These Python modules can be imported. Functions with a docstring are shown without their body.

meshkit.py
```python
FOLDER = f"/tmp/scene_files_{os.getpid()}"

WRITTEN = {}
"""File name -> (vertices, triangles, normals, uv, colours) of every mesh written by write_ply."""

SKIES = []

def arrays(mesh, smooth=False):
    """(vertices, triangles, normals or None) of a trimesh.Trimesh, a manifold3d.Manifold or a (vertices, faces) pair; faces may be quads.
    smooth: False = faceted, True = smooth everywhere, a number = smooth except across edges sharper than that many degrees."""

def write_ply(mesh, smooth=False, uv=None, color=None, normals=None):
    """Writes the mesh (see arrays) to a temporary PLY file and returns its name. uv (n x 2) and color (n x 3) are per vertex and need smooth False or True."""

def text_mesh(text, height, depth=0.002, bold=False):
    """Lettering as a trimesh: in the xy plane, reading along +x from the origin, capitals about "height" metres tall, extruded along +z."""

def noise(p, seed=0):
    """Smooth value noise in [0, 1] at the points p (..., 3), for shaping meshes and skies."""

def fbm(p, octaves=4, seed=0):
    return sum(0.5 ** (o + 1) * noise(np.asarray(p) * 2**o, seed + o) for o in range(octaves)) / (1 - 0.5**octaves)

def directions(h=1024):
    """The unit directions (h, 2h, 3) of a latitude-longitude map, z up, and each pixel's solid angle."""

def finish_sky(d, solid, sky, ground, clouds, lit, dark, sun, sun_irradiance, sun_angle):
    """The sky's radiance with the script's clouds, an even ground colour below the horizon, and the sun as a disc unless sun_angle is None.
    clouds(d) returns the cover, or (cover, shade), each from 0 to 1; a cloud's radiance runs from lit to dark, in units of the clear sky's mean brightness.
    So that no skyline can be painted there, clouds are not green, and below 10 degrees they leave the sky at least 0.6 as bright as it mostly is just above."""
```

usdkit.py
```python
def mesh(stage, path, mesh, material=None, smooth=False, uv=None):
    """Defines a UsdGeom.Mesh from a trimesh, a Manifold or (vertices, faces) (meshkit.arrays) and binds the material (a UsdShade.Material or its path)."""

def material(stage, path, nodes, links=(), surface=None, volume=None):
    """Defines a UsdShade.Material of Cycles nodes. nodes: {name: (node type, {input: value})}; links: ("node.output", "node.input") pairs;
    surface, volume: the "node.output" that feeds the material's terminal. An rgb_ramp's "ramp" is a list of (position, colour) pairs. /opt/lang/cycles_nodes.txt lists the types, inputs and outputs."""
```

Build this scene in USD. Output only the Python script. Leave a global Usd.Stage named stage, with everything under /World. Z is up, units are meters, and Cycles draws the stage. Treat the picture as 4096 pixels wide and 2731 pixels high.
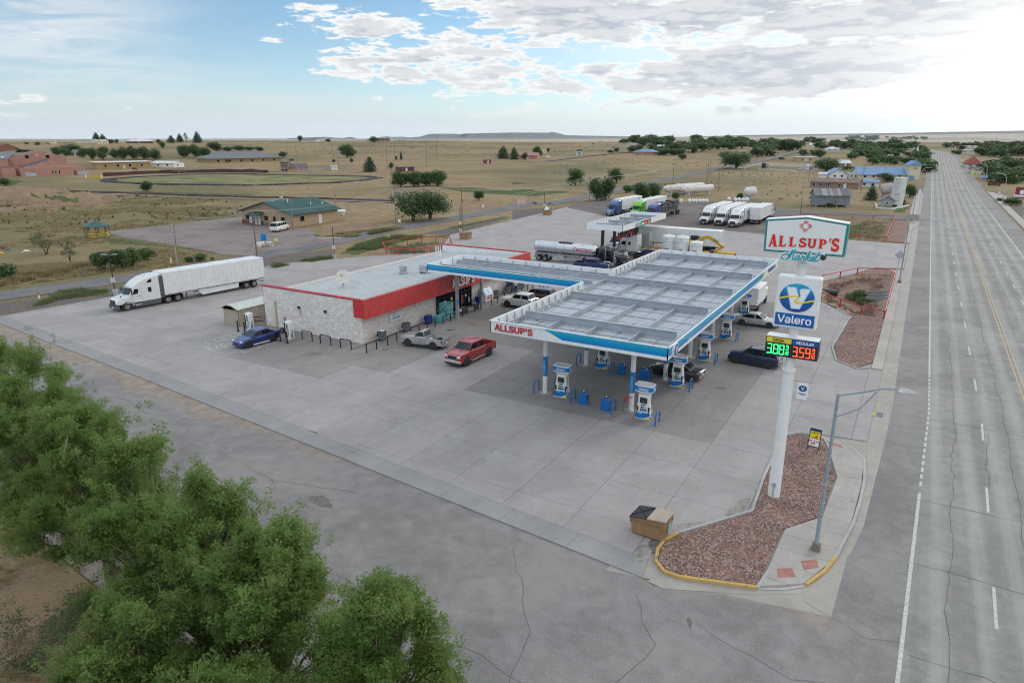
import math,random
import numpy as np,trimesh
from shapely.geometry import Polygon,LineString,Point,box as sbox
from shapely.ops import unary_union
from shapely import affinity
import usdkit,meshkit
from pxr import Usd,UsdGeom,UsdLux,UsdShade,Sdf,Gf,Vt
sin,cos,pi,rad=math.sin,math.cos,math.pi,math.radians
stage=Usd.Stage.CreateInMemory()
UsdGeom.SetStageUpAxis(stage,'Z');UsdGeom.SetStageMetersPerUnit(stage,1.0)
W=UsdGeom.Xform.Define(stage,'/World');stage.SetDefaultPrim(W.GetPrim())
UsdGeom.Scope.Define(stage,'/World/Looks')
# -- camera (a drone 21 m up; y runs along the highway, x to its right)
CAMH,YAW,PITCH,FPX=21.0,rad(30.5),math.atan(822.5/2731.0),2731.0
cam=UsdGeom.Camera.Define(stage,'/World/camera')
cam.CreateFocalLengthAttr(24.0);cam.CreateHorizontalApertureAttr(36.0);cam.CreateVerticalApertureAttr(24.0)
cam.CreateClippingRangeAttr((0.5,200000.0));cam.CreateExposureAttr(0.12);cam.CreateFStopAttr(0.0)
_r=np.array([cos(YAW),sin(YAW),0]);_f=np.array([-sin(YAW)*cos(PITCH),cos(YAW)*cos(PITCH),-sin(PITCH)]);_u=np.cross(_r,_f)
M=np.eye(4);M[0,:3],M[1,:3],M[2,:3],M[3,:3]=_r,_u,-_f,(0,0,CAMH)
cam.AddTransformOp().Set(Gf.Matrix4d(M.tolist()))
# -- material graph helper
class Graph:
 def __init__(s):s.nodes,s.links,s.k={},[],0
 def __call__(s,kind,**inp):
  s.k+=1;nm='n%d'%s.k;vals={}
  for a,v in inp.items():
   if isinstance(v,Ref):s.links.append((v.s,nm+'.'+a))
   else:vals[a]=v
  s.nodes[nm]=(kind,vals);return Node(nm)
 def m(s,op,a,b=0.0,c=0.0,clamp=False):return s('math',math_type=op,value1=a,value2=b,value3=c,use_clamp=clamp).value
 def vm(s,op,a,b=(0.,0.,0.)):return s('vector_math',math_type=op,vector1=a,vector2=b)
 def mix(s,fac,a,b,kind='mix'):return s('mix',mix_type=kind,fac=fac,color1=a,color2=b).color
 def noise(s,vec,scale,detail=4.0,rough=.55,dist=0.):return s('noise_texture',vector=vec,scale=scale,detail=detail,roughness=rough,distortion=dist).fac
 def ss(s,v,a,b,lo=0.,hi=1.):return s('map_range',range_type='smoothstep',value=v,from_min=a,from_max=b,to_min=lo,to_max=hi).result
class Ref:
 def __init__(s,t):s.s=t
class Node:
 def __init__(s,n):s.__dict__['n']=n
 def __getattr__(s,a):return Ref(s.n+'.'+a)
def mat(name,g,surface=None,volume=None):
 usdkit.material(stage,'/World/Looks/'+name,g.nodes,g.links,surface=surface.s if surface else None,volume=volume.s if volume else None)
 return '/World/Looks/'+name
 # -- sky with clouds, and the veiled sun low at the right
SUN_AZ,SUN_EL=rad(20.0),rad(24.0)
SKY_STRENGTH,SUN_INT,SUN_ANGLE=0.15,0.28,14.0
def build_sky():
 g=Graph()
 d=g('texture_coordinate').generated
 d=g.vm('normalize',d).vector
 xyz=g('separate_xyz',vector=d);x,y,z=xyz.x,xyz.y,xyz.z
 sky=g('sky_texture',sky_type='single_scattering',sun_disc=False,sun_elevation=SUN_EL,sun_rotation=SUN_AZ,altitude=1900.0,air_density=1.0,aerosol_density=1.6,ozone_density=1.0).color
 az=g.m('multiply',g.m('arctan2',x,y),57.29578)
 el=g.m('multiply',g.m('arcsine',z),57.29578)
 zz=g.m('add',g.m('maximum',z,0.0),0.16)
 q=g('combine_xyz',x=g.m('divide',x,zz),y=g.m('divide',y,zz),z=0.0).vector
 return g,dict(d=d,sky=sky,az=az,el=el,q=q,z=z)
def px_dir(px,py):
 """Direction (azimuth clockwise from +y, elevation) of a point of the view, in degrees."""
 v=_f*FPX+_r*(px-2048)-_u*(py-1365.5);v=v/np.linalg.norm(v)
 return math.degrees(math.atan2(v[0],v[1])),math.degrees(math.asin(v[2]))
def sky_material():
 g,s=build_sky();az,el,d=s['az'],s['el'],s['d']
 ae=g('combine_xyz',x=az,y=el,z=0.0).vector
 def blob(px,py,rx,ry,amp):
  a,e=px_dir(px,py)
  u=g('vector_math',math_type='multiply_add',vector1=ae,vector2=(1/rx,1/ry,0.),vector3=(-a/rx,-e/ry,0.)).vector
  return g.m('multiply',g.m('power',.36788,g('vector_math',math_type='dot_product',vector1=u,vector2=u).value),amp)
 def total(lst):
  t=blob(*lst[0])
  for b in lst[1:]:t=g.m('add',t,blob(*b))
  return t
 vec=g('vector_math',math_type='multiply',vector1=d,vector2=(1.,1.,4.2)).vector
 n1=g.noise(vec,17.0,7.0,.60,.2)
 up=g('vector_math',math_type='add',vector1=vec,vector2=(0.006,0.012,0.034)).vector
 n2=g.noise(up,17.0,4.0,.58,.2)
 big=g.noise(vec,4.5,3.0,.5)
 bias=total([(1180,60,2.4,1.0,.13),(1500,120,4.2,1.0,.15),(1660,290,6.5,1.5,.17),(1330,250,3.0,.8,.12),(1980,215,4.5,1.6,.13),(1080,160,1.2,.35,.12),(1900,420,8.,.5,.07),(2500,40,12.,1.7,.30),(2900,240,8.,1.6,.25),(3150,330,9.,1.2,.25),(3560,70,9.,1.4,.30),(3520,250,7.,1.3,.24),(2240,330,7.,1.2,.17),(2750,440,6.,.8,.14),(3300,430,5.,.6,.10),(700,150,7.,3.2,-.22),(900,340,9.,1.2,-.12),(3950,420,8.,2.2,-.2),(2500,230,4.,.5,-.10),(3100,170,6.,.35,-.08)])
 high=g.ss(el,9.0,30.0,0.0,.07)
 field=g.m('add',g.m('add',g.m('multiply',n1,.80),g.m('multiply',big,.22)),g.m('add',bias,high))
 cover=g.ss(field,.585,.645)
 body=g.ss(field,.62,.74)
 light=g.ss(g.m('subtract',n1,n2),-.12,.10)
 streak=g.noise(g('vector_math',math_type='multiply',vector1=d,vector2=(5.,5.,34.)).vector,1.6,4.0,.6,.5)
 veil=total([(40,60,8.5,3.0,1.0),(300,290,10.,.9,.40),(650,395,15.,.6,.50),(700,480,18.,.6,.45),(1500,500,18.,.9,.30)])
 veil=g.m('minimum',g.m('multiply',veil,g.ss(streak,.34,.62,.25,1.0)),.93)
 low=g.m('exponent',g.m('multiply',g.m('maximum',el,0.0),-.40))
 glow=g.m('minimum',total([(4500,330,14.,5.5,1.25),(2900,480,14.,1.6,.40),(2500,210,7.,1.0,.30),(3950,200,6.,2.,.35)]),1.0)
 k=1.0/SKY_STRENGTH
 C=lambda r,gg,b:(r*k,gg*k,b*k)
 blue=g.mix(1.0,s['sky'],(SKY_R,SKY_G,SKY_B),'multiply')
 blue=g.mix(g.ss(el,9.,40.,0.,.7),blue,C(.86,.96,1.08))
 base=g.mix(g.m('minimum',g.m('multiply',low,.95),1.0),blue,C(.80,.83,.87))
 base=g.mix(veil,base,C(.80,.83,.85))
 lit,dark=C(.98,.965,.94),C(.47,.51,.575)
 lit=g.mix(g.ss(el,10.,30.),lit,C(1.15,1.14,1.10))
 shade=g.m('multiply',body,g.m('subtract',1.0,g.m('multiply',light,.48)))
 cl=g.mix(shade,lit,dark)
 cl=g.mix(g.m('multiply',g.ss(az,-32.,4.),.15),cl,C(.80,.83,.86))
 base=g.mix(g.ss(az,-34.,-4.,0.,.72),base,C(.86,.90,.92))
 base=g.mix(g.m('multiply',glow,.8),base,C(1.02,1.02,1.0))
 col=g.mix(g.m('multiply',cover,g.ss(el,.3,3.0,.45,.96)),base,cl)
 sunny=g.m('minimum',blob(4650,330,11.5,5.,1.2),1.0)
 col=g.mix(g.m('multiply',sunny,.9),col,C(1.55,1.5,1.42))
 bg=g('background_shader',color=col,strength=SKY_STRENGTH).background
 return mat('sky',g,surface=bg)
SKY_R,SKY_G,SKY_B=.62,.78,.84
dome=UsdLux.DomeLight.Define(stage,'/World/sky')
UsdShade.MaterialBindingAPI.Apply(dome.GetPrim()).Bind(UsdShade.Material.Get(stage,sky_material()))
dome.GetPrim().SetCustomDataByKey('kind','structure');dome.GetPrim().SetCustomDataByKey('label','pale blue afternoon sky with white and grey clouds')
sun=UsdLux.DistantLight.Define(stage,'/World/sun')
sun.CreateIntensityAttr(SUN_INT);sun.CreateNormalizeAttr(True);sun.CreateAngleAttr(SUN_ANGLE);sun.CreateColorAttr(Gf.Vec3f(1.0,.95,.87))
_sd=np.array([sin(SUN_AZ)*cos(SUN_EL),cos(SUN_AZ)*cos(SUN_EL),sin(SUN_EL)])
_x=np.cross([0,0,1],_sd);_x/=np.linalg.norm(_x);_y=np.cross(_sd,_x)
M=np.eye(4);M[0,:3],M[1,:3],M[2,:3]=_x,_y,_sd
sun.AddTransformOp().Set(Gf.Matrix4d(M.tolist()))
# -- materials
_mats={}
def pm(name,col,rough=.6,metal=0.0,var=.12,vscale=3.0,bump=0.0,bscale=20.0,spec=.5,coat=0.0,emit=None,dirt=None,space='object',rnd=0.0):
 """A plain procedural material: colour with noise variation, optional relief, dirt patches, gloss."""
 if name in _mats:return _mats[name]
 g=Graph()
 vec=g('texture_coordinate').object if space=='object' else g('geometry').position
 c=Ref0=None
 lo=tuple(max(0,k*(1-var))for k in col);hi=tuple(min(1,k*(1+var))for k in col)
 n=g.noise(vec,vscale,5.0,.6)
 c=g.mix(g.ss(n,.3,.7),lo,hi)
 if dirt:c=g.mix(g.m('multiply',g.ss(g.noise(vec,dirt[1],6.0,.65),.48,.72),dirt[2]),c,dirt[0])
 if rnd:c=g('hsv',hue=.5,saturation=1.0,value=g.m('add',1-rnd,g.m('multiply',g('object_info').random,2*rnd)),fac=1.0,color=c).color
 inp=dict(base_color=c,roughness=rough,metallic=metal,specular_ior_level=spec,coat_weight=coat)
 if bump:inp['normal']=g('bump',height=g.noise(vec,bscale,4.0),strength=min(1.,bump),distance=.02).normal
 if emit:inp['emission_color'],inp['emission_strength']=emit[:3],emit[3]
 _mats[name]=mat(name,g,surface=g('principled_bsdf',**inp).BSDF)
 return _mats[name]
def attr_mix_ground():
 """Dry grassland: straw, soil and green patches; the mesh's mask attribute brings green (r), bare soil (g) and grey gravel (b)."""
 g=Graph();pos=g('geometry').position
 s=g('separate_color',color=g('attribute',attribute='mask').color)
 far=g.vm('length',pos).value
 n1,n2,n3=g.noise(pos,.035,7.0,.62,.4),g.noise(pos,.4,6.0,.65,.3),g.noise(pos,4.0,4.0,.6)
 nb=g.noise(pos,.009,5.0,.6,.5)
 straw=g.mix(g.ss(n2,.32,.66),(.20,.15,.085),(.40,.30,.165))
 soil=g.mix(g.ss(n3,.3,.7),(.20,.135,.095),(.34,.235,.17))
 scrub=g.mix(g.ss(n3,.35,.65),(.105,.105,.052),(.21,.185,.098))
 green=g.mix(g.ss(n2,.3,.7),(.035,.065,.018),(.105,.135,.045))
 grav=g.mix(g.ss(n3,.3,.7),(.10,.085,.080),(.20,.175,.165))
 c=g.mix(g.ss(g.m('add',n1,g.m('multiply',g.m('subtract',n2,.5),.5)),.47,.60),straw,g.mix(g.ss(n3,.4,.6),soil,straw))
 c=g.mix(g.m('multiply',g.ss(g.m('add',nb,g.m('multiply',g.m('subtract',n2,.5),.6)),.46,.62),.85),c,scrub)
 c=g.mix(g.m('multiply',g.ss(n3,.52,.62),.30),c,(.12,.105,.06))
 w=g.m('multiply',g.m('subtract',n2,.5),.9)
 c=g.mix(g.ss(g.m('add',s.g,w),.35,.65),c,soil)
 c=g.mix(g.ss(g.m('add',s.b,w),.40,.60),c,grav)
 c=g.mix(g.ss(g.m('add',s.r,w),.35,.65),c,green)
 plain=g.mix(g.ss(g.noise(pos,.0004,4.0),.42,.58),(.30,.24,.18),(.46,.38,.29))
 c=g.mix(g.ss(far,2200.,4200.),c,plain)
 c=g.mix(g.ss(far,17500.,18500.),c,g.mix(g.ss(g.noise(pos,.0006,4.),.4,.6),(.10,.10,.08),(.17,.15,.12)))
 nrm=g('bump',height=g.m('add',g.m('multiply',n3,.5),n2),strength=.7,distance=.25).normal
 return mat('dry_grassland',g,surface=g('principled_bsdf',base_color=c,roughness=.95,specular_ior_level=.15,normal=nrm).BSDF)
def concrete(name,base,stain=.0,dark=(.11,.10,.095),warm=(.30,.26,.22)):
 g=Graph();pos=g('geometry').position
 n1,n2,n3=g.noise(pos,.22,7.0,.62,.5),g.noise(pos,1.7,6.0,.6),g.noise(pos,26.0,3.0,.6)
 st=g.noise(g('vector_math',math_type='multiply',vector1=pos,vector2=(.9,.22,1.)).vector,1.0,7.0,.66,.9)
 lo=tuple(k*.88 for k in base);hi=tuple(k*1.10 for k in base)
 c=g.mix(g.ss(g.m('add',g.m('multiply',n1,.7),g.m('multiply',n2,.3)),.36,.66),lo,hi)
 c=g.mix(g.m('multiply',g.ss(n3,.35,.7),.10),c,tuple(k*.6 for k in base))
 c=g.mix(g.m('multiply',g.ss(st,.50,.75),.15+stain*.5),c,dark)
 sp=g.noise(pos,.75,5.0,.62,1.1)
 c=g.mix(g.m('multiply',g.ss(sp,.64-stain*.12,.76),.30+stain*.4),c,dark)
 c=g.mix(g.m('multiply',g.ss(n1,.62,.78),.22),c,warm)
 c=g('hsv',hue=.5,saturation=1.0,value=g.m('add',.97,g.m('multiply',g('object_info').random,.06)),fac=1.0,color=c).color
 nrm=g('bump',height=n3,strength=.12,distance=.01).normal
 return mat(name,g,surface=g('principled_bsdf',base_color=c,roughness=.82,specular_ior_level=.32,normal=nrm).BSDF)
def asphalt(name,base,warm=(.22,.17,.14),wamt=.25,along=None,speck=.5,sandy=None):
 g=Graph();pos=g('geometry').position
 n1,n2=g.noise(pos,.13,6.0,.6,.6),g.noise(pos,1.1,6.0,.62,.3)
 n3=g.noise(pos,13.0,4.0,.7)
 lo=tuple(k*.78 for k in base);hi=tuple(k*1.22 for k in base)
 c=g.mix(g.ss(g.m('add',g.m('multiply',n1,.6),g.m('multiply',n2,.4)),.36,.66),lo,hi)
 c=g.mix(g.m('multiply',g.ss(n3,.52,.72),speck),c,tuple(min(1,k*1.9)for k in base))
 c=g.mix(g.m('multiply',g.ss(n3,.48,.30),speck*.8),c,tuple(k*.45 for k in base))
 c=g.mix(g.m('multiply',g.ss(n1,.54,.70),wamt),c,warm)
 if along:
  xx=g('separate_xyz',vector=pos).x
  wv=g.m('sine',g.m('multiply',g.m('subtract',xx,along[0]),2*pi/along[1]))
  streak=g.noise(g('vector_math',math_type='multiply',vector1=pos,vector2=(1.6,.03,1.)).vector,1.0,5.0,.6)
  c=g.mix(g.m('multiply',g.ss(g.m('add',g.m('multiply',wv,.22),streak),.40,.85),.34),c,tuple(min(1,k*1.75)for k in base))
  c=g.mix(g.m('multiply',g.ss(g.m('subtract',streak,g.m('multiply',wv,.15)),.54,.76),.35),c,tuple(k*.68 for k in base))
 if sandy:
  yy=g('separate_xyz',vector=pos).y;xx=g('separate_xyz',vector=pos).x
  e=g.m('subtract',yy,g.m('multiply',xx,sandy[2]))
  d1=g.m('subtract',e,sandy[0]);d2=g.m('subtract',sandy[1],e)
  f=g.m('add',g.m('add',g.m('minimum',d1,d2),g.ss(xx,-48.,-14.,0.,1.8)),g.m('multiply',g.m('subtract',g.noise(pos,.22,6.0,.65,.6),.5),6.0))
  c=g.mix(g.ss(f,2.6,.2),c,g.mix(g.ss(n2,.35,.65),(.25,.20,.16),(.32,.27,.225)))
 nrm=g('bump',height=n3,strength=.25,distance=.02).normal
 return mat(name,g,surface=g('principled_bsdf',base_color=c,roughness=.88,specular_ior_level=.3,normal=nrm).BSDF)
def gravel(name,a,b,c3):
 g=Graph();pos=g('geometry').position
 v=g('voronoi_texture',vector=pos,scale=9.0,randomness=1.0)
 c=g.mix(g('separate_color',color=v.color).r,a,b)
 c=g.mix(g.m('multiply',g.ss(g('separate_color',color=v.color).g,.72,.95),.8),c,c3)
 c=g.mix(g.m('multiply',g.ss(g.noise(pos,.5,5.0),.4,.7),.35),c,tuple(k*.75 for k in a))
 nrm=g('bump',height=v.distance,strength=.8,distance=.06,invert=True).normal
 return mat(name,g,surface=g('principled_bsdf',base_color=c,roughness=.9,specular_ior_level=.25,normal=nrm).BSDF)
def paintwork(name,col,metal=0.0,rough=.28,coat=.6,dirt=.12):
 if name in _mats:return _mats[name]
 g=Graph();tc=g('texture_coordinate').object
 n=g.noise(tc,2.2,6.0,.65,.3);z=g('separate_xyz',vector=tc).z
 c=g.mix(g.m('multiply',g.ss(n,.45,.8),dirt),col,(.22,.18,.14))
 c=g.mix(g.m('multiply',g.ss(g.m('add',z,g.m('multiply',n,.5)),.85,.35),dirt*1.6),c,(.20,.165,.13))
 _mats[name]=mat(name,g,surface=g('principled_bsdf',base_color=c,metallic=metal,roughness=g.m('add',rough,g.m('multiply',n,.12)),coat_weight=coat,coat_roughness=.06).BSDF)
 return _mats[name]
def leafmat(name,a,b,tip,trans=.35,oscale=.5,inst=False):
 g=Graph();pos=g('geometry').position
 r=g('geometry').random_per_island
 if inst:r=g.m('add',g.m('multiply',r,.4),g.m('multiply',g('object_info').random,.6))
 n=g.noise(pos,oscale,3.0,.6)
 c=g.mix(g.m('add',g.m('multiply',r,.55),g.m('multiply',g.ss(n,.3,.7),.45)),a,b)
 c=g.mix(g.m('multiply',g.ss(n,.55,.8),.45),c,tip)
 p=g('principled_bsdf',base_color=c,roughness=.5,specular_ior_level=.35).BSDF
 t=g('translucent_bsdf',color=g.mix(.6,c,tip)).BSDF
 return mat(name,g,surface=g('mix_closure',fac=trans,closure1=p,closure2=t).closure)
def pane(name,tint=(.02,.025,.03),fac=.75):
 g=Graph()
 gl=g('glossy_bsdf',color=(.9,.95,1.),roughness=.03).BSDF
 a=g('mix_closure',fac=fac,closure1=g('transparent_bsdf',color=(.75,.82,.85)).BSDF,closure2=g('principled_bsdf',base_color=tint,roughness=.05,specular_ior_level=.6).BSDF).closure
 return mat(name,g,surface=g('mix_closure',fac=g('fresnel',IOR=1.5).fac,closure1=a,closure2=gl).closure)
GRASS=attr_mix_ground()
CONC=concrete('lot_concrete',(.345,.326,.322))
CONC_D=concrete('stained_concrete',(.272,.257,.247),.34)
CONC_A=concrete('apron_concrete',(.29,.285,.285),.1)
WALK=concrete('pavement_concrete',(.40,.375,.35),.0)
KERB=concrete('kerb_concrete',(.42,.41,.40),.05)
GUTTER=concrete('gutter_concrete',(.36,.335,.305),.15)
ASPH_ST=asphalt('street_asphalt',(.235,.224,.22),sandy=(11.6,28.6,-.075),wamt=.18)
ASPH_HW=asphalt('highway_asphalt',(.265,.258,.245),along=(3.0,1.75),wamt=.12,speck=.3)
ASPH_SH=asphalt('shoulder_asphalt',(.232,.222,.216),wamt=.12,speck=.35)
ASPH_FR=asphalt('frontage_asphalt',(.16,.157,.162),wamt=.2)
ASPH_PK=asphalt('parking_asphalt',(.225,.19,.178),wamt=.35)
ASPH_TR=asphalt('truck_yard_asphalt',(.15,.13,.12),wamt=.3)
GRAVEL_R=gravel('red_gravel',(.17,.095,.078),(.30,.185,.155),(.42,.33,.29))
ROCKS=gravel('basin_rock',(.16,.10,.075),(.33,.22,.16),(.45,.38,.32))
JOINT=pm('joint_sealant',(.075,.07,.065),.9,space='world')
WHITEP=pm('white_road_paint',(.50,.50,.48),.7,var=.2,vscale=6,dirt=((.24,.23,.22),9.0,.75),space='world')
YELP=pm('yellow_road_paint',(.44,.33,.16),.7,var=.2,vscale=6,dirt=((.25,.22,.18),7.0,.8),space='world')
YELK=pm('yellow_kerb_paint',(.54,.35,.11),.7,var=.25,vscale=3,dirt=((.10,.09,.08),3.0,.9),space='world')
REDP=pm('red_tactile',(.36,.16,.135),.8,var=.2,space='world')
WHITE=pm('white_metal',(.76,.76,.76),.4,var=.04,dirt=((.55,.52,.48),1.2,.15))
WHITEM=pm('white_panel',(.76,.77,.78),.35,var=.04)
GREY=pm('grey_metal',(.36,.38,.40),.5,.3)
GALV=pm('galvanised_steel',(.42,.44,.46),.42,.6,var=.2,vscale=2)
BLACK=pm('black_metal',(.02,.02,.022),.4)
RUBBER=pm('tyre_rubber',(.024,.023,.022),.85)
CHROME=pm('chrome',(.70,.70,.71),.12,1.0,var=.05)
RIM=pm('alloy_rim',(.52,.52,.53),.28,.9)
RIMD=pm('dark_rim',(.09,.09,.095),.3,.8)
PLASTIC=pm('black_plastic',(.03,.03,.032),.55)
DGREY=pm('dark_grey_panel',(.085,.088,.095),.45)
WOODP=pm('weathered_pole_wood',(.21,.135,.08),.9,vscale=5,var=.3)
WOODG=pm('grey_weathered_wood',(.21,.20,.19),.9,vscale=4,var=.3)
GLASSD=pm('tinted_glass',(.008,.010,.012),.05,spec=.35,var=.02)
GLASSB=pm('windshield_glass',(.012,.020,.026),.05,spec=.35,var=.02)
GLASSW=pane('window_pane')
LAMPR=pm('red_lens',(.35,.012,.010),.2,spec=.7)
LAMPW=pm('clear_lens',(.72,.73,.74),.12,spec=.8)
AMBER=pm('amber_lens',(.70,.25,.03),.25)
SIGNW=pm('sign_white',(.80,.80,.80),.45,var=.02)
BLUEV=pm('brand_blue',(.005,.19,.50),.4,var=.04)
BLUED=pm('brand_deep_blue',(.008,.085,.27),.4,var=.04)
REDL=pm('brand_red',(.52,.02,.022),.4,var=.05)
TEAL=pm('sign_teal',(.02,.235,.24),.45,var=.06)
YELB=pm('brand_yellow',(.78,.60,.04),.5,var=.05)
TURQ=pm('script_turquoise',(.02,.34,.40),.45,var=.05)
REDRAIL=pm('red_rail_paint',(.40,.035,.03),.5,var=.15,dirt=((.2,.1,.08),2.,.4))
BLUEG=pm('blue_guard_paint',(.01,.14,.42),.35)
TAN=pm('tan_siding',(.40,.31,.20),.7,space='world',vscale=.8)
# -- mesh builder
def rotz(a):
 m=np.eye(4);m[0,0]=m[1,1]=cos(a);m[0,1]=-sin(a);m[1,0]=sin(a);return m
def trans(x,y,z):
 m=np.eye(4);m[:3,3]=x,y,z;return m
def frame(o,ex,ey):
 """A matrix that lays x along ex and y along ey, from o (for lettering and flat emblems)."""
 ex,ey=np.array(ex,float),np.array(ey,float);ex/=np.linalg.norm(ex);ey/=np.linalg.norm(ey)
 m=np.eye(4);m[:3,0],m[:3,1],m[:3,2],m[:3,3]=ex,ey,np.cross(ex,ey),o;return m
class MB:
 def __init__(s):s.v,s.f,s.n=[],[],0
 def raw(s,v,f,T=None):
  v=np.asarray(v,float)
  if T is not None:v=v@T[:3,:3].T+T[:3,3]
  s.v.append(v);s.f.append(np.asarray(f,int)+s.n);s.n+=len(v);return s
 def mesh(s,m,T=None):return s.raw(m.vertices,m.faces,T)
 def box(s,x0,y0,z0,x1,y1,z1,T=None):
  v=[(x,y,z)for x in(x0,x1)for y in(y0,y1)for z in(z0,z1)]
  f=[(0,1,3),(0,3,2),(4,6,7),(4,7,5),(0,4,5),(0,5,1),(2,3,7),(2,7,6),(0,2,6),(0,6,4),(1,5,7),(1,7,3)]
  return s.raw(v,f,T)
 def cbox(s,c,d,rz=0.,T=None):
  m=trans(*c)@rotz(rz)
  return s.box(-d[0]/2,-d[1]/2,-d[2]/2,d[0]/2,d[1]/2,d[2]/2,m if T is None else T@m)
 def rbox(s,x0,y0,z0,x1,y1,z1,r=.03,T=None):
  """A box with chamfered edges."""
  v=[]
  for x,sx in((x0,1),(x1,-1)):
   for y,sy in((y0,1),(y1,-1)):
    for z,sz in((z0,1),(z1,-1)):
     v+=[(x,y+sy*r,z+sz*r),(x+sx*r,y,z+sz*r),(x+sx*r,y+sy*r,z)]
  h=trimesh.convex.convex_hull(np.array(v));return s.mesh(h,T)
 def hull(s,pts,T=None):return s.mesh(trimesh.convex.convex_hull(np.array(pts,float)),T)
 def bar(s,p,q,w,h=None,up=(0,0,1)):
  p,q=np.array(p,float),np.array(q,float);h=w if h is None else h
  d=q-p;L=np.linalg.norm(d);d/=L
  a=np.cross(up,d)
  if np.linalg.norm(a)<1e-6:a=np.array([1.,0,0])
  a/=np.linalg.norm(a);b=np.cross(d,a)
  m=np.eye(4);m[:3,0],m[:3,1],m[:3,2],m[:3,3]=d,a,b,p
  return s.box(0,-w/2,-h/2,L,w/2,h/2,m)
 def tube(s,pts,r,n=6,caps=True):
  pts=np.array(pts,float);rr=np.broadcast_to(r,len(pts));k=len(pts)
  t=np.gradient(pts,axis=0);t/=np.maximum(np.linalg.norm(t,axis=1,keepdims=True),1e-9)
  a=np.cross(t[0],(0,0,1.)if abs(t[0][2])<.9 else(1.,0,0));rings=[]
  for i in range(k):
   a=a-t[i]*(a@t[i]);a/=np.linalg.norm(a);b=np.cross(t[i],a)
   an=np.arange(n)*2*pi/n
   rings.append(pts[i]+rr[i]*(np.cos(an)[:,None]*a+np.sin(an)[:,None]*b))
  return s.loft(rings,caps)
 def loft(s,rings,caps=True,closed=True,T=None):
  n,k=len(rings[0]),len(rings);v=np.vstack(rings);f=[]
  for i in range(k-1):
   for j in range(n if closed else n-1):
    a,b=i*n+j,i*n+(j+1)%n
    f+=[(a,b,b+n),(a,b+n,a+n)]
  if caps and closed:
   f+=[(0,j+1,j)for j in range(1,n-1)]+[((k-1)*n,(k-1)*n+j,(k-1)*n+j+1)for j in range(1,n-1)]
  return s.raw(v,f,T)
 def cyl(s,p,q,r,r2=None,n=16):return s.tube([p,q],[r,r if r2 is None else r2],n)
 def disc(s,p,q,prof,n=20):
  """A turned shape: (distance along p->q as a fraction, radius) pairs."""
  p,q=np.array(p,float),np.array(q,float)
  return s.tube([p+(q-p)*a for a,_ in prof],[b for _,b in prof],n)
 def poly(s,pg,z0,z1=None,T=None):
  """A shapely polygon as a slab from z0 to z1, or as a flat sheet at z0."""
  for p in getattr(pg,'geoms',[pg]):
   if p.is_empty or p.geom_type!='Polygon' or p.area<1e-6:continue
   if z1 is None:
    v,f=trimesh.creation.triangulate_polygon(p,engine='earcut')
    s.raw(np.c_[v,np.full(len(v),z0)],f,T)
   else:
    m=trimesh.creation.extrude_polygon(p,z1-z0,engine='earcut');m.apply_translation((0,0,z0));s.mesh(m,T)
  return s
 def quad(s,a,b,c,d):return s.raw([a,b,c,d],[(0,1,2),(0,2,3)])
 def slab(s,pts,th):
  """A flat polygon in space (pts, counter-clockwise from its front) made th thick backwards."""
  p=np.array(pts,float);nrm=np.cross(p[1]-p[0],p[2]-p[0]);nrm/=np.linalg.norm(nrm)
  return s.loft([p,p-nrm*th])
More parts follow.
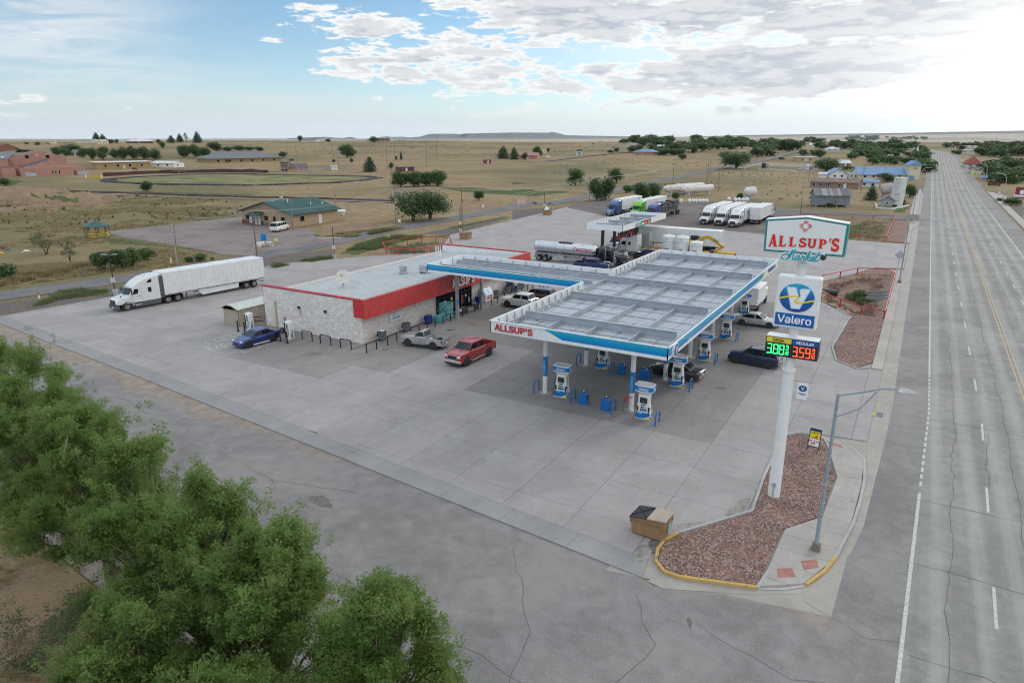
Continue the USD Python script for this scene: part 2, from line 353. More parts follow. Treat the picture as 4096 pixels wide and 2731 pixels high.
 def text(s,t,h,T,depth=.02,bold=True,center=True,width=None,slant=0.,stretch=None):
  m=meshkit.text_mesh(t,h,depth,bold);w=m.bounds[1][0]-m.bounds[0][0]
  k=width/w if width else(stretch or 1.)
  m.apply_translation((-m.bounds[0][0]-(w/2 if center else 0),0,0))
  m.vertices[:,0]=m.vertices[:,0]*k+m.vertices[:,1]*slant
  return s.mesh(m,T)
 def arr(s):return np.vstack(s.v),np.vstack(s.f)
 def tr(s,T):
  s.v=[v@T[:3,:3].T+T[:3,3]for v in s.v];return s
  # -- scene objects
_names={}
def fresh(parent,name):
 k=_names.setdefault((parent,name),0);_names[(parent,name)]+=1
 return '%s/%s'%(parent,name if k==0 else '%s_%03d'%(name,k))
def meta(path,label=None,cat=None,group=None,kind=None):
 p=stage.GetPrimAtPath(path)
 for k,v in(('label',label),('category',cat),('group',group),('kind',kind)):
  if v:p.SetCustomDataByKey(k,v)
 return path
def thing(name,label,cat,loc=(0,0,0),rz=0.,group=None,sc=None):
 path=fresh('/World',name);x=UsdGeom.Xform.Define(stage,path)
 x.AddTranslateOp().Set(Gf.Vec3d(*map(float,loc)))
 x.AddRotateZOp().Set(math.degrees(rz))
 if sc:x.AddScaleOp().Set(Gf.Vec3f(*map(float,sc)))
 return meta(path,label,cat,group)
def part(parent,name,mb,material,smooth=False,label=None,kind=None):
 path=fresh(parent,name);v,f=mb.arr()
 usdkit.mesh(stage,path,(v,f),material,smooth=smooth)
 return meta(path,label,None,None,kind)
def solo(name,mb,material,label,cat=None,group=None,kind=None,smooth=False):
 """A top-level thing of one mesh."""
 path=part('/World',name,mb,material,smooth);return meta(path,label,cat,group,kind)
def dup(src,label,loc,rz=0.,group=None,sc=None,name=None):
 p0=stage.GetPrimAtPath(src);was=p0.GetCustomData()
 path=fresh('/World',name or src.split('/')[-1].rstrip('0123456789_'));x=UsdGeom.Xform.Define(stage,path)
 x.GetPrim().GetReferences().AddInternalReference(src);x.GetPrim().SetInstanceable(True)
 x.ClearXformOpOrder()
 for op,t,v in(('xformOp:translate',Sdf.ValueTypeNames.Double3,Gf.Vec3d(*map(float,loc))),('xformOp:rotateZ',Sdf.ValueTypeNames.Float,math.degrees(rz)),('xformOp:scale',Sdf.ValueTypeNames.Float3,Gf.Vec3f(*map(float,sc or(1,1,1))))):
  x.GetPrim().CreateAttribute(op,t).Set(v)
 x.GetXformOpOrderAttr().Set(['xformOp:translate','xformOp:rotateZ','xformOp:scale'])
 return meta(path,label,was.get('category'),group or was.get('group'))
def shown(v):
 """Rough size in the view of a mesh, for choosing the pieces that show largest."""
 c=v.mean(0)-(0,0,CAMH);d=c@_f
 if d<1:return 0.
 e=v.max(0)-v.min(0)
 return(np.sort(e)[-1]*np.sort(e)[-2])/d**2*(1. if abs(c@_r)<.78*d and abs(c@_u)<.53*d else.001)
def pieces(parent,name,items,rest=None,origin=(0,0,0),limit=300,smooth=False):
 """items: (MB, material). The `limit` that show largest become parts; the others one part per material, kind stuff."""
 arr=[(b.arr(),m)for b,m in items]
 order=sorted(range(len(arr)),key=lambda i:-shown(arr[i][0][0]+np.array(origin)))
 for i in order[:limit]:usdkit.mesh(stage,fresh(parent,name),arr[i][0],arr[i][1],smooth=smooth)
 left={}
 for i in order[limit:]:left.setdefault(arr[i][1],MB()).raw(*arr[i][0])
 for m,b in left.items():part(parent,rest or name+'_field',b,m,kind='stuff')
def instancer(path,protos,pos,idx,rz,sc,label=None,kind=None,orient=None):
 """Many small alike pieces: a PointInstancer with its prototypes below it."""
 pi_=UsdGeom.PointInstancer.Define(stage,path)
 for j,(arr,m)in enumerate(protos):
  pp='%s/clump_%03d'%(path,j);usdkit.mesh(stage,pp,arr,m);pi_.GetPrototypesRel().AddTarget(pp)
 n=len(pos)
 pi_.CreatePositionsAttr(Vt.Vec3fArray.FromNumpy(np.asarray(pos,np.float32)))
 pi_.CreateProtoIndicesAttr(Vt.IntArray.FromNumpy(np.asarray(idx,np.int32)))
 if orient is None:
  q=[Gf.Quath(cos(a/2),0,0,sin(a/2))for a in rz]
 else:q=[Gf.Quath(*map(float,o))for o in orient]
 pi_.CreateOrientationsAttr(Vt.QuathArray(q))
 sc=np.asarray(sc,np.float32);sc=np.repeat(sc[:,None],3,1)if sc.ndim==1 else sc
 pi_.CreateScalesAttr(Vt.Vec3fArray.FromNumpy(sc))
 if label or kind:meta(path,label,None,None,kind)
 return path
 # -- terrain
def sp(x,w):x=np.asarray(x,float);return w*np.logaddexp(0,x/w)
def tz(x,y):
 """Height of the land: level round the filling station, rising gently to a crest 1.3 km off, then a far plain and a ridge."""
 x,y=np.asarray(x,float),np.asarray(y,float);d=np.hypot(x,y)
 az=np.degrees(np.arctan2(x,y))+30.5
 up=np.where(d<400,np.clip(d-280,0,None)**2/240,d-340)
 z=(.0152+.0016*np.clip((-8-az)/8,0,1))*(up-sp(d-1260,120))-d*d/1.46e7-.019*(sp(d-1350,150)-sp(d-3900,200))
 und=meshkit.noise(np.stack([x/190.,y/190.,x*0],-1),5)-.5
 z=z+und*3.2*np.clip((d-330)/500,0,1)*np.clip((3000-d)/1000,0,1)
 ridge=np.clip((d-12000)/8000,0,1)
 z=z+ridge**1.5*(70*np.clip((az-4)/14,0,1)+150*np.clip((az-10)/30,0,1)**1.3+14*(meshkit.noise(np.stack([az/4.,az*0,az*0],-1),9)-.5))
 return z
def ray(px,py):
 v=_f*FPX+_r*(px-2048)-_u*(py-1365.5);return v/np.linalg.norm(v)
_TS=np.geomspace(10,60000,240)
def ground(px,py):
 """The point of the land seen at a place of the view (4096 wide)."""
 v=ray(px,py);ts=_TS
 for _ in range(3):
  P=v[None]*ts[:,None];hit=np.nonzero(CAMH+P[:,2]<tz(P[:,0],P[:,1]))[0];i=int(hit[0])if len(hit)else len(ts)-1
  ts=np.linspace(ts[max(i-1,0)],ts[i],36)
 t=ts[-1]
 p=v*t;return np.array([p[0],p[1],float(tz(p[0],p[1]))])
_O={'1':(0,500),'2':(1024,500),'3':(2048,500),'4':(3072,500),'a':(0,520,700/2352),'b':(2450,520,700/2352),'c':(3500,520,596/2352)}
def pxy(r,x,y):
 o=_O[r];k=o[2]if len(o)>2 else 1024/2351;return o[0]+x*k,o[1]+y*k
def at(r,x,y):return ground(*pxy(r,x,y))
def span(r,x0,x1,y):
 """Width in metres between two columns of the view on the land at row y."""
 a,b=at(r,(x0+x1)/2,y),pxy(r,x0,y);k=1024/2351 if len(_O[r])<3 else _O[r][2]
 d=(a-(0,0,CAMH))@_f;return abs(x1-x0)*k/FPX*d
def tall(r,x,y0,y1):
 """Height in metres of something standing at (x, y0) that reaches up to row y1."""
 a=at(r,x,y0);q=ray(*pxy(r,x,y1));t=np.hypot(a[0],a[1])/np.hypot(q[0],q[1]);return CAMH+q[2]*t-a[2]
rng=np.random.default_rng(7);random.seed(7)
# -- outlines of the site (metres)
LOT=Polygon([(-93.5,36.2),(-59.3,33.2),(-25.8,29.9),(-9.2,28.3),(-9.5,30.5),(-9.3,31.6),(-8.8,33.0),(-5.8,37.4),(-6.1,42),(-6.2,48.8),(-4.8,51),(-.8,51.5),(-.8,68),(-3.0,68.6),(-4.9,70.4),(-5.8,75),(-5.4,89.8),(-10.2,98),(-11.2,110),(-7.3,119.5),(-5.2,127.5),(-.8,128.5),(-.8,159),(-29,159.5),(-60,164.5),(-92.5,190),(-89.8,152),(-88,123.5),(-76.2,102.5),(-85.4,91.5),(-92.3,79),(-92.3,50)])
YARD=Polygon([(-97,204),(-92.5,190),(-60,164.5),(-29,159.5),(-29,206.5),(.3,207),(.3,221),(-40,221.5),(-75,226),(-100,230)])
POND_A=Polygon([(-10.2,98),(-5.2,90.8),(-1.9,91),(-1.9,121),(-7.3,119.5),(-11.2,110)])
POND_B=Polygon([(-28,162.5),(-5.6,162),(-5.4,204.5),(-27.5,200.5)])
def vpoly(*pts):return Polygon([tuple(at(*p)[:2])for p in pts])
POND_C=vpoly(('2',1165,1120),('2',1200,1185),('2',1330,1198),('2',1600,1180),('2',1700,1165),('2',1800,1095),('2',1650,1075),('2',1390,1090))
SITE=unary_union([LOT,POND_A,Polygon([(-11,28),(-.5,30),(-.5,128),(-6,128),(-6,60)])]).buffer(.01)
# -- the land
def build_land():
 azs=np.concatenate([np.radians(np.linspace(-78,18,560)),np.radians(np.linspace(20,280,70))])
 rs=np.concatenate([np.arange(4,60,2.),np.arange(60,340,1.6),np.geomspace(340,1500,130),np.geomspace(1530,45000,95)])
 A,R=np.meshgrid(azs,rs);X,Y=R*np.sin(A),R*np.cos(A)
 import shapely
 def inside(pg):return shapely.contains_xy(pg,X,Y)
 Z=tz(X,Y)
 n1=meshkit.fbm(np.stack([X/9,Y/9,X*0],-1),4,3)-.5
 Z=Z+n1*.5*np.clip((R-60)/60,0,1)*np.clip((900-R)/300,0,1)
 flat=unary_union([SITE.buffer(9),YARD.buffer(8),LineString(FRONT).buffer(8),sbox(-2,-60,26,1200),sbox(-120,8,5,36),BROWN_LOT.buffer(5),BROWN_PAD])
 Z=np.where(inside(flat),tz(X,Y)-.03,Z)
 Z=np.where(inside(SITE.buffer(-1.3)),-1.7,Z)
 for pg,dpt in((POND_B,1.3),(POND_C,.9)):
  for k in(0,1.2,2.4,3.6):Z=np.where(inside(pg.buffer(-k)),Z-dpt/4,Z)
 mounds=vpoly(('1',-200,590),('1',600,610),('1',1120,700),('1',900,770),('1',-200,800))
 mm=np.clip(meshkit.fbm(np.stack([X/7,Y/7,X*0],-1),4,11)-.45,0,1)
 md=inside(mounds);Z=np.where(md,Z+mm*7.0,Z)
 mask=np.zeros(X.shape+(3,))
 def paint(ch,pg,v=1.):mask[...,ch]=np.where(inside(pg),v,mask[...,ch])
 paint(1,mounds,.55)
 for pts in GREENS:paint(0,vpoly(*pts),.62)
 for pts in SOILS:paint(1,vpoly(*pts),.62)
 for pts in GRAVELS:paint(2,vpoly(*pts),.66)
 paint(1,POND_B,.55);paint(0,POND_B.buffer(-6).difference(POND_B.buffer(-9)),.6)
 paint(1,POND_C,.7)
 mask[...,1]=np.where(Y<17,np.maximum(mask[...,1],.5),mask[...,1])
 mask[...,2]=np.where(inside(sbox(-99,36,-92,92)),.6,mask[...,2])
 mask[...,1]=np.where(inside(sbox(21.3,20,34,230)),.55,mask[...,1])
 n,k=X.shape
 idx=np.arange(n*k).reshape(n,k);nx=np.roll(idx,-1,1)
 a,b,c,d=idx[:-1],nx[:-1],nx[1:],idx[1:]
 f=np.concatenate([np.stack([a,c,b],-1).reshape(-1,3),np.stack([a,d,c],-1).reshape(-1,3)])
 v=np.stack([X,Y,Z],-1).reshape(-1,3)
 v=np.vstack([v,[[0,0,float(Z[0].mean())]]]);m=np.vstack([mask.reshape(-1,3),[[0,.6,0]]])
 f=np.vstack([f,np.stack([np.full(k,n*k),idx[0],nx[0]],-1)])
 f=f[:,::-1]
 path=fresh('/World','ground');me=usdkit.mesh(stage,path,(v,f),GRASS,smooth=True)
 UsdGeom.PrimvarsAPI(me).CreatePrimvar('mask',Sdf.ValueTypeNames.Color3fArray,'vertex').Set(Vt.Vec3fArray.FromNumpy(m.astype(np.float32)))
 meta(path,'dry tan grassland rolling out to the flat horizon',kind='structure')
FRONT=[(-113,20),(-107,41),(-103,60),(-101.8,80),(-103,100),(-106,122),(-106,150),(-107,180),(-110,205)]+[tuple(at('3',*p)[:2])for p in((300,745),(700,648),(1250,530),(1600,465),(1980,388),(2351,322))]+[tuple(at('4',*p)[:2])for p in((150,275),(290,243),(330,225))]
def chaikin(p,n=3):
 p=np.array(p,float)
 for _ in range(n):p=np.vstack([p[:1],np.stack([p[:-1]*.75+p[1:]*.25,p[:-1]*.25+p[1:]*.75],1).reshape(-1,2),p[-1:]])
 return[tuple(q)for q in p]
FRONT=chaikin(FRONT)
BROWN_LOT=vpoly(('1',940,985),('1',2200,845),('2',0,780),('2',150,930),('2',350,960),('2',480,942),('2',560,1000),('2',520,1030),('2',760,1066),('2',420,1118),('2',30,1172),('1',2300,1200),('1',2050,1195),('1',1950,1170),('1',1500,1090),('1',1150,1040))
BROWN_PAD=vpoly(('1',2140,830),('2',780,700),('2',790,890),('2',340,960))
GREENS=[[('2',1640,572),('2',2000,575),('2',2351,600),('3',560,610),('3',200,655),('2',2200,635),('2',1900,615)],[('3',0,585),('3',200,590),('3',230,610),('3',0,630)],[('3',0,520),('3',180,535),('3',0,550)],[('1',90,500),('1',240,510),('1',100,560),('1',60,540)],[('1',250,660),('1',800,690),('1',700,740),('1',400,720)],[('1',500,765),('1',800,790),('1',830,830),('1',560,790)],[('1',940,1030),('1',1100,1040),('1',1950,1165),('1',1990,1185),('1',1500,1120),('1',1000,1090)],[('2',520,1025),('2',900,990),('2',1300,940),('2',1360,950),('2',900,1030)],[('2',30,1130),('2',200,1090),('2',370,1110),('2',40,1180)],[('2',740,1190),('2',1000,1080),('2',1250,1020),('2',1550,1025),('2',1200,1110),('2',950,1190)],[('2',160,1290),('2',600,1230),('2',690,1225),('2',160,1315)],[('1',300,590),('1',1300,610),('1',2351,640),('1',2351,655),('1',700,600)],[('2',1640,1020),('2',1850,990),('2',1900,1000),('2',1700,1030)],[('2',1760,935),('2',2250,850),('2',2280,860),('2',1800,960)],[('4',1130,800),('4',1300,700),('4',1320,740),('4',1260,810)],[('4',1080,855),('4',1280,855),('4',1290,900),('4',1190,900)],[('3',640,545),('3',800,480),('3',820,500)],[('3',1200,545),('3',1500,530),('3',1540,545),('3',1240,560)],[('4',2351,660),('4',2130,690),('4',2250,740),('4',2351,740)],[('5' if 0 else '1',370,1550),('1',1000,1510),('1',1000,1560),('1',500,1600)]]
SOILS=[[('2',1270,810),('2',1800,760),('2',2351,740),('2',2300,775),('2',1900,800)],[('2',720,1240),('2',1150,1170),('2',1250,1230),('2',760,1260)],[('2',1500,540),('2',2000,540),('2',1900,570)],[('2',560,960),('2',900,900),('2',1100,930),('2',700,990)],[('3',0,680),('3',300,640),('3',250,690),('3',0,740)],[('2',1640,1060),('2',1900,1060),('2',1910,1110),('2',1800,1100)],[('2',700,240),('2',1200,190),('2',1240,196),('2',740,260)],[('4',1100,890),('4',1300,890),('4',1280,960),('4',1100,1060)],[('4',1270,800),('4',1350,650),('4',1350,820)]]
GRAVELS=[[('1',-60,1640),('1',1080,1500),('1',1120,1560),('1',-60,1740)],[('2',100,1230),('2',700,1130),('2',720,1220),('2',160,1290)],[('2',1500,1000),('2',2300,830),('2',2351,850),('2',1800,1010)],[('3',0,850),('3',300,790),('3',480,750),('3',0,890)],[('3',0,780),('3',300,760),('3',500,752),('3',0,880)],[('1',1600,520),('2',900,480),('2',1050,495),('2',250,545)],[('4',2351,700),('4',2200,760),('4',2351,900)],[('3',500,750),('3',2351,700),('3',2351,740),('3',600,760)]]
build_land()
def densify(pts,step):
 l=LineString(pts);n=max(2,int(l.length/step));return np.array([l.interpolate(t,True).coords[0]for t in np.linspace(0,1,n)])
def ribbon(pts,w,lift,step=4.,nw=2,off=0.):
 p=densify(pts,step);t=np.gradient(p,axis=0);t/=np.linalg.norm(t,axis=1,keepdims=True);nn=np.c_[t[:,1],-t[:,0]]
 cols=np.linspace(-w/2,w/2,nw)+off;P=p[:,None,:]+nn[:,None,:]*cols[None,:,None]
 d=np.hypot(P[...,0],P[...,1])
 Z=tz(P[...,0],P[...,1])+lift+np.clip((d-320)/300,0,1)*.35
 b=MB();n=len(p);v=np.dstack([P,Z]).reshape(-1,3);f=[]
 for i in range(n-1):
  for j in range(nw-1):
   a=i*nw+j;f+=[(a,a+1,a+nw+1),(a,a+nw+1,a+nw)]
 return b.raw(v,f)
def structure(name,mb,m,label,smooth=False):return solo(name,mb,m,label,kind='structure',smooth=smooth)
HX=lambda y:-.03*max(0.,60.-y)-(.00085*max(0.,y-640.)**2)
hy=np.concatenate([np.arange(-60,640,10.),np.arange(640,1010,15.)])
def hwline(x,w,lift,y0=-60,y1=1000,step=6.):return ribbon([(x+HX(y),y)for y in np.concatenate([[y0],hy[(hy>y0)&(hy<y1)],[y1]])],w,lift,step)
structure('highway',hwline(10.25,14.6,.012),ASPH_HW,'grey worn highway asphalt with pale wheel tracks')
structure('road_shoulder',hwline(1.6,2.9,.008),ASPH_SH,'darker asphalt shoulder between the gutter and the white edge line')
structure('road_shoulder',hwline(19.3,3.8,.008),ASPH_SH,'dark patched shoulder on the far side of the highway')
structure('side_street',MB().poly(Polygon([(-140,22),(-62,17.6),(-30,14),(-11,12),(1.5,9.5),(1.5,46),(-1.6,33.4),(-2.6,31.0),(-4.2,29.8),(-8.5,28.0),(-9.2,28.3),(-25.8,29.9),(-59.3,33.2),(-93.5,36.2),(-140,40)]),.002),ASPH_ST,'grey side street with sand along its edges in front of the lot')
structure('frontage_road',ribbon(FRONT,6.4,.02,3.),ASPH_FR,'narrow dark frontage road curving behind the lot')
structure('truck_yard',MB().poly(YARD,.015),ASPH_TR,'dark brown asphalt truck yard beyond the concrete lot')
structure('car_park',MB().poly(BROWN_LOT,.03),ASPH_PK,'brownish asphalt car park of the tan building')
far_road=ribbon([tuple(at('3',*p)[:2])for p in((330,335),(520,310),(760,280),(1060,252))],5.,.1,8.);structure('far_road',far_road,ASPH_FR,'small paved road running to the far cream house')
structure('gravel_track',ribbon([tuple(at('1',*p)[:2])for p in((-100,600),(0,606),(700,628),(1400,655),(2351,682))]+[tuple(at('2',*p)[:2])for p in((600,692),(1260,712))],4.2,.12,4.),gravel('track_gravel',(.17,.145,.13),(.25,.215,.19),(.3,.27,.24)),'grey gravel track beside the dark earth bank')
def bank(pts,w,h):
 b=MB();p=densify(pts,5.);t=np.gradient(p,axis=0);t/=np.linalg.norm(t,axis=1,keepdims=True);nn=np.c_[t[:,1],-t[:,0]];rings=[]
 for q,n_ in zip(p,nn):
  z=float(tz(*q));k=h*(.8+.4*random.random())
  rings.append([(q[0]+n_[0]*s*w/2,q[1]+n_[1]*s*w/2,z+hh*k-.2)for s,hh in((-1,0),(-.4,1.1),(.4,1.1),(1,0))])
 return b.loft([np.array(r)for r in rings])
EARTH=pm('dark_earth',(.065,.038,.03),.95,var=.4,vscale=1.5,space='world')
structure('earth_bank',bank([tuple(at('1',*p)[:2])for p in((-100,578),(0,585),(700,612),(1400,640),(2351,668))]+[tuple(at('2',*p)[:2])for p in((600,682),(1260,702))],2.6,.7),EARTH,'low dark brown earth bank crossing the grassland')
TRACK_O=vpoly(('1',915,508),('1',960,530),('1',1300,546),('1',2351,560),('2',300,548),('2',700,537),('2',1000,515),('2',1180,487),('2',1050,470),('2',600,462),('2',0,452),('1',2351,446),('1',1800,450),('1',1200,478),('1',950,497)).buffer(6).buffer(-6)
def drape(pg,lift):
 v,f=trimesh.creation.triangulate_polygon(pg,engine='earcut');m=trimesh.Trimesh(np.c_[v,v[:,0]*0],f,process=True)
 v,f=trimesh.remesh.subdivide_to_size(m.vertices,m.faces,14.);v[:,2]=tz(v[:,0],v[:,1])+lift;return MB().raw(v,f)
TRACKM=asphalt('cinder_track',(.022,.019,.021),wamt=.05,speck=.2)
structure('running_track',drape(TRACK_O.difference(TRACK_O.buffer(-6.5)),.16),TRACKM,'black running track looping round the sports field')
structure('sports_field',drape(TRACK_O.buffer(-6.5),.13),pm('field_grass',(.185,.17,.06),.95,var=.4,vscale=.09,space='world',dirt=((.115,.135,.05),.05,.9)),'yellowish green sports field inside the running track')
structure('maroon_berm',bank([tuple(at('1',*p)[:2])for p in((960,468),(1400,446),(1900,436),(2351,434))]+[tuple(at('2',*p)[:2])for p in((90,440),)],5.,1.6),pm('maroon_earth',(.05,.02,.022),.9,var=.3,space='world'),'dark maroon bank along the far side of the running track')
# -- markings
def line(b,p,q,w,z=.02):
 p,q=np.array(p,float),np.array(q,float);d=(q-p)/np.linalg.norm(q-p);n=np.array([d[1],-d[0]])*w/2
 return b.raw([(*(p+n),z),(*(q+n),z),(*(q-n),z),(*(p-n),z)],[(0,1,2),(0,2,3)])
mk=thing('lane_marking','white and yellow lane lines painted on the highway','road marking');meta(mk,kind='structure')
def dashes(x,y0,per,ln,w,n):
 for k in range(n):
  y=y0+per*k
  b=hwline(x,w,.018,y,y+ln,3.);part(mk,'lane_dash',b,WHITEP)
part(mk,'edge_line',hwline(3.0,.17,.018,14,45),WHITEP);part(mk,'edge_line',hwline(3.0,.15,.018,70,1000),WHITEP)
for k in range(22):part(mk,'edge_dot',hwline(3.0,.15,.018,46+k*1.12,46.7+k*1.12,2.),WHITEP)
part(mk,'edge_line',hwline(17.5,.15,.018,60,235),WHITEP)
dashes(6.5,21.2,11.6,3.5,.14,40);dashes(13.5,38.,11.6,3.5,.13,36)
for s in(-.17,.17):part(mk,'centre_line',hwline(9.95+s,.11,.018,10,1000),YELP)
def crack(pts,w,z,jag):
 p=densify(pts,.8);p=p+rng.normal(0,jag,p.shape);b=MB();t=np.gradient(p,axis=0);t/=np.linalg.norm(t,axis=1,keepdims=True);nn=np.c_[t[:,1],-t[:,0]]
 ww=w*(.4+rng.random(len(p))*1.1)/2
 v=np.vstack([np.c_[p+nn*ww[:,None],np.full(len(p),z)],np.c_[p-nn*ww[:,None],np.full(len(p),z)]]);n=len(p)
 return b.raw(v,[q for i in range(n-1)for q in((i,i+1,n+i+1),(i,n+i+1,n+i))])
ck=MB()
for y in(21,29,36.5,44,51.5,58.5,71,79,88,99,111,124,140,158):ck.raw(*crack([(1.8+HX(y)+random.random()*2,y),(5.,y-.5+random.random()),(10,y-1.2*random.random()),(16+random.random()*3,y-.8+random.random()*1.2)],.026,.022,.05).arr())
for x,y0,y1 in((8.05,18,130),(4.7,25,90),(11.9,40,150),(6.7,48,60),(15,70,160)):ck.raw(*crack([(x+HX(y)+.12*sin(y*.7),y)for y in np.arange(y0,y1,3.)],.026,.022,.06).arr())
cs=[[(-22,17),(-14,20),(-9,19),(-5,22)],[(-16,27.2),(-12,22),(-11,17)],[(-40,27),(-33,26),(-27,27.5)],[(-9,27),(-7,24),(-8,20),(-6,17)],[(-6,26.5),(-2,25),(1,26)],[(-30,18),(-24,21),(-19,20.5)],[(-58,30),(-50,28.5),(-44,30)],[(-4,18),(0,20),(2,24)],[(-2,30.6),(1,29),(2.5,30)]]
for c in cs:ck.raw(*crack(c,.02,.012,.07).arr())
solo('pavement_crack',ck,pm('crack_tar',(.12,.115,.11),.95),'thin dark cracks running across the asphalt','crack',kind='stuff')
st=thing('oil_stain','dark damp patch and debris on the side street','stain');meta(st,kind='structure')
def stain(cx,cy,rx,ry,rz,z,seed):
 an=np.linspace(0,2*pi,28,endpoint=False);r=.65+.7*meshkit.noise(np.c_[np.cos(an)*1.3,np.sin(an)*1.3,an*0+seed],seed)
 x,y=rx*r*np.cos(an),ry*r*np.sin(an);return MB().poly(Polygon(np.c_[cx+x*cos(rz)-y*sin(rz),cy+x*sin(rz)+y*cos(rz)]).buffer(0),z)
STAIN=pm('damp_stain',(.15,.142,.135),.8,space='world',var=.3)
for a in((-28.6,25.6,1.1,.42,-.1,.012,1),(-17.2,18.8,.7,.22,.1,.012,2),(-6.2,26.3,.1,.32,.4,.012,3)):part(st,'patch',stain(*a),STAIN)
lm=thing('bay_marking','faded yellow and white parking bay lines','road marking');meta(lm,kind='structure')
for x in(-54.6,-51.7,-48.8):part(lm,'bay_line',line(MB(),(x,48.2),(x+.3,43.2),.12,.066),YELP)
for y in(51.3,54.2,57.2,60.2,63.,76.5,79.5,82.5):part(lm,'bay_line',line(MB(),(-44.6,y),(-39.4,y),.12,.066),YELP)
for y in(65.2,66.8,68.4,70.):part(lm,'hatch_line',line(MB(),(-43.6,y),(-41.2,y+1.3),.14,.066),YELP)
part(lm,'bay_line',line(MB(),(-44,64.6),(-39,64.6),.12,.066),YELP);part(lm,'bay_line',line(MB(),(-44,71.6),(-39,71.6),.12,.066),YELP)
for x0 in(-63.6,-58.2):
 for s in(0,1.5):part(lm,'bay_line',line(MB(),(x0+s,48),(x0+s+.1,42.6),.1,.066),WHITEP)
 for k in range(5):part(lm,'hatch_line',line(MB(),(x0+.05,47.3-k*1.0),(x0+1.5,46.9-k*1.0),.1,.066),WHITEP)
t=MB().text('EV',.95,frame((-60.6,43.6,.064),(-.94,.34,0),(-.34,-.94,0))@np.diag([1,1,1,1.]),.004);part(lm,'lettering',t,WHITEP)
t=MB().text('ONLY',.55,frame((-60.9,42.2,.064),(-.94,.34,0),(-.34,-.94,0)),.004);part(lm,'lettering',t,WHITEP)
for a in((950,1000,1190,985),(1030,1015,1390,988),(1110,1030,1470,1000),(1200,1045,1570,1010),(1290,1063,1690,1028),(1390,1080,1850,1050),(1500,1098,1935,1060),(1610,1108,2020,1070),(1700,1125,2100,1082),(1820,1140,2190,1095),(1900,1155,2280,1108),(2050,1172,2340,1125)):
 part(lm,'bay_line',line(MB(),at('1',a[0]+15,a[1])[:2],at('1',a[2],a[3])[:2],.12,.05),WHITEP)
 # -- the concrete lot, slab by slab
lot=thing('concrete_lot','large forecourt of pale concrete slabs with dark joints','forecourt');meta(lot,kind='structure')
part(lot,'sub_base',MB().poly(LOT.buffer(-.02),.011),JOINT)
structure('lot_base',MB().poly(SITE.difference(POND_A.buffer(-.3)),.006),GUTTER,'grey concrete bedding showing in gaps between slabs and kerbs')
edge=LineString([(-93.5,36.2),(-59.3,33.2),(-25.8,29.9),(-9.2,28.3)]);apron=edge.buffer(1.55,cap_style=2).intersection(LOT)
walk_area=unary_union([sbox(-47.95,47.0,-45.2,92),sbox(-64,49.2,-45.2,51.2)])
store_area=sbox(-63.2,51.2,-47.9,90.3)
inner=LOT.difference(apron).difference(walk_area).difference(store_area)
slabs=[]
GX,GY=4.25,4.28;x0,y0=-25.2-GX*18-GX/2,48.1-GY*6+1.6
def slab(pg,m):
 pg=pg.buffer(-.011,join_style=2)
 for q in getattr(pg,'geoms',[pg]):
  if q.area>.15:slabs.append((MB().poly(q,.014,.06),m))
for i in range(26):
 for j in range(40):
  cx,cy=x0+i*GX,y0+j*GY;c=sbox(cx,cy,cx+GX,cy+GY).intersection(inner)
  if c.is_empty:continue
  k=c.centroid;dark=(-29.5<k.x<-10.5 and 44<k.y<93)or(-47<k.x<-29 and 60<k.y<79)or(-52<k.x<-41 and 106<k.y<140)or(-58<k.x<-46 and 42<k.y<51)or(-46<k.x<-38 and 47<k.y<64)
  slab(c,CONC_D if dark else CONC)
L=edge.length;n=int(L/GX)
for i in range(n):
 s=LineString([edge.interpolate(L*i/n),edge.interpolate(L*(i+1)/n)]).buffer(1.6,cap_style=2).intersection(apron);slab(s,CONC_A)
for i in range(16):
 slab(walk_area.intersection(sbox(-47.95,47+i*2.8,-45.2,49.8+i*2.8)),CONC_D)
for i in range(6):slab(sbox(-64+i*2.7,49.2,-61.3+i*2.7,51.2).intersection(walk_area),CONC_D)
pieces(lot,'concrete_slab',slabs,'far_slab_field')
for a in((-7.4,34.6,.5,1.9,-.95,.066,4),(-9.9,30.2,.35,.9,.1,.066,5),(-6.6,37.4,.35,1.4,-.2,.066,6)):part(st,'patch',stain(*a),pm('silt_stain',(.27,.25,.23),.85,space='world',var=.3))
for a in((-43.6,60.2,.5,.22,.2,.066,7),(-42.6,63.4,.5,.25,.1,.066,8),(-50.2,46.2,.7,.25,.5,.066,9),(-45,50.8,.35,.3,.6,.066,10),(-12.5,57,.4,.3,0,.066,11),(-9.6,31.2,.35,.6,.4,.07,12)):part(st,'patch',stain(*a),STAIN)
# -- islands, kerbs, pavement, gutter
def kerb(pts,label,m=KERB,w=.17,h=.15,z0=-.1,smooth_r=0.,mats=None):
 l=LineString(pts);pg=l.buffer(w/2,cap_style=2,join_style=2)
 return structure('kerb',MB().poly(pg,z0,h),m,label)
ISL1=Polygon([(-6.0,48.8),(-5.95,42.1),(-5.7,37.4),(-8.65,33.0),(-9.1,31.8),(-9.15,31.0),(-8.9,30.0),(-8.3,29.4),(-7.6,29.35),(-4.15,30.45),(-3.95,36.4),(-2.35,38.8),(-2.15,44.4),(-3.1,48.5),(-4.0,50.2),(-4.9,50.3),(-5.6,49.8)])
structure('gravel_island',MB().poly(ISL1,-.1,.11),GRAVEL_R,'red gravel island under the tall price sign')
kerb([(-3.4,50.2),(-4.3,50.75),(-5.2,50.6),(-5.9,49.8),(-6.12,48.8),(-6.08,42.1),(-5.83,37.5),(-8.8,33.1)],'grey kerb on the forecourt side of the near gravel island')
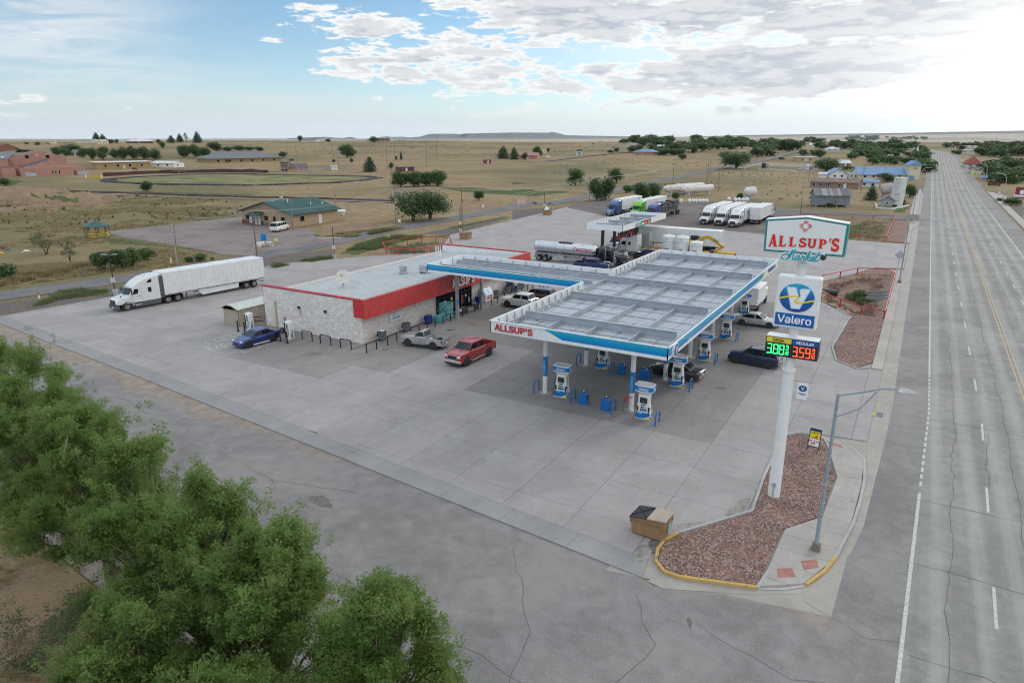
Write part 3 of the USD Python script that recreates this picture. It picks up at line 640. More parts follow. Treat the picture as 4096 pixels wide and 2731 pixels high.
kerb([(-8.8,33.1),(-9.25,31.85),(-9.3,30.95),(-9.02,29.9),(-8.35,29.25)],'rounded kerb end with flaked yellow paint near the brown skip',YELK)
kerb([(-8.35,29.25),(-7.6,29.2),(-4.1,30.3)],'bright yellow kerb at the street end of the near gravel island',YELK,h=.17)
kerb([(-4.08,30.3),(-3.85,32.0)],'short pale kerb between the gravel and the corner ramp')
PAVE=Polygon([(-4.0,30.45),(-2.2,31.75),(-1.25,34.4),(-.72,39),(-.6,44),(-.75,48),(-2.2,50.3),(-3.6,50.4),(-3.0,48.5),(-2.03,44.4),(-2.23,38.8),(-3.83,36.4)])
pv=thing('pavement','pale concrete footpath slabs curving round the near gravel island','pavement');meta(pv,kind='structure')
for k in range(14):
 q=PAVE.intersection(sbox(-6,29.8+k*1.5,0,31.3+k*1.5)).buffer(-.012,join_style=2);part(pv,'pavement_slab',MB().poly(q,-.05,.13),WALK)
for pts,in(([(-3.35,31.6),(-2.6,32.1),(-2.9,32.75),(-3.55,32.3)],),([(-2.35,32.9),(-1.75,33.5),(-1.95,34.2),(-2.6,33.6)],),([(-3.1,49.5),(-2.2,49.3),(-2.3,49.75),(-3.3,49.95)],)):part(pv,'tactile_plate',MB().poly(Polygon(pts),.13,.142),REDP)
kerb([(-2.3,50.5),(-.72,48.1),(-.5,45),(-.5,42),(-.62,39.1),(-1.1,35)],'pale kerb between footpath and gutter along the highway')
kerb([(-1.1,35),(-1.45,33.4),(-2.1,31.75)],'corner kerb with worn yellow paint by the street lamp',YELK)
kerb([(-2.1,31.75),(-3.,30.9),(-4.1,30.3)],'low curved kerb at the corner ramp',h=.06)
structure('gutter',MB().poly(Polygon([(-8.4,29.05),(-8.9,28.2),(-8.0,28.05),(-4.2,29.75),(-2.2,31.0),(-1.15,33.0),(-.45,36),(-.1,39),(.08,45),(.3,52),(.45,60),(.45,206),(-.75,206),(-.75,128),(-.75,51),(-.65,49),(-.42,45.2),(-.42,42),(-.52,39.1),(-1.0,35),(-1.35,33.3),(-2.0,31.65),(-2.95,30.8),(-4.1,30.2),(-7.6,29.1)]).buffer(0),-.05,.022),GUTTER,'concrete gutter strip along the kerb of the highway')
ISL2=Polygon([(-4.7,90.6),(-5.15,89.6),(-5.55,75),(-4.7,70.8),(-2.9,69.0),(-1.75,71.4),(-1.75,91),(-1.9,91),(-5.2,90.8)])
structure('gravel_island',MB().poly(ISL2,-.1,.11),GRAVEL_R,'red gravel island beyond the first driveway')
kerb([(-1.9,69.6),(-2.9,68.7),(-4.85,70.5),(-5.7,75),(-5.3,89.7),(-7.2,93)],'grey kerb round the second gravel island')
structure('gravel_island',MB().poly(Polygon([(-7.2,119.6),(-1.9,121),(-1.9,124),(-3,126.5),(-4.9,127),(-5.4,125.5)]),-.1,.11),GRAVEL_R,'small red gravel tip beyond the fenced basin')
kerb([(-2.6,126.8),(-4.9,127.3),(-5.6,125.5),(-7.4,119.6),(-11.3,110)],'kerb at the far tip of the fenced basin island')
pv2=thing('pavement','long straight footpath between the gravel islands and the highway gutter','pavement');meta(pv2,kind='structure')
for a,b_ in((69.5,126),(160.5,205)):
 for k in range(int((b_-a)/1.5)):part(pv2,'pavement_slab',MB().poly(sbox(-1.7,a+1.5*k,-.78,a+1.5*k+1.47),-.05,.13),WALK)
structure('gravel_strip',MB().poly(sbox(-5.2,160.5,-1.75,204.5),-.1,.11),GRAVEL_R,'red gravel strip between the far fenced basin and the footpath')
def bowl(pg,depth):
 b=pg.bounds;xs,ys=np.linspace(b[0],b[2],40),np.linspace(b[1],b[3],90);X,Y=np.meshgrid(xs,ys);import shapely
 D=shapely.distance(shapely.points(X,Y),pg.exterior);D=np.where(shapely.contains_xy(pg,X,Y),D,-.2)
 Z=.11-depth*np.clip(D/2.8,0,1)**1.2+.12*(meshkit.noise(np.stack([X*2,Y*2,X*0],-1),3)-.5)*np.clip(D,0,1)
 n,k=X.shape;idx=np.arange(n*k).reshape(n,k);f=[]
 ok=D>-.1
 for i in range(n-1):
  for j in range(k-1):
   if ok[i,j]or ok[i+1,j+1]or ok[i,j+1]or ok[i+1,j]:f+=[(idx[i,j],idx[i,j+1],idx[i+1,j+1]),(idx[i,j],idx[i+1,j+1],idx[i+1,j])]
 return MB().raw(np.stack([X,Y,Z],-1).reshape(-1,3),f)
structure('rock_basin',bowl(POND_A.buffer(.1),1.15),ROCKS,'sunken drainage basin lined with brown rocks')
structure('kerb',MB().poly(LineString([(-93.9,36.2),(-92.6,50),(-92.6,79),(-85.5,91.9),(-76.4,102.3)]).buffer(.16,cap_style=2),-.1,.1),KERB,'low concrete edge at the back of the lot behind the shop')
structure('kerb',MB().poly(LineString([(-76.1,102.4),(-88.2,123.4),(-90.,152),(-92.6,190)]).buffer(.16,cap_style=2),-.1,.1),KERB,'low concrete edge beside the rear dirt strip')
structure('kerb',MB().poly(LineString([(22.0+HX(y),y)for y in range(30,400,10)]).buffer(.15,cap_style=2),-.1,.13),KERB,'broken kerb on the far side of the highway')
structure('pavement',MB().poly(LineString([(23.0+HX(y),y)for y in range(150,400,10)]).buffer(.75,cap_style=2),-.1,.10),WALK,'narrow footpath on the far side of the highway')
structure('concrete_apron',MB().poly(vpoly(('4',1975,595),('4',2351,582),('4',2500,640),('4',2300,690),('4',2110,690)),.03,.06),CONC,'pale concrete apron in front of the buildings across the highway')
structure('pavement',MB().poly(LineString([(-1.3,y)for y in range(222,420,10)]).buffer(.9,cap_style=2),-.1,.1),WALK,'pale footpath beside the highway past the cross street')
structure('gutter',MB().poly(sbox(-.35,222,.45,420),-.1,.03),GUTTER,'far stretch of gutter beside the highway')
# -- the shop
STONE=[pm('wall_stone_%s'%a,c,.85,bump=.3,bscale=14,space='world',var=.1,vscale=4,rnd=0)for a,c in(('cream',(.74,.69,.645)),('pale',(.80,.76,.715)),('buff',(.70,.65,.605)),('rose',(.73,.67,.635)))]
MORTAR=pm('mortar',(.62,.58,.545),.9,space='world')
ROOFM=pm('roof_metal',(.56,.585,.59),.5,.0,var=.06,space='world',vscale=.5,dirt=((.52,.53,.53),.4,.35))
REDT=[pm('red_roof_tile_%s'%a,c,.42,space='world',var=.08,vscale=2,coat=.2)for a,c in(('bright',(.47,.028,.030)),('deep',(.42,.022,.026)))]
REDC=pm('red_coping',(.40,.022,.025),.42,space='world')
shop=thing('shop','white stone convenience shop with red tiled mansard and pale metal roof','shop',(0,0,0))
SX0,SX1,SY0,SY1=-63.1,-48.3,51.2,86.2
part(shop,'rear_wall',MB().box(SX0,SY0+.3,0,SX0+.3,SY1,3.9),MORTAR)
part(shop,'north_wall',MB().box(SX0,SY1-.3,0,SX1,SY1,4.75),WHITEM)
WIN=(64.0,71.75)
part(shop,'south_wall',MB().box(SX0,SY0+.05,0,SX1-.05,SY0+.35,4.66),MORTAR)
fw=MB().box(SX1-.35,SY0+.35,0,SX1-.05,WIN[0],3.2).box(SX1-.35,WIN[1],0,SX1-.05,SY1-.3,3.2).box(SX1-.35,WIN[0],2.62,SX1-.05,WIN[1],3.2)
part(shop,'front_wall',fw,MORTAR)
def ashlar(w,h,skip=None):
 out,y=[],.0
 while y<h-.06:
  band=random.choice((.2,.26,.32,.38));band=min(band,h-y);x=0.
  while x<w-.05:
   l=min(random.uniform(.32,.85),w-x)
   if w-x-l<.15:l=w-x
   cuts=[(y,band)]if band<.3 or random.random()<.4 else[(y,band*.5),(y+band*.5,band*.5)]
   for yy,hh in cuts:
    ls=[(x,l)]if l<.55 or random.random()<.5 else[(x,l*.45),(x+l*.45,l*.55)]
    for xx,ll in ls:out.append((xx,yy,ll,hh))
   x+=l
  y+=band
 return[r for r in out if not(skip and skip(*r))]
stones=[]
for x,y,w,h in ashlar(SX1-SX0,4.64):
 d=random.uniform(.035,.06);stones.append((MB().rbox(SX0+x+.007,SY0+.05-d,y+.007,SX0+x+w-.007,SY0+.06,y+h-.007,.012),random.choice(STONE)))
for a,b in((SY0,WIN[0]),(WIN[1],SY1)):
 for x,y,w,h in ashlar(b-a,3.0):
  d=random.uniform(.035,.06);stones.append((MB().box(SX1-.06,a+x+.007,y+.007,SX1-.05+d,a+x+w-.007,y+h-.007),random.choice(STONE)))
pieces(shop,'wall_stone',stones,'wall_stone_field')
ROOFZ=lambda x:4.45-(SX1-x)*.055
panels=[]
ny=76;wy=(SY1-.3-SY0-.4)/ny
for k in range(ny):
 y0=SY0+.38+k*wy;xa,xb=SX0-.25,SX1+.3;b=MB()
 b.raw([(xa,y0,ROOFZ(xa)),(xb,y0,ROOFZ(xb)),(xb,y0+wy,ROOFZ(xb)),(xa,y0+wy,ROOFZ(xa))],[(0,1,2),(0,2,3)])
 b.bar((xa,y0+.05,ROOFZ(xa)+.025),(xb,y0+.05,ROOFZ(xb)+.025),.09,.05)
 panels.append((b,ROOFM))
pieces(shop,'roof_panel',panels)
part(shop,'coping',MB().box(SX0-.1,SY0-.04,4.66,SX1-.35,SY0+.42,4.78),REDC)
part(shop,'coping',MB().box(SX0-.1,SY1-.36,4.76,SX1+.5,SY1+.06,4.9),REDC)
ins=MB()
for k in range(50):ins.box(SX0+.1+k*.295,SY1-.36,ROOFZ(SX0+k*.295)-.1,SX0+.1+k*.295+.06,SY1-.31,4.75)
part(shop,'parapet_lining',ins.box(SX0,SY1-.33,3.3,SX1,SY1-.305,4.75),WHITEM)
part(shop,'gutter_trim',MB().box(SX0-.06,SY0+.02,0,SX0-.005,SY0+.16,4.66),REDC)
MX,MZ0,MZ1=-47.3,2.94,4.88
MXT=-47.55
base=MB().loft([np.array([(SX1-.02,y,MZ0),(MX-.05,y,MZ0),(MXT-.06,y,MZ1),(MXT-.35,y,MZ1),(SX1-.02,y,4.3)])for y in(SY0-.28,SY1-.2)])
part(shop,'mansard',base,REDC)
tiles=[]
nrow,tw=5,.30;L=SY1-SY0-.1;ncol=int(L/tw)
for r in range(nrow):
 for c in range(ncol):
  y=SY0-.26+c*tw;a,b_=r/nrow,(r+1)/nrow
  P=lambda t,o:np.array([MX-.05+(MXT-MX)*t+o,0,MZ0+(MZ1-MZ0)*t])
  q=MB();rings=[]
  for t,lift in((a,.055),(b_+.01,.025)):
   rings.append(np.array([P(t,.0)+(0,y,0),P(t,lift*.6)+(0,y+.05,0),P(t,lift)+(0,y+tw*.5,0),P(t,lift*.6)+(0,y+tw-.05,0),P(t,.0)+(0,y+tw,0)]))
  q.loft(rings);tiles.append((q,REDT[(r*3+c*7)%5==0]))
pieces(shop,'mansard_tile',tiles,'mansard_tile_field')
part(shop,'mansard_cap',MB().box(MXT-.36,SY0-.3,MZ1-.02,MXT+.0,SY1-.1,MZ1+.05),pm('light_red_cap',(.50,.16,.15),.5,space='world'))
part(shop,'mansard_return',MB().loft([np.array([(SX1-.75,SY0-.30-e,MZ0),(MX-.02,SY0-.30-e,MZ0),(MXT,SY0-.30-e,MZ1),(SX1-.75,SY0-.30-e,MZ1)])for e in(0,.05)]),REDT[0])
part(shop,'corner_trim',MB().bar((MX-.03,SY0-.33,MZ0),(MXT,SY0-.33,MZ1),.12),pm('orange_red_trim',(.50,.07,.035),.4,space='world'))
lt=MB().text("ALLSUP'S",1.02,frame((-47.28,68.45,3.35),(0,1,0),(-.12,0,1)),.09,True,width=4.7)
part(shop,'sign_letters',lt,SIGNW)
gl=thing
door=part(shop,'entrance_frame',(lambda b:[b.box(SX1-.2,y-.05,0,SX1+.02,y+.05,2.62)for y in(64.05,65.5,66.9,68.0,69.3,70.1,70.9,71.6)]and b.box(SX1-.2,64,2.5,SX1+.02,71.75,2.64).box(SX1-.2,64,.0,SX1+.02,71.75,.12).box(SX1-.2,64,2.05,SX1+.02,71.75,2.12))(MB()),BLACK)
ys=(64.05,65.5,66.9,68.0,69.3,70.1,70.9,71.6)
for a,b_ in zip(ys[:-1],ys[1:]):part(door,'pane',MB().box(SX1-.11,a+.05,.12,SX1-.09,b_-.05,2.5),GLASSD)
POST=pm('window_poster',(.35,.05,.06),.6,var=.5,vscale=9,space='world')
for y,z,w,h,m in((66.0,1.2,.35,.5,SIGNW),(67.4,1.5,.35,.35,SIGNW),(69.7,.55,.5,1.1,POST),(70.5,1.3,.25,.3,SIGNW),(64.6,.5,.9,.5,pm('green_display',(.05,.16,.05),.6,space='world')),(67.5,.35,.8,.9,pm('snack_display',(.22,.15,.07),.6,var=.6,vscale=9,space='world')),(71.2,.4,.4,.7,pm('pale_poster',(.45,.5,.5),.6,space='world'))):
 part(door,'poster',MB().box(SX1-.088,y-w/2,z,SX1-.08,y+w/2,z+h),m)
ws=MB().rbox(SX1+.02,55.42,1.42,SX1+.2,57.32,2.32,.02);w_=part(shop,'wall_sign',ws,WHITEM)
def script(word,h,T,w=.085,depth=.02):
 """Flowing brush lettering from hand-drawn centre lines."""
 G_={'M':[[(0,.05),(-.12,.0),(-.3,.12),(-.25,.42),(.05,.55),(.28,.45),(.3,.2),(.2,-.1)],[(.3,.2),(.42,.7),(.52,1.0),(.5,.5),(.42,.05)],[(.46,.35),(.62,.75),(.8,1.02),(.76,.5),(.8,.08),(.95,.1)]],'a':[[(.38,.42),(.2,.46),(.05,.25),(.1,.04),(.25,.06),(.4,.4),(.38,.12),(.5,.05),(.6,.15)]],'r':[[(0,.1),(.1,.35),(.14,.5),(.2,.36),(.34,.4),(.3,.15),(.42,.05),(.52,.15)]],'k':[[(0,.1),(.2,.6),(.26,.95),(.14,.9),(.06,.4),(.02,.02)],[(.05,.25),(.25,.48),(.36,.4),(.2,.26),(.34,.05),(.5,.12)]],'e':[[(0,.15),(.25,.26),(.3,.42),(.16,.46),(.05,.22),(.15,.04),(.32,.06),(.45,.2)]],'t':[[(.0,.2),(.2,.75),(.22,.95),(.1,.5),(.08,.12),(.2,.03),(.4,.2)],[(-.05,.6),(.2,.64),(.45,.74),(.55,.7)]]}
 adv={'M':.98,'a':.55,'r':.47,'k':.46,'e':.40,'t':.45};x=0.;lines=[]
 for ch in word:
  for st_ in G_[ch]:
   p=np.array(st_)+(x,0);tt=np.arange(len(p));q=np.linspace(0,len(p)-1,len(p)*5)
   from scipy.interpolate import make_interp_spline
   c=make_interp_spline(tt,p,k=min(3,len(p)-1))(q);lines.append(LineString(c+np.c_[c[:,1]*.22,c[:,0]*.0]))
  x+=adv[ch]
 return unary_union([l.buffer(w/2*1.0)for l in lines]),x
def put_script(word,width,T,depth,grow=0.,w=.10):
 pg,x=script(word,1,T,w);b=pg.bounds;k=width/(b[2]-b[0]);pg=affinity.translate(pg,-(b[0]+b[2])/2,0)
 if grow:pg=pg.buffer(grow)
 pg=affinity.scale(pg,k,k,origin=(0,0));return MB().poly(pg,0,depth,T)
part(w_,'lettering',put_script('Market',1.55,frame((SX1+.205,56.4,1.66),(0,1,.0),(0,0,1)),.01),TURQ)
part(w_,'small_lettering',MB().text("ALLSUP'S",.1,frame((SX1+.205,56.1,2.12),(0,1,0),(0,0,1)),.01),pm('pale_red_print',(.55,.25,.25),.5))
for x,z in((-58.3,3.2),(-51.2,2.9)):part(shop,'wall_plate',MB().rbox(x-.16,SY0-.12,z-.16,x+.16,SY0,z+.16,.02),WHITEM)
for x,z in((-57.4,2.9),(-53.4,2.95)):part(shop,'wall_lamp',MB().rbox(x-.17,SY0-.22,z-.18,x+.17,SY0,z+.1,.04),BLACK)
for x,z,w,h in((-57.3,2.2,.45,.75),):part(shop,'wall_notice',MB().box(x-w/2,SY0-.015,z-h/2,x+w/2,SY0-.01,z+h/2),pm('faded_notice',(.62,.42,.42),.8,var=.4,vscale=9))
part(shop,'down_pipe',MB().box(-61.35,SY0-.1,0,-61.1,SY0,3.15),pm('beige_pipe',(.43,.37,.28),.6))
part(shop,'meter_box',MB().rbox(-60.0,SY0-.2,1.05,-59.7,SY0,1.45,.02).tube([(-59.85,SY0-.1,1.05),(-59.85,SY0-.1,0)],.03),GREY)
for i,(px,py)in enumerate(((-60.6,52.6),(-58.6,53.2),(-57.3,52.2),(-52.0,53.3),(-57.9,55.8),(-54.6,57.4),(-56.7,60.9),(-58.5,66),(-59.4,71))):
 part(shop,'vent_pipe',MB().cyl((px,py,ROOFZ(px)),(px,py,ROOFZ(px)+.42),.05,n=8),WHITE)
dish=thing('satellite_dish','large white satellite dish on the shop roof','satellite dish',(-56.2,57.0,ROOFZ(-56.2)))
nrm_=np.array([.35,-.75,.56]);nrm_/=np.linalg.norm(nrm_);c0=np.array([0,0,1.35])
prof=[(r,r*r*.32)for r in(0.001,.2,.4,.6,.78,.86)]
part(dish,'bowl',MB().tube([c0+nrm_*(b-.0)for a,b in prof],[a for a,b in prof],24,False),pm('dish_white',(.66,.63,.56),.55,dirt=((.45,.42,.35),2.,.5)),smooth=True)
part(dish,'mast',MB().tube([(0,0,0),c0],.045,8).tube([(.7,0,0),(0,0,.8)],.025).tube([(-.6,.4,0),(0,0,.8)],.025).tube([(-.2,-.6,0),(0,0,.7)],.025),GREY)
part(dish,'feed',MB().tube([c0-nrm_*.05+(0,0,-.7),c0+nrm_*.65],.02).cbox(c0+nrm_*.62,(.22,.22,.22)),GREY)
vent=thing('roof_fan','round galvanised extractor fan on the shop roof','roof fan',(-55.7,67.2,ROOFZ(-55.7)))
part(vent,'curb',MB().rbox(-.45,-.45,0,.45,.45,.4,.03),GALV);part(vent,'cowl',MB().tube([(0,0,.4),(0,0,.55),(0,0,.6),(0,0,1.1),(0,0,1.2)],[.35,.35,.5,.52,.40],20),GALV,smooth=30);part(vent,'brace',MB().bar((.5,0,.05),(.75,0,.05),.05).bar((.75,.0,.05),(.4,0,.6),.04),GREY)
ac=thing('air_conditioner','grey box air conditioner on the shop roof next to the canopy arm','air conditioner',(-53.1,68.3,ROOFZ(-53.1)))
part(ac,'case',MB().rbox(-.55,-.5,.25,.55,.5,1.15,.03),GALV);part(ac,'stand',MB().box(-.5,-.45,0,-.42,.45,.25).box(.42,-.45,0,.5,.45,.25),GREY);part(ac,'grille',MB().box(.55,-.35,.4,.56,.35,1.0),DGREY)
fl=thing('flue_pipe','cluster of four tall thin flue pipes at the back of the shop roof','flue',(-60.6,80.6,ROOFZ(-60.6)))
for k in range(4):part(fl,'flue',MB().cyl((k*.22,k*.12,0),(k*.22,k*.12,1.7),.05,n=8),WHITE)
# -- canopies
BEAM=pm('grey_blue_steel',(.37,.40,.44),.5,.1,space='world',vscale=1,dirt=((.28,.26,.25),2.,.3))
DECK=pm('deck_steel',(.58,.62,.65),.5,.0,space='world',var=.06,vscale=.8)
BLUEF=pm('fascia_blue',(.0,.255,.50),.32,space='world',var=.03);
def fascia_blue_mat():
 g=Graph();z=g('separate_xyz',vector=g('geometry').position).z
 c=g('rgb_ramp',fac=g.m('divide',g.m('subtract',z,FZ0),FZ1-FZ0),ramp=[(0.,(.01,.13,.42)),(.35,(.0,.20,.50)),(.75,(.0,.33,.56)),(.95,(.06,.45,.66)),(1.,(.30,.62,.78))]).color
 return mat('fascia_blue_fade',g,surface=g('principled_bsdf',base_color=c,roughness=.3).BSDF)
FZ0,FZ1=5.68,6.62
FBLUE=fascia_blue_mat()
FWHITE=pm('fascia_white',(.76,.78,.79),.35,space='world',var=.03)
def ibeam(b,p,q,h,w=.2,t=.03):
 p,q=np.array(p,float),np.array(q,float);o=np.array([0,0,h/2])
 return b.bar(p,q,t,h).bar(p+o,q+o,w,t).bar(p-o,q-o,w,t)
def deck(parent,x0,x1,y0,y1,z,along='x',pitch=.42):
 items=[]
 n=int((y1-y0)/pitch)
 for k in range(n):
  y=y0+k*pitch;b=MB();e=pitch-.09
  b.raw([(x0,y,z),(x1,y,z),(x1,y+e,z),(x0,y+e,z)],[(0,1,2),(0,2,3)])
  b.box(x0,y+e,z-.0,x1,y+pitch,z+.07);items.append((b,DECK))
 pieces(parent,'deck_panel',items)
can=thing('fuel_canopy','big open topped fuel canopy with blue and white fascia and grey steel beams','canopy')
CX0,CX1,CY0,CY1=-28.75,-13.85,45.3,87.3;AX0,AY0,AY1=-48.8,63.2,70.8;DZ=5.72
deck(can,CX0+.15,CX1-.15,CY0+.15,CY1-.15,DZ);deck(can,AX0+.15,CX0+.1,AY0+.15,AY1-.15,DZ+.004)
TH=.07
def panel(p,q,z0,z1,m,nm='fascia_panel',pr=0.):
 p,q=np.array(p,float),np.array(q,float);d=(q-p)/np.linalg.norm(q-p);n=np.array([d[1],-d[0]])
 v=[(*(p+n*pr),z0),(*(q+n*pr),z0),(*(q+n*pr),z1),(*(p+n*pr),z1)]
 return part(can,nm,MB().slab(v,TH+pr),m)
ZS=FZ0+.26
panel((CX0,CY0),(CX1,CY0),FZ0,ZS,FWHITE)
v=[(CX0,ZS),(-22.2,ZS),(-23.9,FZ1),(CX0,FZ1)]
part(can,'fascia_panel',MB().slab([(x,CY0,z)for x,z in v],TH),FWHITE)
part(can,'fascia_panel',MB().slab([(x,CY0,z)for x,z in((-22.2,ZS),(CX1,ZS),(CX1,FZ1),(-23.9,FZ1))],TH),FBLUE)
part(can,'name_letters',MB().text("ALLSUP'S",.50,frame((-26.55,CY0-.01,FZ0+.24),(1,0,0),(0,0,1)),.07,True,width=3.5),REDL)
YB=78.6
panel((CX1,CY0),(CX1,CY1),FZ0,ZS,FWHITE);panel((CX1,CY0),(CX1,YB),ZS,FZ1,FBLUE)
panel((CX1,YB),(CX1,CY1),ZS,FZ1,FWHITE)
part(can,'yellow_swoosh',MB().slab([(CX1+.012,YB-.8,ZS-.1),(CX1+.012,YB-.2,ZS-.1),(CX1+.012,YB+.9,FZ1),(CX1+.012,YB+.3,FZ1)],.01),YELB)
part(can,'brand_letters',MB().text('Valero',.48,frame((CX1+.005,83.2,FZ0+.3),(0,1,0),(0,0,1)),.03,True,width=4.4),BLUED)
panel((CX1,CY1),(CX0,CY1),FZ0,FZ1,FWHITE);panel((CX0,CY1),(CX0,AY1),FZ0,FZ1,FWHITE);panel((CX0,AY0),(CX0,CY0),FZ0,FZ1,FWHITE)
panel((AX0,AY0),(CX0,AY0),FZ0,ZS,FWHITE);panel((AX0,AY0),(CX0,AY0),ZS,FZ1,FBLUE)
panel((CX0,AY1),(AX0,AY1),FZ0,FZ1,FWHITE);panel((AX0,AY1),(AX0,AY0),FZ0,FZ1,FWHITE)
for a,b_ in(((CX0,CY0),(CX1,CY0)),((CX1,CY0),(CX1,CY1)),((CX1,CY1),(CX0,CY1)),((CX0,CY1),(CX0,AY1)),((CX0,AY0),(CX0,CY0)),((AX0,AY0),(CX0,AY0)),((CX0,AY1),(AX0,AY1)),((AX0,AY1),(AX0,AY0))):
 part(can,'edge_trim',MB().bar((*a,FZ1+.02),(*b_,FZ1+.02),.13,.04),pm('edge_trim_white',(.74,.79,.82),.35,space='world'))
em=part(can,'emblem',MB().cyl((CX1-.0,46.7,6.15),(CX1+.16,46.7,6.15),.56,n=28),SIGNW)
part(em,'emblem_ring',MB().cyl((CX1+.16,46.7,6.15),(CX1+.175,46.7,6.15),.46,n=28),BLUED)
part(em,'emblem_letter',MB().text('V',.5,frame((CX1+.178,46.7,5.9),(0,1,0),(0,0,1)),.02),SIGNW)
BY=(50.0,58.9,67.8,76.7,85.3);BXS=(-28.1,-24.6,-21.2,-17.6,-14.5)
for y in BY:part(can,'cross_beam',ibeam(MB(),(BXS[0],y,6.22),(BXS[-1]-.2,y,6.22),.62,.24),BEAM)
for x in BXS:
 for a,b_ in zip((CY0+.2,)+BY,BY+(CY1-.2,)):
  part(can,'long_beam',ibeam(MB(),(x,a+.14,6.0),(x,b_-.14,6.0),.36,.15),BEAM)
pur=MB()
for y in np.arange(CY0+1.2,CY1,2.22):pur.box(BXS[0],y-.03,5.80,BXS[-1],y+.03,5.84)
for x in(BXS[0]+1.7,BXS[1]+1.7,BXS[2]+1.8,BXS[3]+1.6):pur.box(x-.02,CY0+.2,5.795,x+.02,CY1-.2,5.82)
part(can,'tie_rod',pur,GALV,kind='stuff')
for x,y in[(x,y+.25)for x in(-27.0,-19.4)for y in BY]:part(can,'beam_post',MB().box(x-.18,y-.16,5.75,x+.18,y+.16,6.15),BEAM)
br=MB()
def braces(p,q,inward,step=1.15):
 l=densify([p,q],step)[1:-1]
 for k,c in enumerate(l):
  a=np.array([*c,0]);i=np.array([*inward,0.])
  br.bar(a+i*.1+(0,0,DZ),a+i*.1+(0,0,FZ1-.05),.05).bar(a+i*.1+(0,0,FZ1-.1),a+i*.85+(0,0,DZ+.12),.045)
braces((CX0,CY0),(CX0,AY0),(1,0));braces((CX0,AY1),(CX0,CY1),(1,0));braces((CX0,CY1),(CX1,CY1),(0,-1),1.4);braces((AX0,AY1),(CX0,AY1),(0,-1),1.6);braces((AX0,AY0),(AX0,AY1),(1,0),1.6)
part(can,'fascia_brace',br,GALV,kind='stuff')
ab=MB()
for y in(65.2,67.8+.6,69.6):part(can,'arm_beam',ibeam(MB(),(AX0+.6,y,6.15),(CX0+.2,y,6.15),.42,.16),BEAM)
for x in(-44.5,-40.4,-36.2,-32.2):part(can,'arm_tie',MB().bar((x,AY0+.2,6.42),(x+1.6,AY1-.2,6.42),.05),GALV)
def column(x,y,z,wrap=True,r=.2):
 part(can,'column',MB().cyl((x,y,0.06),(x,y,z),r,n=20),WHITE,smooth=30)
 part(can,'column_footing',MB().cyl((x,y,.05),(x,y,.075),.55,n=24),WALK)
 if wrap:
  part(can,'column_wrap',MB().cyl((x,y,1.62),(x,y,3.35),r+.006,n=20),BLUEV,smooth=30)
  part(can,'wrap_band',MB().cyl((x,y,1.585),(x,y,1.62),r+.008,n=20),YELB)
  part(can,'wrap_lettering',MB().text('Valero',.24,frame((x+.1,y-r-.0,2.35),(0,0,1),(-1,0,0)),.012,True,width=1.25),pm('light_blue_print',(.25,.55,.80),.5))
for x in(-25.2,-17.45):
 for y in(48.3,56.7,64.2,72.6,80.9):column(x,y,5.7,y<60)
for y in(64.9,70.2):part(can,'arm_column',MB().box(-45.95,y-.16,.06,-45.65,y+.16,5.7),GREY);part(can,'arm_column_foot',MB().box(-46.1,y-.3,.06,-45.5,y+.3,.09),GREY)
part(can,'accessible_sign',MB().box(-45.64,64.72,1.7,-45.62,65.08,2.35),BLUEV)
part(can,'accessible_sign',MB().box(-45.64,70.05,1.9,-45.62,70.4,2.3),BLUEV)
air=thing('air_hose_reel','red air hose reel fixed to the front right canopy column','hose reel',(-17.78,47.9,1.15))
part(air,'reel',MB().cyl((-.08,-.06,0),(.08,-.06,0),.2,n=20),REDL);part(air,'hose',MB().tube([(-.1,-.06,-.15),(-.12,-.06,-.9),(-.14,-.06,-1.05)],.012),PLASTIC)
part(air,'air_notice',MB().text('AIR',.12,frame((.32,.19,.05),(1,0,0),(0,0,1)),.01),REDL)
dc=thing('diesel_canopy','smaller white fascia canopy over the lorry pumps with LED prices','canopy')
DX0,DX1,DY0,DY1=-49.0,-42.25,108.2,130.8;can,keep=dc,can
deck(dc,DX0+.1,DX1-.1,DY0+.1,DY1-.1,5.72,pitch=.6)
for a,b_ in(((DX0,DY0),(DX1,DY0)),((DX1,DY0),(DX1,DY1)),((DX1,DY1),(DX0,DY1)),((DX0,DY1),(DX0,DY0))):panel(a,b_,5.62,6.6,FWHITE)
for y in(110.6,116,121.4,126.8):part(dc,'cross_beam',ibeam(MB(),(DX0+.9,y,6.2),(DX1-.6,y,6.2),.5,.22),BEAM)
for x in(-46.9,-44.4):part(dc,'long_beam',ibeam(MB(),(x,DY0+.3,5.95),(x,DY1-.3,5.95),.3,.14),BEAM)
br=MB();braces((DX0,DY0),(DX0,DY1),(1,0));braces((DX0,DY0),(DX1,DY0),(0,1),1.3);part(dc,'fascia_brace',br,GALV,kind='stuff')
for y in(109.9,115.3,121.,126.6):part(dc,'column',MB().box(-46.75,y-.22,.06,-46.3,y+.22,5.7),BLACK)
def display(parent,x,y0,y1,z0,z1,m,txts):
 b=part(parent,'fascia_sign',MB().box(x,y0,z0,x+.05,y1,z1),m)
 for t,y,z,h,mm,w in txts:part(b,'lettering',MB().text(t,h,frame((x+.052,y,z),(0,1,0),(0,0,1)),.01,True,width=w),mm)
def led(name,c,s):return pm(name,c,.5,emit=(*c,s),var=0)
LEDG,LEDR=led('led_green',(.05,.9,.25),1.3),led('led_red',(1.,.10,.03),1.3)
SIGNK=pm('sign_black',(.012,.012,.014),.4)
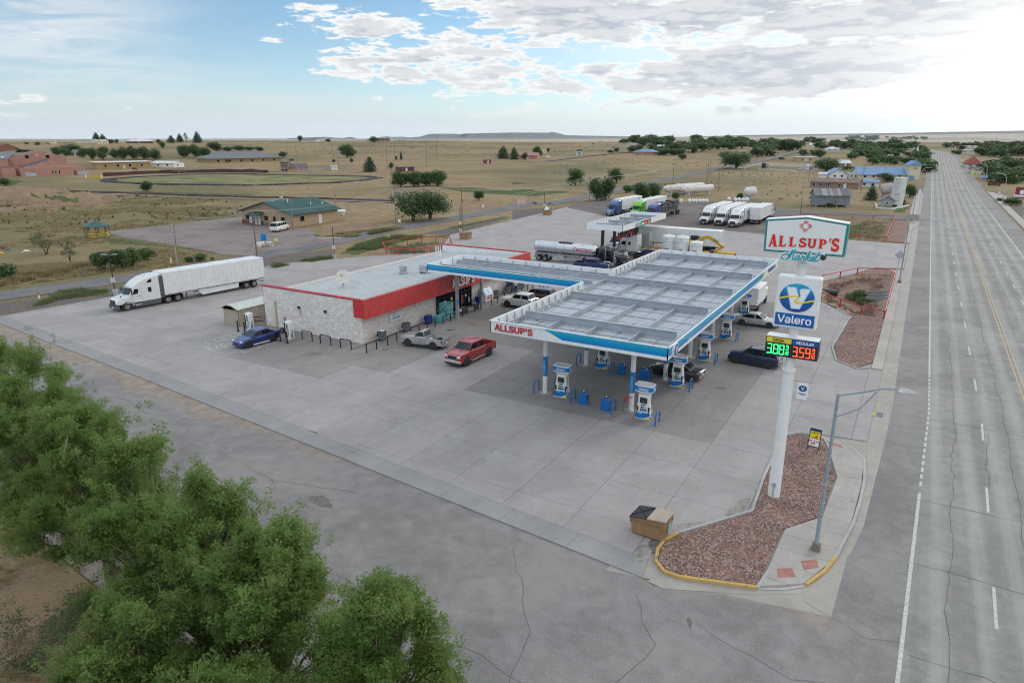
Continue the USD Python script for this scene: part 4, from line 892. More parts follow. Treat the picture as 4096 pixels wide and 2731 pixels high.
display(dc,DX1+.005,114.2,116.6,5.66,6.4,pm('grey_notice',(.20,.22,.24),.5),[('TRUCK DIESEL',115.4,6.1,.17,SIGNW,2.1),('HIGH FLOW',115.4,5.8,.2,SIGNW,1.9)])
display(dc,DX1+.005,116.9,119.9,5.6,6.45,SIGNK,[('3.88',117.6,5.8,.4,LEDG,1.1),('3.59',119.1,5.8,.4,LEDR,1.1)])
display(dc,DX1+.005,120.1,121.9,5.62,6.5,pm('dark_red_notice',(.22,.03,.03),.5),[('PAY',121.0,6.1,.22,SIGNW,.9),('AT PUMP',121.0,5.76,.2,SIGNW,1.4)])
can=keep
# -- forecourt furniture
SCRB=pm('pump_screen',(.03,.05,.045),.2,var=.9,vscale=22)
def make_pump(label,loc,screen=SCRB):
 t=thing('fuel_pump',label,'fuel pump',loc,0.,'fuel pumps in two rows under the canopy')
 part(t,'plinth',MB().box(-.66,-.38,0,.66,.38,.05),WALK)
 body=part(t,'body',MB().loft([np.array([(-w,-d,z),(w,-d,z),(w,d,z),(-w,d,z)])for z,w,d in((.05,.56,.30),(.62,.56,.30),(.66,.53,.28),(1.05,.50,.27),(1.25,.46,.26),(1.9,.42,.25),(2.08,.42,.25))]),WHITEM)
 part(t,'base_panel',MB().slab([(x,-.305,z)for x,z in((-.56,.12),(-.3,.07),(.1,.12),(.42,.30),(.56,.42),(.56,.58),(-.56,.58))],.006),BLUEV)
 part(t,'yellow_corner',MB().slab([(x,-.306,z)for x,z in((.18,.06),(.555,.06),(.555,.3))],.006),YELB)
 part(t,'base_lettering',MB().text('Valero',.085,frame((-.25,-.306,.48),(1,0,0),(0,0,1)),.006,True,width=.42),SIGNW)
 part(t,'side_swirl',MB().slab([(.567,y,z)for y,z in((-.28,.06),(.1,.06),(.29,.32),(.29,.45))],.008),BLUEV)
 sb=part(t,'screen_bezel',MB().rbox(-.29,-.29,1.33,.29,-.24,1.78,.015),BLACK)
 part(sb,'screen',MB().box(-.25,-.296,1.37,.25,-.29,1.74),screen)
 part(t,'card_slot',MB().rbox(-.19,-.30,1.17,.19,-.25,1.25,.01),BLACK)
 kp=part(t,'keypad',MB().rbox(-.2,-.31,.94,.05,-.26,1.07,.01),DGREY);part(t,'card_reader',MB().rbox(.12,-.31,.93,.22,-.26,1.07,.01),GREY)
 for k,m in enumerate((DGREY,BLUEV,BLUEV)):part(t,'grade_button',MB().box(-.22+k*.17,-.315,.70,-.09+k*.17,-.275,.88),m)
 for s,c in((-1,PLASTIC),(1,PLASTIC)):
  hl=part(t,'nozzle_boot',MB().rbox(s*.45-.06,-.33,.66,s*.45+.06,-.22,1.06,.02),c)
  part(hl,'nozzle',MB().bar((s*.45,-.35,.72),(s*.45,-.33,1.0),.06,.09),BLACK)
  part(t,'hose',MB().tube([(s*.45,-.34,.74),(s*.56,-.37,.32),(s*.64,-.36,.12),(s*.69,-.30,.4),(s*.62,-.2,1.2),(s*.50,-.1,1.92)],.02,6),PLASTIC)
 part(t,'sale_sticker',MB().box(.52,-.275,.9,.535,-.1,1.02),BLUEV)
 part(t,'neck',MB().box(-.3,-.2,2.08,.3,.2,2.16),WHITEM)
 def ring(w,d,bow,z):
  xs=np.linspace(-w,w,7);f=[(x,-d-bow*(1-(x/w)**2),z)for x in xs];return np.array(f+[(-x,-y,z)for x,y,z in f])
 part(t,'topper',MB().loft([ring(.55,.24,.12,2.14),ring(.72,.33,.16,2.30),ring(.72,.33,.16,2.36)]).loft([ring(.72,.33,.16,2.36),ring(.72,.33,.16,2.84),ring(.69,.30,.16,2.84),ring(.69,.30,.16,2.40)],False),WHITEM)
 part(t,'topper_band',MB().loft([ring(.727,.337,.16,2.36),ring(.727,.337,.16,2.72)],False),BLUEV)
 tx=MB().text('Valero',.2,None,.012,True,width=.78);v=tx.v[0];x=v[:,0].copy();y=v[:,1].copy();z=v[:,2].copy()
 tx.v[0]=np.c_[x,-.337-.16*(1-(x/.727)**2)-.004-z,2.44+y];part(t,'topper_lettering',tx,SIGNW)
 part(t,'topper_emblem',MB().cyl((.725,0,2.54),(.74,0,2.54),.11,n=18),SIGNW)
 return t
pump0=make_pump('white and blue fuel pump at the front left of the canopy',(-23.55,48.25,.06))
for(x,y),l in{(-16.05,47.35):'front right fuel pump beside the column with the red hose reel',(-23.5,56.75):'fuel pump half hidden by the fascia in the second row on the left',(-16.0,55.6):'fuel pump standing in front of the dark grey saloon',(-15.95,64.0):'third fuel pump along the right side across from the black SUV',(-15.95,72.45):'fuel pump beside the parked silver saloon',(-16.6,83.9):'farthest fuel pump with a trailer behind it',(-23.5,64.6):'fuel pump in the third row under the middle of the canopy',(-23.5,73.0):'fuel pump in the fourth row under the canopy'}.items():dup(pump0,l,(x,y,.06))
def u_tube(x0,y0,x1,y1,h,r,n=8):
 d=np.array([x1-x0,y1-y0]);L=np.hypot(*d);rr=min(L/2,.33);pts=[(x0,y0,0),(x0,y0,h-rr)]
 for a in np.linspace(0,pi,9)[1:-1]:c=(1-cos(a))/2 if rr>=L/2-1e-6 else None;pts.append((x0+d[0]*(1-cos(a))/2,y0+d[1]*(1-cos(a))/2,h-rr+rr*sin(a)))
 return MB().tube(pts+[(x1,y1,h-rr),(x1,y1,0)],r,n)
ug=thing('hoop_guard','blue steel hoop guard left of the front left pump','hoop guard',(-25.95,47.7,.06),0,'blue hoop guards at the ends of the pump islands')
part(ug,'hoop',u_tube(0,0,.0,.95,1.0,.055),BLUEG,smooth=40);part(ug,'base_plate',MB().box(-.1,-.1,0,.1,.1,.015).box(-.1,.85,0,.1,1.05,.015),BLUEG)
for x,y,l in((-22.3,47.3,'blue hoop guard touching the left front wiper bin'),(-18.55,46.8,'blue hoop guard touching the right front wiper bin'),(-14.8,46.4,'blue hoop guard right of the front right pump'),(-26.05,56.3,'blue hoop guard left of the second row column with the grey box'),(-22.3,55.6,'blue hoop guard beside the second row left wiper bin'),(-18.55,55.3,'blue hoop guard by the wiper bin in front of the grey saloon'),(-14.7,54.8,'blue hoop guard behind the grey saloon'),(-14.75,63.2,'blue hoop guard near the black SUV'),(-14.75,71.8,'blue hoop guard in front of the silver saloon')):dup(ug,l,(x,y,.06))
wb=thing('wiper_bin','blue windscreen wash bin near the front left pump','bin',(-21.35,47.75,.06),0,'blue wash bins on the pump islands')
part(wb,'body',MB().loft([np.array([(-w,-d,z),(w,-d,z),(w,d,z),(-w,d,z)])for z,w,d in((0,.34,.27),(.05,.36,.29),(.75,.33,.27),(1.0,.22,.22),(1.05,.2,.2))]),BLUEG)
part(wb,'opening',MB().box(.335,-.15,.45,.35,.15,.8),BLACK);part(wb,'lid',MB().box(-.17,-.15,1.05,.17,.15,1.07),BLACK);part(wb,'paper',MB().hull([(-.08,-.06,1.06),(.1,-.05,1.06),(0,.1,1.06),(0,.02,1.2)]),SIGNW);part(wb,'squeegee',MB().bar((.3,0,.7),(.5,-.12,.82),.03),BLACK)
for x,y,l,a in((-19.25,47.45,'blue windscreen wash bin left of the column with the red reel',pi),(-21.4,56.2,'blue windscreen wash bin in the second row on the left',0),(-19.2,55.9,'blue windscreen wash bin beside the front of the grey saloon',pi)):dup(wb,l,(x,y,.06),a)
hp=thing('hoop_barrier','black hoop barrier at the left end of the shop side wall','barrier',(-55.1,49.15,.06),0,'black steel hoop barriers along the shop walkway')
part(hp,'hoop',MB().tube([(0,0,0),(0,0,.78),(.05,0,.92),(.18,0,.97),(1.32,0,.97),(1.45,0,.92),(1.5,0,.78),(1.5,0,0)],.062,8),BLACK,smooth=40)
H2=[(-52.35,49.1,0,'second black hoop barrier from the charger along the shop side wall'),(-49.45,49.05,0,'third black hoop barrier from the charger nearest the shop corner'),(-45.8,48.95,pi/2,'black hoop barrier standing off the shop corner'),(-45.75,52.1,pi/2,'black hoop barrier in front of the first grey bin'),(-45.7,55.9,pi/2,'black hoop barrier in front of the second grey bin'),(-45.75,58.9,pi/2,'black hoop barrier in front of the blue bin by the bottled water'),(-45.75,61.9,pi/2,'black hoop barrier in front of the tall water pallet'),(-45.75,72.5,pi/2,'black hoop barrier in front of the ice chest'),(-45.75,75.7,pi/2,'black hoop barrier behind the nose of the white pickup'),(-45.75,78.8,pi/2,'black hoop barrier near the locker wall'),(-45.75,82.0,pi/2,'last black hoop barrier at the far end of the shop front')]
for x,y,a,l in H2:dup(hp,l,(x,y,.06),a)
for x,y,l in((-45.8,65.95,'black hoop with infill panel by the first arm column'),(-45.8,68.5,'black hoop with infill panel by the second arm column')):
 t=thing('panel_barrier',l,'barrier',(x,y,.06),pi/2,'black panelled hoop barriers');part(t,'hoop',MB().tube([(0,0,0),(0,0,.85),(.12,0,.97),(.88,0,.97),(1.,0,.85),(1.,0,0)],.055,8),BLACK);part(t,'infill',MB().box(.08,-.02,.2,.92,.02,.9),PLASTIC)
for k,y in enumerate((83.4,84.6,85.9)):t=thing('bollard',('black bollard nearest the lockers','middle black bollard past the lockers','farthest black bollard past the lockers')[k],'bollard',(-44.6,y,.06),0,'thin black bollards past the shop');part(t,'post',MB().cyl((0,0,0),(0,0,1.0),.07,n=10),BLACK);part(t,'base_flange',MB().cyl((0,0,0),(0,0,.03),.14,n=10),BLACK)
def wheelie(name,label,x,y,m,lid=True,rz=0.):
 t=thing(name,label,'bin',(x,y,.06),rz,None)
 part(t,'body',MB().loft([np.array([(-w,-d,z),(w,-d,z),(w,d,z),(-w,d,z)])for z,w,d in((.08,.24,.28),(.95,.31,.36),(.97,.34,.39),(1.02,.34,.39))]),m)
 if lid:part(t,'lid',MB().slab([(-.36,-.36,.98),(-.36,.36,.98),(-.44,.36,.45),(-.44,-.36,.45)],.04),BLACK)
 part(t,'liner',MB().box(-.3,-.35,1.0,.3,.35,1.035),BLACK)
 for s in(-1,1):part(t,'wheel',MB().cyl((-.22,s*.25,.1),(-.22,s*.33,.1),.11,n=14),RUBBER)
 return t
BING=pm('grey_bin_plastic',(.13,.15,.175),.6);BINB=pm('blue_bin_plastic',(.012,.03,.28),.45)
b_=wheelie('wheelie_bin','overfull grey wheeled bin nearest the shop corner',-47.4,53.2,BING)
part(b_,'rubbish',MB().hull([(x,y,z)for x,y,z in rng.uniform((-.28,-.33,1.0),(.28,.33,1.2),(18,3))]),SIGNW)
wheelie('wheelie_bin','grey wheeled bin under the wall sign',-47.35,57.2,BING);wheelie('wheelie_bin','dark blue wheeled bin beside the low stack of water',-47.2,61.0,BINB);wheelie('wheelie_bin','dark blue wheeled bin between the entrance and the ice chest',-47.5,72.15,BINB)
wheelie('wheelie_bin','grey wheeled bin right of the ice chest',-47.4,76.4,BING);wheelie('wheelie_bin','dark grey wheeled bin beside the person in the white shirt',-47.5,79.6,BING)
WATER=pm('wrapped_water_bottles',(.06,.30,.36),.25,var=.75,vscale=7,dirt=((.45,.62,.65),9.,.8))
WATER2=pm('water_case_pale',(.20,.44,.48),.2,var=.6,vscale=9)
for x,y,nx,ny,nz,l in((-46.75,62.35,3,4,4,'low wide stack of shrink wrapped water bottles'),(-47.05,64.35,3,3,9,'tall pallet of shrink wrapped water bottles by the entrance')):
 t=thing('water_pallet',l,'water bottles',(x,y,.06));part(t,'pallet',MB().box(-.6,-.65,0,.6,.65,.12),WOODG)
 for i in range(nx):
  for j in range(ny):
   for k in range(nz-(1 if random.random()<.3 else 0)):part(t,'water_case',MB().rbox(-.6+i*1.2/nx+.01,-.65+j*1.3/ny+.01,.12+k*.2,-.6+(i+1)*1.2/nx-.01,-.65+(j+1)*1.3/ny-.01,.31+k*.2,.03),random.choice((WATER,WATER,WATER2)))
t=thing('firewood_table','low table of wrapped firewood and salt bags beside the entrance','goods',(-46.9,67.3,.06));part(t,'rack',MB().box(-.4,-.9,.28,.4,.9,.34).box(-.35,-.85,0,-.28,-.78,.3).box(.28,.78,0,.35,.85,.3),GREY)
for k in range(4):part(t,'bag',MB().rbox(-.38,-.85+k*.42,.34,.38,-.48+k*.42,.5+.12*(k>1),.06),(SIGNW,SIGNW,WOODG,pm('bark',(.2,.15,.1),.9,var=.5,vscale=8))[k])
for x,y,l in((-47.55,65.55,'small blue bucket by the water pallet'),(-47.4,70.9,'small blue bucket at the shop door')):t=thing('bucket',l,'bucket',(x,y,.06));part(t,'pail',MB().tube([(0,0,0),(0,0,.38)],[.15,.19],14),pm('bucket_blue',(.02,.30,.55),.4));part(t,'rim',MB().tube([(0,0,.36),(0,0,.40)],[.20,.20],14),pm('bucket_blue',(.02,.30,.55),.4))
t=thing('ice_chest','white slanted ice chest against the shop wall','ice chest',(-47.6,74.2,.06));part(t,'case',MB().loft([np.array([(-.5,-.95+e,.08),(.42,-.95+e,.08),(.46,-.95+e,.9),(.0,-.95+e,1.75),(-.5,-.95+e,1.75)])for e in(0,1.9)]),WHITEM)
for k in range(2):part(t,'door',MB().slab([(.47,-.88+k*.92,.95),(.47,-.06+k*.92,.95),(.04,-.06+k*.92,1.7),(.04,-.88+k*.92,1.7)],.02),pm('ice_poster',(.35,.52,.65),.4,var=.5,vscale=3))
part(t,'lettering',MB().text('ICE',.42,frame((.455,0.1,.38),(0,1,0),(0.05,0,1)),.012,True,width=1.2),REDL)
t=thing('locker_bank','dark blue grey parcel lockers against the far end of the shop','lockers',(-47.7,82.3,.06));part(t,'case',MB().rbox(-.4,-1.9,0,.4,1.6,2.3,.02),pm('locker_blue',(.05,.075,.11),.4))
for k in range(7):part(t,'locker_door',MB().rbox(.4,-1.85+k*.49,.1,.42,-1.4+k*.49,1.1,.008).rbox(.4,-1.85+k*.49,1.14,.42,-1.4+k*.49,2.2,.008),pm('locker_door_blue',(.065,.095,.14),.4))
part(t,'lettering',MB().text('pickup',.26,frame((.425,-1.0,1.7),(0,1,0),(0,0,1)),.01,True),SIGNW)
def charger(x,y,l):
 t=thing('ev_charger',l,'charger',(x,y,.06),0,'white electric car chargers');part(t,'cabinet',MB().rbox(-.38,-.3,.1,.38,.3,2.1,.06),WHITEM);part(t,'plinth',MB().box(-.42,-.34,0,.42,.34,.1),WALK);part(t,'front_panel',MB().rbox(-.4,-.33,.25,-.22,.2,1.95,.02),BLACK)
 part(t,'screen',MB().box(-.1,-.312,1.5,.12,-.302,1.8),DGREY)
 part(t,'cable',MB().tube([(.1,-.32,1.6),(-.15,-.42,1.2),(-.1,-.45,.6),(.15,-.42,.5),(.25,-.4,1.0),(.12,-.34,1.45)],.03),PLASTIC);part(t,'cable',MB().tube([(.4,0,1.2),(.55,-.1,.6),(.5,-.15,.25),(.42,-.1,.8)],.03),PLASTIC);return t
charger(-62.6,48.55,'white electric car charger in front of the beige shed');charger(-56.0,48.3,'white electric car charger beside the shop side wall')
for x,y,l in((-63.6,47.7,'black bollard left of the charger by the shed'),(-62.3,47.55,'black bollard right of the charger by the shed'),(-56.6,47.5,'black bollard left of the charger at the shop wall'),(-55.4,47.35,'black bollard right of the charger at the shop wall')):t=thing('bollard',l,'bollard',(x,y,.06));part(t,'post',MB().cyl((0,0,0),(0,0,1.25),.085,n=12),BLACK);part(t,'base_flange',MB().cyl((0,0,0),(0,0,.04),.17,n=12),BLACK)
for x,y,l in((-59.6,48.9,'small white parking sign on a thin post behind the blue car'),(-57.3,49.4,'small white parking sign next to the wall charger')):t=thing('parking_sign',l,'sign',(x,y,.06));part(t,'post',MB().cyl((0,0,0),(0,0,1.9),.025,n=8),GREY);part(t,'plate',MB().box(-.16,-.035,1.4,.16,-.025,1.9),SIGNW)
t=thing('switch_box','dark grey switch box on a post between the charger bollards','switch box',(-56.75,48.0,.06));part(t,'case',MB().rbox(-.22,-.15,.75,.22,.15,1.35,.02),DGREY);part(t,'post',MB().cyl((0,0,0),(0,0,.75),.05,n=8),GREY)
shed=thing('shed','beige metal storage shed behind the shop','shed',(-66.4,52.3,.05),0)
BEIGE=pm('beige_sheet',(.47,.42,.32),.55,var=.06)
for a,b_ in(((-1.25,-3.2),(1.25,-3.2)),((1.25,-3.2),(1.25,3.2)),((1.25,3.2),(-1.25,3.2)),((-1.25,3.2),(-1.25,-3.2))):
 p,q=np.array(a),np.array(b_);d=(q-p)/np.linalg.norm(q-p);n=np.array([d[1],-d[0]]);w=MB().slab([(*p,0),(*q,0),(*q,1.95),(*p,1.95)],.04)
 for s in np.arange(.15,np.linalg.norm(q-p),.3):c=p+d*s;w.bar((*(c+n*.02),.05),(*(c+n*.02),1.93),.05,.05)
 part(shed,'wall',w,BEIGE)
for y in(-3.2,3.2):part(shed,'gable',MB().slab([(-1.25,y,1.95),(1.25,y,1.95),(.3,y,2.3),(-.5,y,2.3)][::1 if y<0 else-1],.04),BEIGE)
part(shed,'roof',MB().loft([np.array([(-1.4,y,1.93),(-.5,y,2.33),(.3,y,2.33),(1.4,y,1.95),(1.4,y,2.0),(.3,y,2.39),(-.5,y,2.39),(-1.4,y,1.98)])for y in(-3.35,3.35)]),pm('pale_green_roof',(.50,.55,.50),.5))
part(shed,'trim',MB().bar((-1.42,-3.36,1.95),(-.5,-3.36,2.35),.08).bar((-.5,-3.36,2.35),(.3,-3.36,2.35),.08).bar((.3,-3.36,2.35),(1.42,-3.36,1.97),.08),pm('brown_trim',(.30,.22,.13),.6))
t=thing('pipe_rail','black pipe rails between the shed and the shop wall','rail',(-63.9,50.4,.05));part(t,'rail',MB().tube([(-.9,0,0),(-.9,0,.8),(-.7,0,1.0),(.6,.3,1.0)],.06).tube([(-.9,.4,.45),(.7,.6,.45)],.06),BLACK);part(t,'cover',MB().hull([(-1.8,-.3,.1),(-.9,-.3,.1),(-1.6,.5,.1),(-.9,.5,.1),(-1.6,0,.9),(-1.0,.1,.9)]),PLASTIC)
skip=thing('refuse_skip','tan steel refuse skip with black lid and green graffiti','skip',(-10.15,32.35,.06),rad(-4))
SKIPM=pm('skip_tan',(.275,.165,.085),.6,vscale=1.5,var=.12,dirt=((.16,.09,.05),2.2,.4))
part(skip,'body',MB().loft([np.array([(-x0,-.62,z0),(x1,-.62,z0),(x1,.62+o,z0),(-x0,.62+o,z0)])for z0,x0,x1,o in((.08,.88,.86,-.1),(.9,.98,.98,.0))]).hull([(-.98,-.62,.9),(.98,-.62,.9),(.98,.62,.9),(-.98,.62,.9),(-.98,.62,1.0),(.98,.62,1.28),(-.98,-.62,1.0),(.98,-.62,1.32)]),SKIPM)
part(skip,'lid',MB().slab([(-1.05,-.66,1.03),(-.05,-.66,1.18),(-.05,.7,1.2),(-1.05,.7,1.02)],.05).bar((-1.0,-.5,1.06),(-.1,.6,1.22),.04).bar((-1.0,.5,1.06),(-.1,-.5,1.2),.04),BLACK)
part(skip,'lid_panel',MB().slab([(-.04,-.66,1.18),(1.03,-.66,1.33),(1.03,.7,1.33),(-.04,.7,1.2)],.05),pm('skip_lid_pale',(.40,.34,.28),.7))
part(skip,'rim',MB().bar((-1.,-.63,.88),(1.,-.63,.88),.05).bar((.985,-.62,.9),(.985,.62,.9),.05),SKIPM)
part(skip,'bracket',MB().box(-1.1,-.45,.55,-.9,-.35,.75).box(-1.12,-.45,.75,-1.05,-.35,.85),pm('rust',(.16,.075,.04),.8))
for k in range(4):part(skip,'caster',MB().cyl((-.7+(k%2)*1.4,-.4+(k//2)*.8-.04,.05),(-.7+(k%2)*1.4,-.4+(k//2)*.8+.04,.05),.06,n=10),RUBBER)
gr=MB()
def scrawl(pts,r=.02):
 gr.tube([(.985+.0*p[1],p[0],p[1])for p in pts],r,5)
for k in range(4):scrawl([(.05+.06*sin(t)+k%2*.16,.88+.07*cos(t)+k//2*-.16,)for t in np.linspace(.3*k,5.5+.3*k,10)])
scrawl([(-.1,.62),(-.05,.5),(.0,.62),(.06,.5),(.1,.62),(.2,.55),(.26,.62)]);scrawl([(.0,.5),(.0,.3)]);scrawl([(.08,.5),(.09,.22)]);scrawl([(.16,.52),(.16,.4)]);scrawl([(.2,.95),(.3,.8),(.35,.95)])
part(skip,'graffiti',gr,pm('mint_spray',(.35,.62,.50),.7))
sg=thing('pole_sign','tall white pole with stacked market, brand and LED price signs','pole sign',(-5.1,40.0,.1),0)
part(sg,'pole',MB().tube([(0,0,0),(0,0,8.0),(0,0,8.15)],[.36,.31,.27],24),WHITE,smooth=30);part(sg,'upper_pole',MB().cyl((0,0,8.1),(0,0,15.0),.24,n=20),WHITE,smooth=30)
part(sg,'pole_collar',MB().cyl((0,0,7.98),(0,0,8.1),.36,n=24),WHITE);part(sg,'ground_box',MB().rbox(-.1,-.46,.75,.1,-.3,1.0,.02).tube([(0,-.38,.75),(.0,-.4,.4),(.03,-.4,0)],.03),GREY)
YF=-.42
pb=part(sg,'price_cabinet',MB().rbox(-1.38,YF,8.88,1.43,.42,10.0,.03),BLACK);part(pb,'cabinet_top',MB().box(-1.36,YF+.02,10.0,1.41,.4,10.03),WHITEM)
part(pb,'diesel_header',MB().box(-1.33,YF-.015,9.68,.0,YF,9.96),YELB);part(pb,'regular_header',MB().box(.05,YF-.015,9.68,1.38,YF,9.96),pm('header_blue',(.012,.09,.42),.4))
fr=lambda x,z:frame((x,YF-.02,z),(1,0,0),(0,0,1))
part(pb,'diesel_lettering',MB().text('DIESEL',.16,fr(-.66,9.74),.01,True,width=.66),SIGNK);part(pb,'regular_lettering',MB().text('REGULAR',.16,fr(.72,9.74),.01,True,width=.9),SIGNW)
SEG={'3':'abgcd','8':'abcdefg','5':'afgcd','9':'abcdfg','1':'bc','0':'abcdef'}
def seg(b,ch,x,z,w,h,t):
 P={'a':((x,z+h),(x+w,z+h)),'g':((x,z+h/2),(x+w,z+h/2)),'d':((x,z),(x+w,z)),'f':((x,z+h/2),(x,z+h)),'b':((x+w,z+h/2),(x+w,z+h)),'e':((x,z),(x,z+h/2)),'c':((x+w,z),(x+w,z+h/2))}
 for s in SEG[ch]:(a,c),(d,e)=P[s];b.bar((a,YF-.01,c),(d,YF-.01,e),t,.02,up=(0,1,0))
for x0,txt,m,nm in((-1.25,'388',LEDG,'diesel_digits'),(.13,'359',LEDR,'regular_digits')):
 b=MB()
 for k,ch in enumerate(txt):seg(b,ch,x0+k*.32+(.03 if k else 0),9.02,.22,.54,.055)
 b.box(x0+.26,YF-.02,8.99,x0+.31,YF,9.05);seg(b,'9',x0+1.02,9.38,.1,.2,.03);b.bar((x0+.98,YF-.01,9.3),(x0+1.16,YF-.01,9.3),.025,.02,up=(0,1,0));seg(b,'1',x0+.93,9.02,.06,.2,.03);seg(b,'0',x0+1.06,9.02,.08,.2,.03)
 part(pb,nm,b,m)
vb=part(sg,'brand_cabinet',MB().rbox(-1.12,YF,10.62,1.13,.42,13.5,.05),WHITEM);part(vb,'face',MB().box(-1.02,YF-.012,10.72,1.03,YF,13.4),SIGNW)
el=affinity.scale(Point(0,0).buffer(1,40),.90,.80);T=frame((0,YF-.016,12.35),(1,0,0),(0,0,1))
def oval_mat():
 g=Graph();z=g('separate_xyz',vector=g('geometry').position).z
 c=g('rgb_ramp',fac=g.m('divide',g.m('subtract',z,11.6),1.7),ramp=[(0.,(.012,.04,.22)),(.6,(.01,.12,.38)),(1.,(.02,.42,.60))]).color
 return mat('oval_blue_fade',g,surface=g('principled_bsdf',base_color=c,roughness=.4).BSDF)
part(vb,'oval',MB().poly(el,0,.012,T),oval_mat())
VP=Polygon([(-.55,.55),(-.10,.55),(.10,-.05),(.20,.12),(.12,.45),(.22,.52),(.62,.52),(.18,-.58),(-.22,-.58)])
part(vb,'emblem_outline',MB().poly(VP.buffer(.05,join_style=2),.012,.02,T),pm('light_blue_print',(.25,.55,.80),.5));part(vb,'emblem_letter',MB().poly(VP,.02,.03,T),SIGNW)
rib=LineString([(-.86,-.08),(-.5,.03),(-.1,.10),(.05,.07),(.07,-.03),(-.08,-.16),(-.02,-.26),(.3,-.24),(.86,-.06)]).buffer(.045);part(vb,'yellow_road',MB().poly(rib.intersection(el),.03,.036,T),YELB)
part(vb,'name_panel',MB().box(-1.02,YF-.02,10.74,1.03,YF-.012,11.44),pm('name_blue',(.008,.10,.35),.4));part(vb,'name_lettering',MB().text('Valero',.42,fr(0,10.9),.015,True,width=1.78),SIGNW)
mbx=[(-2.02,14.78),(2.05,14.78),(2.08,16.52),(.02,16.76),(-2.06,16.52)]
mcab=part(sg,'market_cabinet',MB().slab([(x,YF,z)for x,z in mbx],.84),pm('sign_teal',(.02,.235,.24),.45));fp=Polygon(mbx).buffer(-.11,join_style=2)
part(mcab,'face',MB().poly(fp,0,.012,frame((0,YF,0),(1,0,0),(0,0,1))),SIGNW)
part(mcab,'top_cover',MB().slab([(-2.07,YF-.01,16.53),(.02,YF-.01,16.77),(.02,.43,16.77),(-2.07,.43,16.53)],.03).slab([(.02,YF-.01,16.77),(2.09,YF-.01,16.53),(2.09,.43,16.53),(.02,.43,16.77)],.03),WHITEM)
SER={'A':[[(.06,0),(.36,1.0),(.46,1.0),(.78,0)],None],}
def serif_word(word,T,w,depth=.03):
 """Bold flared capitals drawn as polygons."""
 A=Polygon([(0,0),(.30,0),(.30,.06),(.24,.07),(.28,.24),(.50,.24),(.56,.07),(.50,.06),(.50,0),(.92,0),(.92,.06),(.84,.08),(.56,1.02),(.36,1.02),(.10,.08),(0,.06)]).difference(Polygon([(.31,.34),(.47,.34),(.39,.70)]))
 Lp=Polygon([(0,0),(.70,0),(.76,.30),(.68,.30),(.60,.10),(.36,.10),(.36,.92),(.46,.94),(.46,1.0),(0,1.0),(0,.94),(.10,.92),(.10,.08),(0,.06)])
 t=np.linspace(-.15,1.15,24);sl=[]
 for th in np.linspace(rad(35),rad(270),14):sl.append((.36+.24*cos(th),.72+.20*sin(th)))
 for th in np.linspace(rad(90),rad(-145),14):sl.append((.36+.28*cos(th),.27+.21*sin(th)))
 S=LineString(sl).buffer(.105,cap_style=2).union(Polygon([(.52,.98),(.66,.98),(.66,.68),(.58,.72)])).union(Polygon([(.02,.02),(.16,.05),(.12,.3),(.02,.34)]))
 us=[(.17,1.0),(.17,.36)]+[(.42-.25*cos(a),.30-.24*sin(a))for a in np.linspace(0,pi,12)]+[(.67,.36),(.67,1.0)]
 U=LineString(us).buffer(.11,cap_style=2).union(sbox(0,.93,.36,1.0)).union(sbox(.50,.93,.84,1.0))
 Pp=sbox(.10,0,.36,1.0).union(sbox(0,0,.46,.07)).union(sbox(0,.93,.3,1.0)).union(Polygon([(.2,1.0)]+[(.40+.36*cos(a),.71+.29*sin(a))for a in np.linspace(pi/2,-pi/2,14)]+[(.2,.42)]).difference(Polygon([(.36,.90)]+[(.40+.13*cos(a),.71+.18*sin(a))for a in np.linspace(pi/2,-pi/2,10)]+[(.36,.53)])))
 Q=Polygon([(.05,1.06),(.22,1.06),(.14,.68),(.08,.68)])
 gl_={'A':(A,.90),'L':(Lp,.90),'S':(S,.74),'U':(U,.92),'P':(Pp,.84),"'":(Q,.26)};x=0.;out=[];n=len(word)
 for k,ch in enumerate(word):
  g_,a=gl_[ch];u=abs(k-(n-1)/2)/((n-1)/2);s=.80+.30*u**2
  out.append(affinity.translate(affinity.scale(g_,1,s,origin=(0,.5)),x,0));x+=a*1.12
 pg=unary_union(out);k=w/x;return MB().poly(affinity.translate(affinity.scale(pg,k,k*1.16,origin=(0,0)),-w/2,0),0,depth,T)
part(mcab,'name_lettering',serif_word("ALLSUP'S",frame((0,YF-.014,15.1),(1,0,0),(0,0,1)),3.6),pm('sign_red',(.62,.028,.022),.4))
zs=MB();zc=(0.,16.28);zs.tube([(zc[0]+.17*cos(a),YF-.02,zc[1]+.17*sin(a))for a in np.linspace(0,2*pi,25)],.018,5)
for k in range(4):
 a=k*pi/2
 for o,l in((-.09,.27),(-.03,.31),(.03,.31),(.09,.27)):
  d=np.array([cos(a),sin(a)]);n=np.array([-d[1],d[0]]);p,q=np.array(zc)+d*.18+n*o,np.array(zc)+d*l+n*o;zs.tube([(p[0],YF-.02,p[1]),(q[0],YF-.02,q[1])],.014,4)
part(mcab,'sun_symbol',zs,pm('sign_red',(.62,.028,.022),.4))
part(mcab,'script_backing',put_script('Market',2.2,frame((-.02,YF-.03,14.44),(1,0,0),(.0,0,1)),.02,.09),WHITEM);part(mcab,'script_lettering',put_script('Market',2.1,frame((-.02,YF-.05,14.44),(1,0,0),(0,0,1)),.03),TURQ)
part(mcab,'lamp',MB().disc((1.05,YF-.15,14.68),(1.05,YF+.1,14.68),[(0,.05),(.3,.14),(1,.16)],14),BLACK)
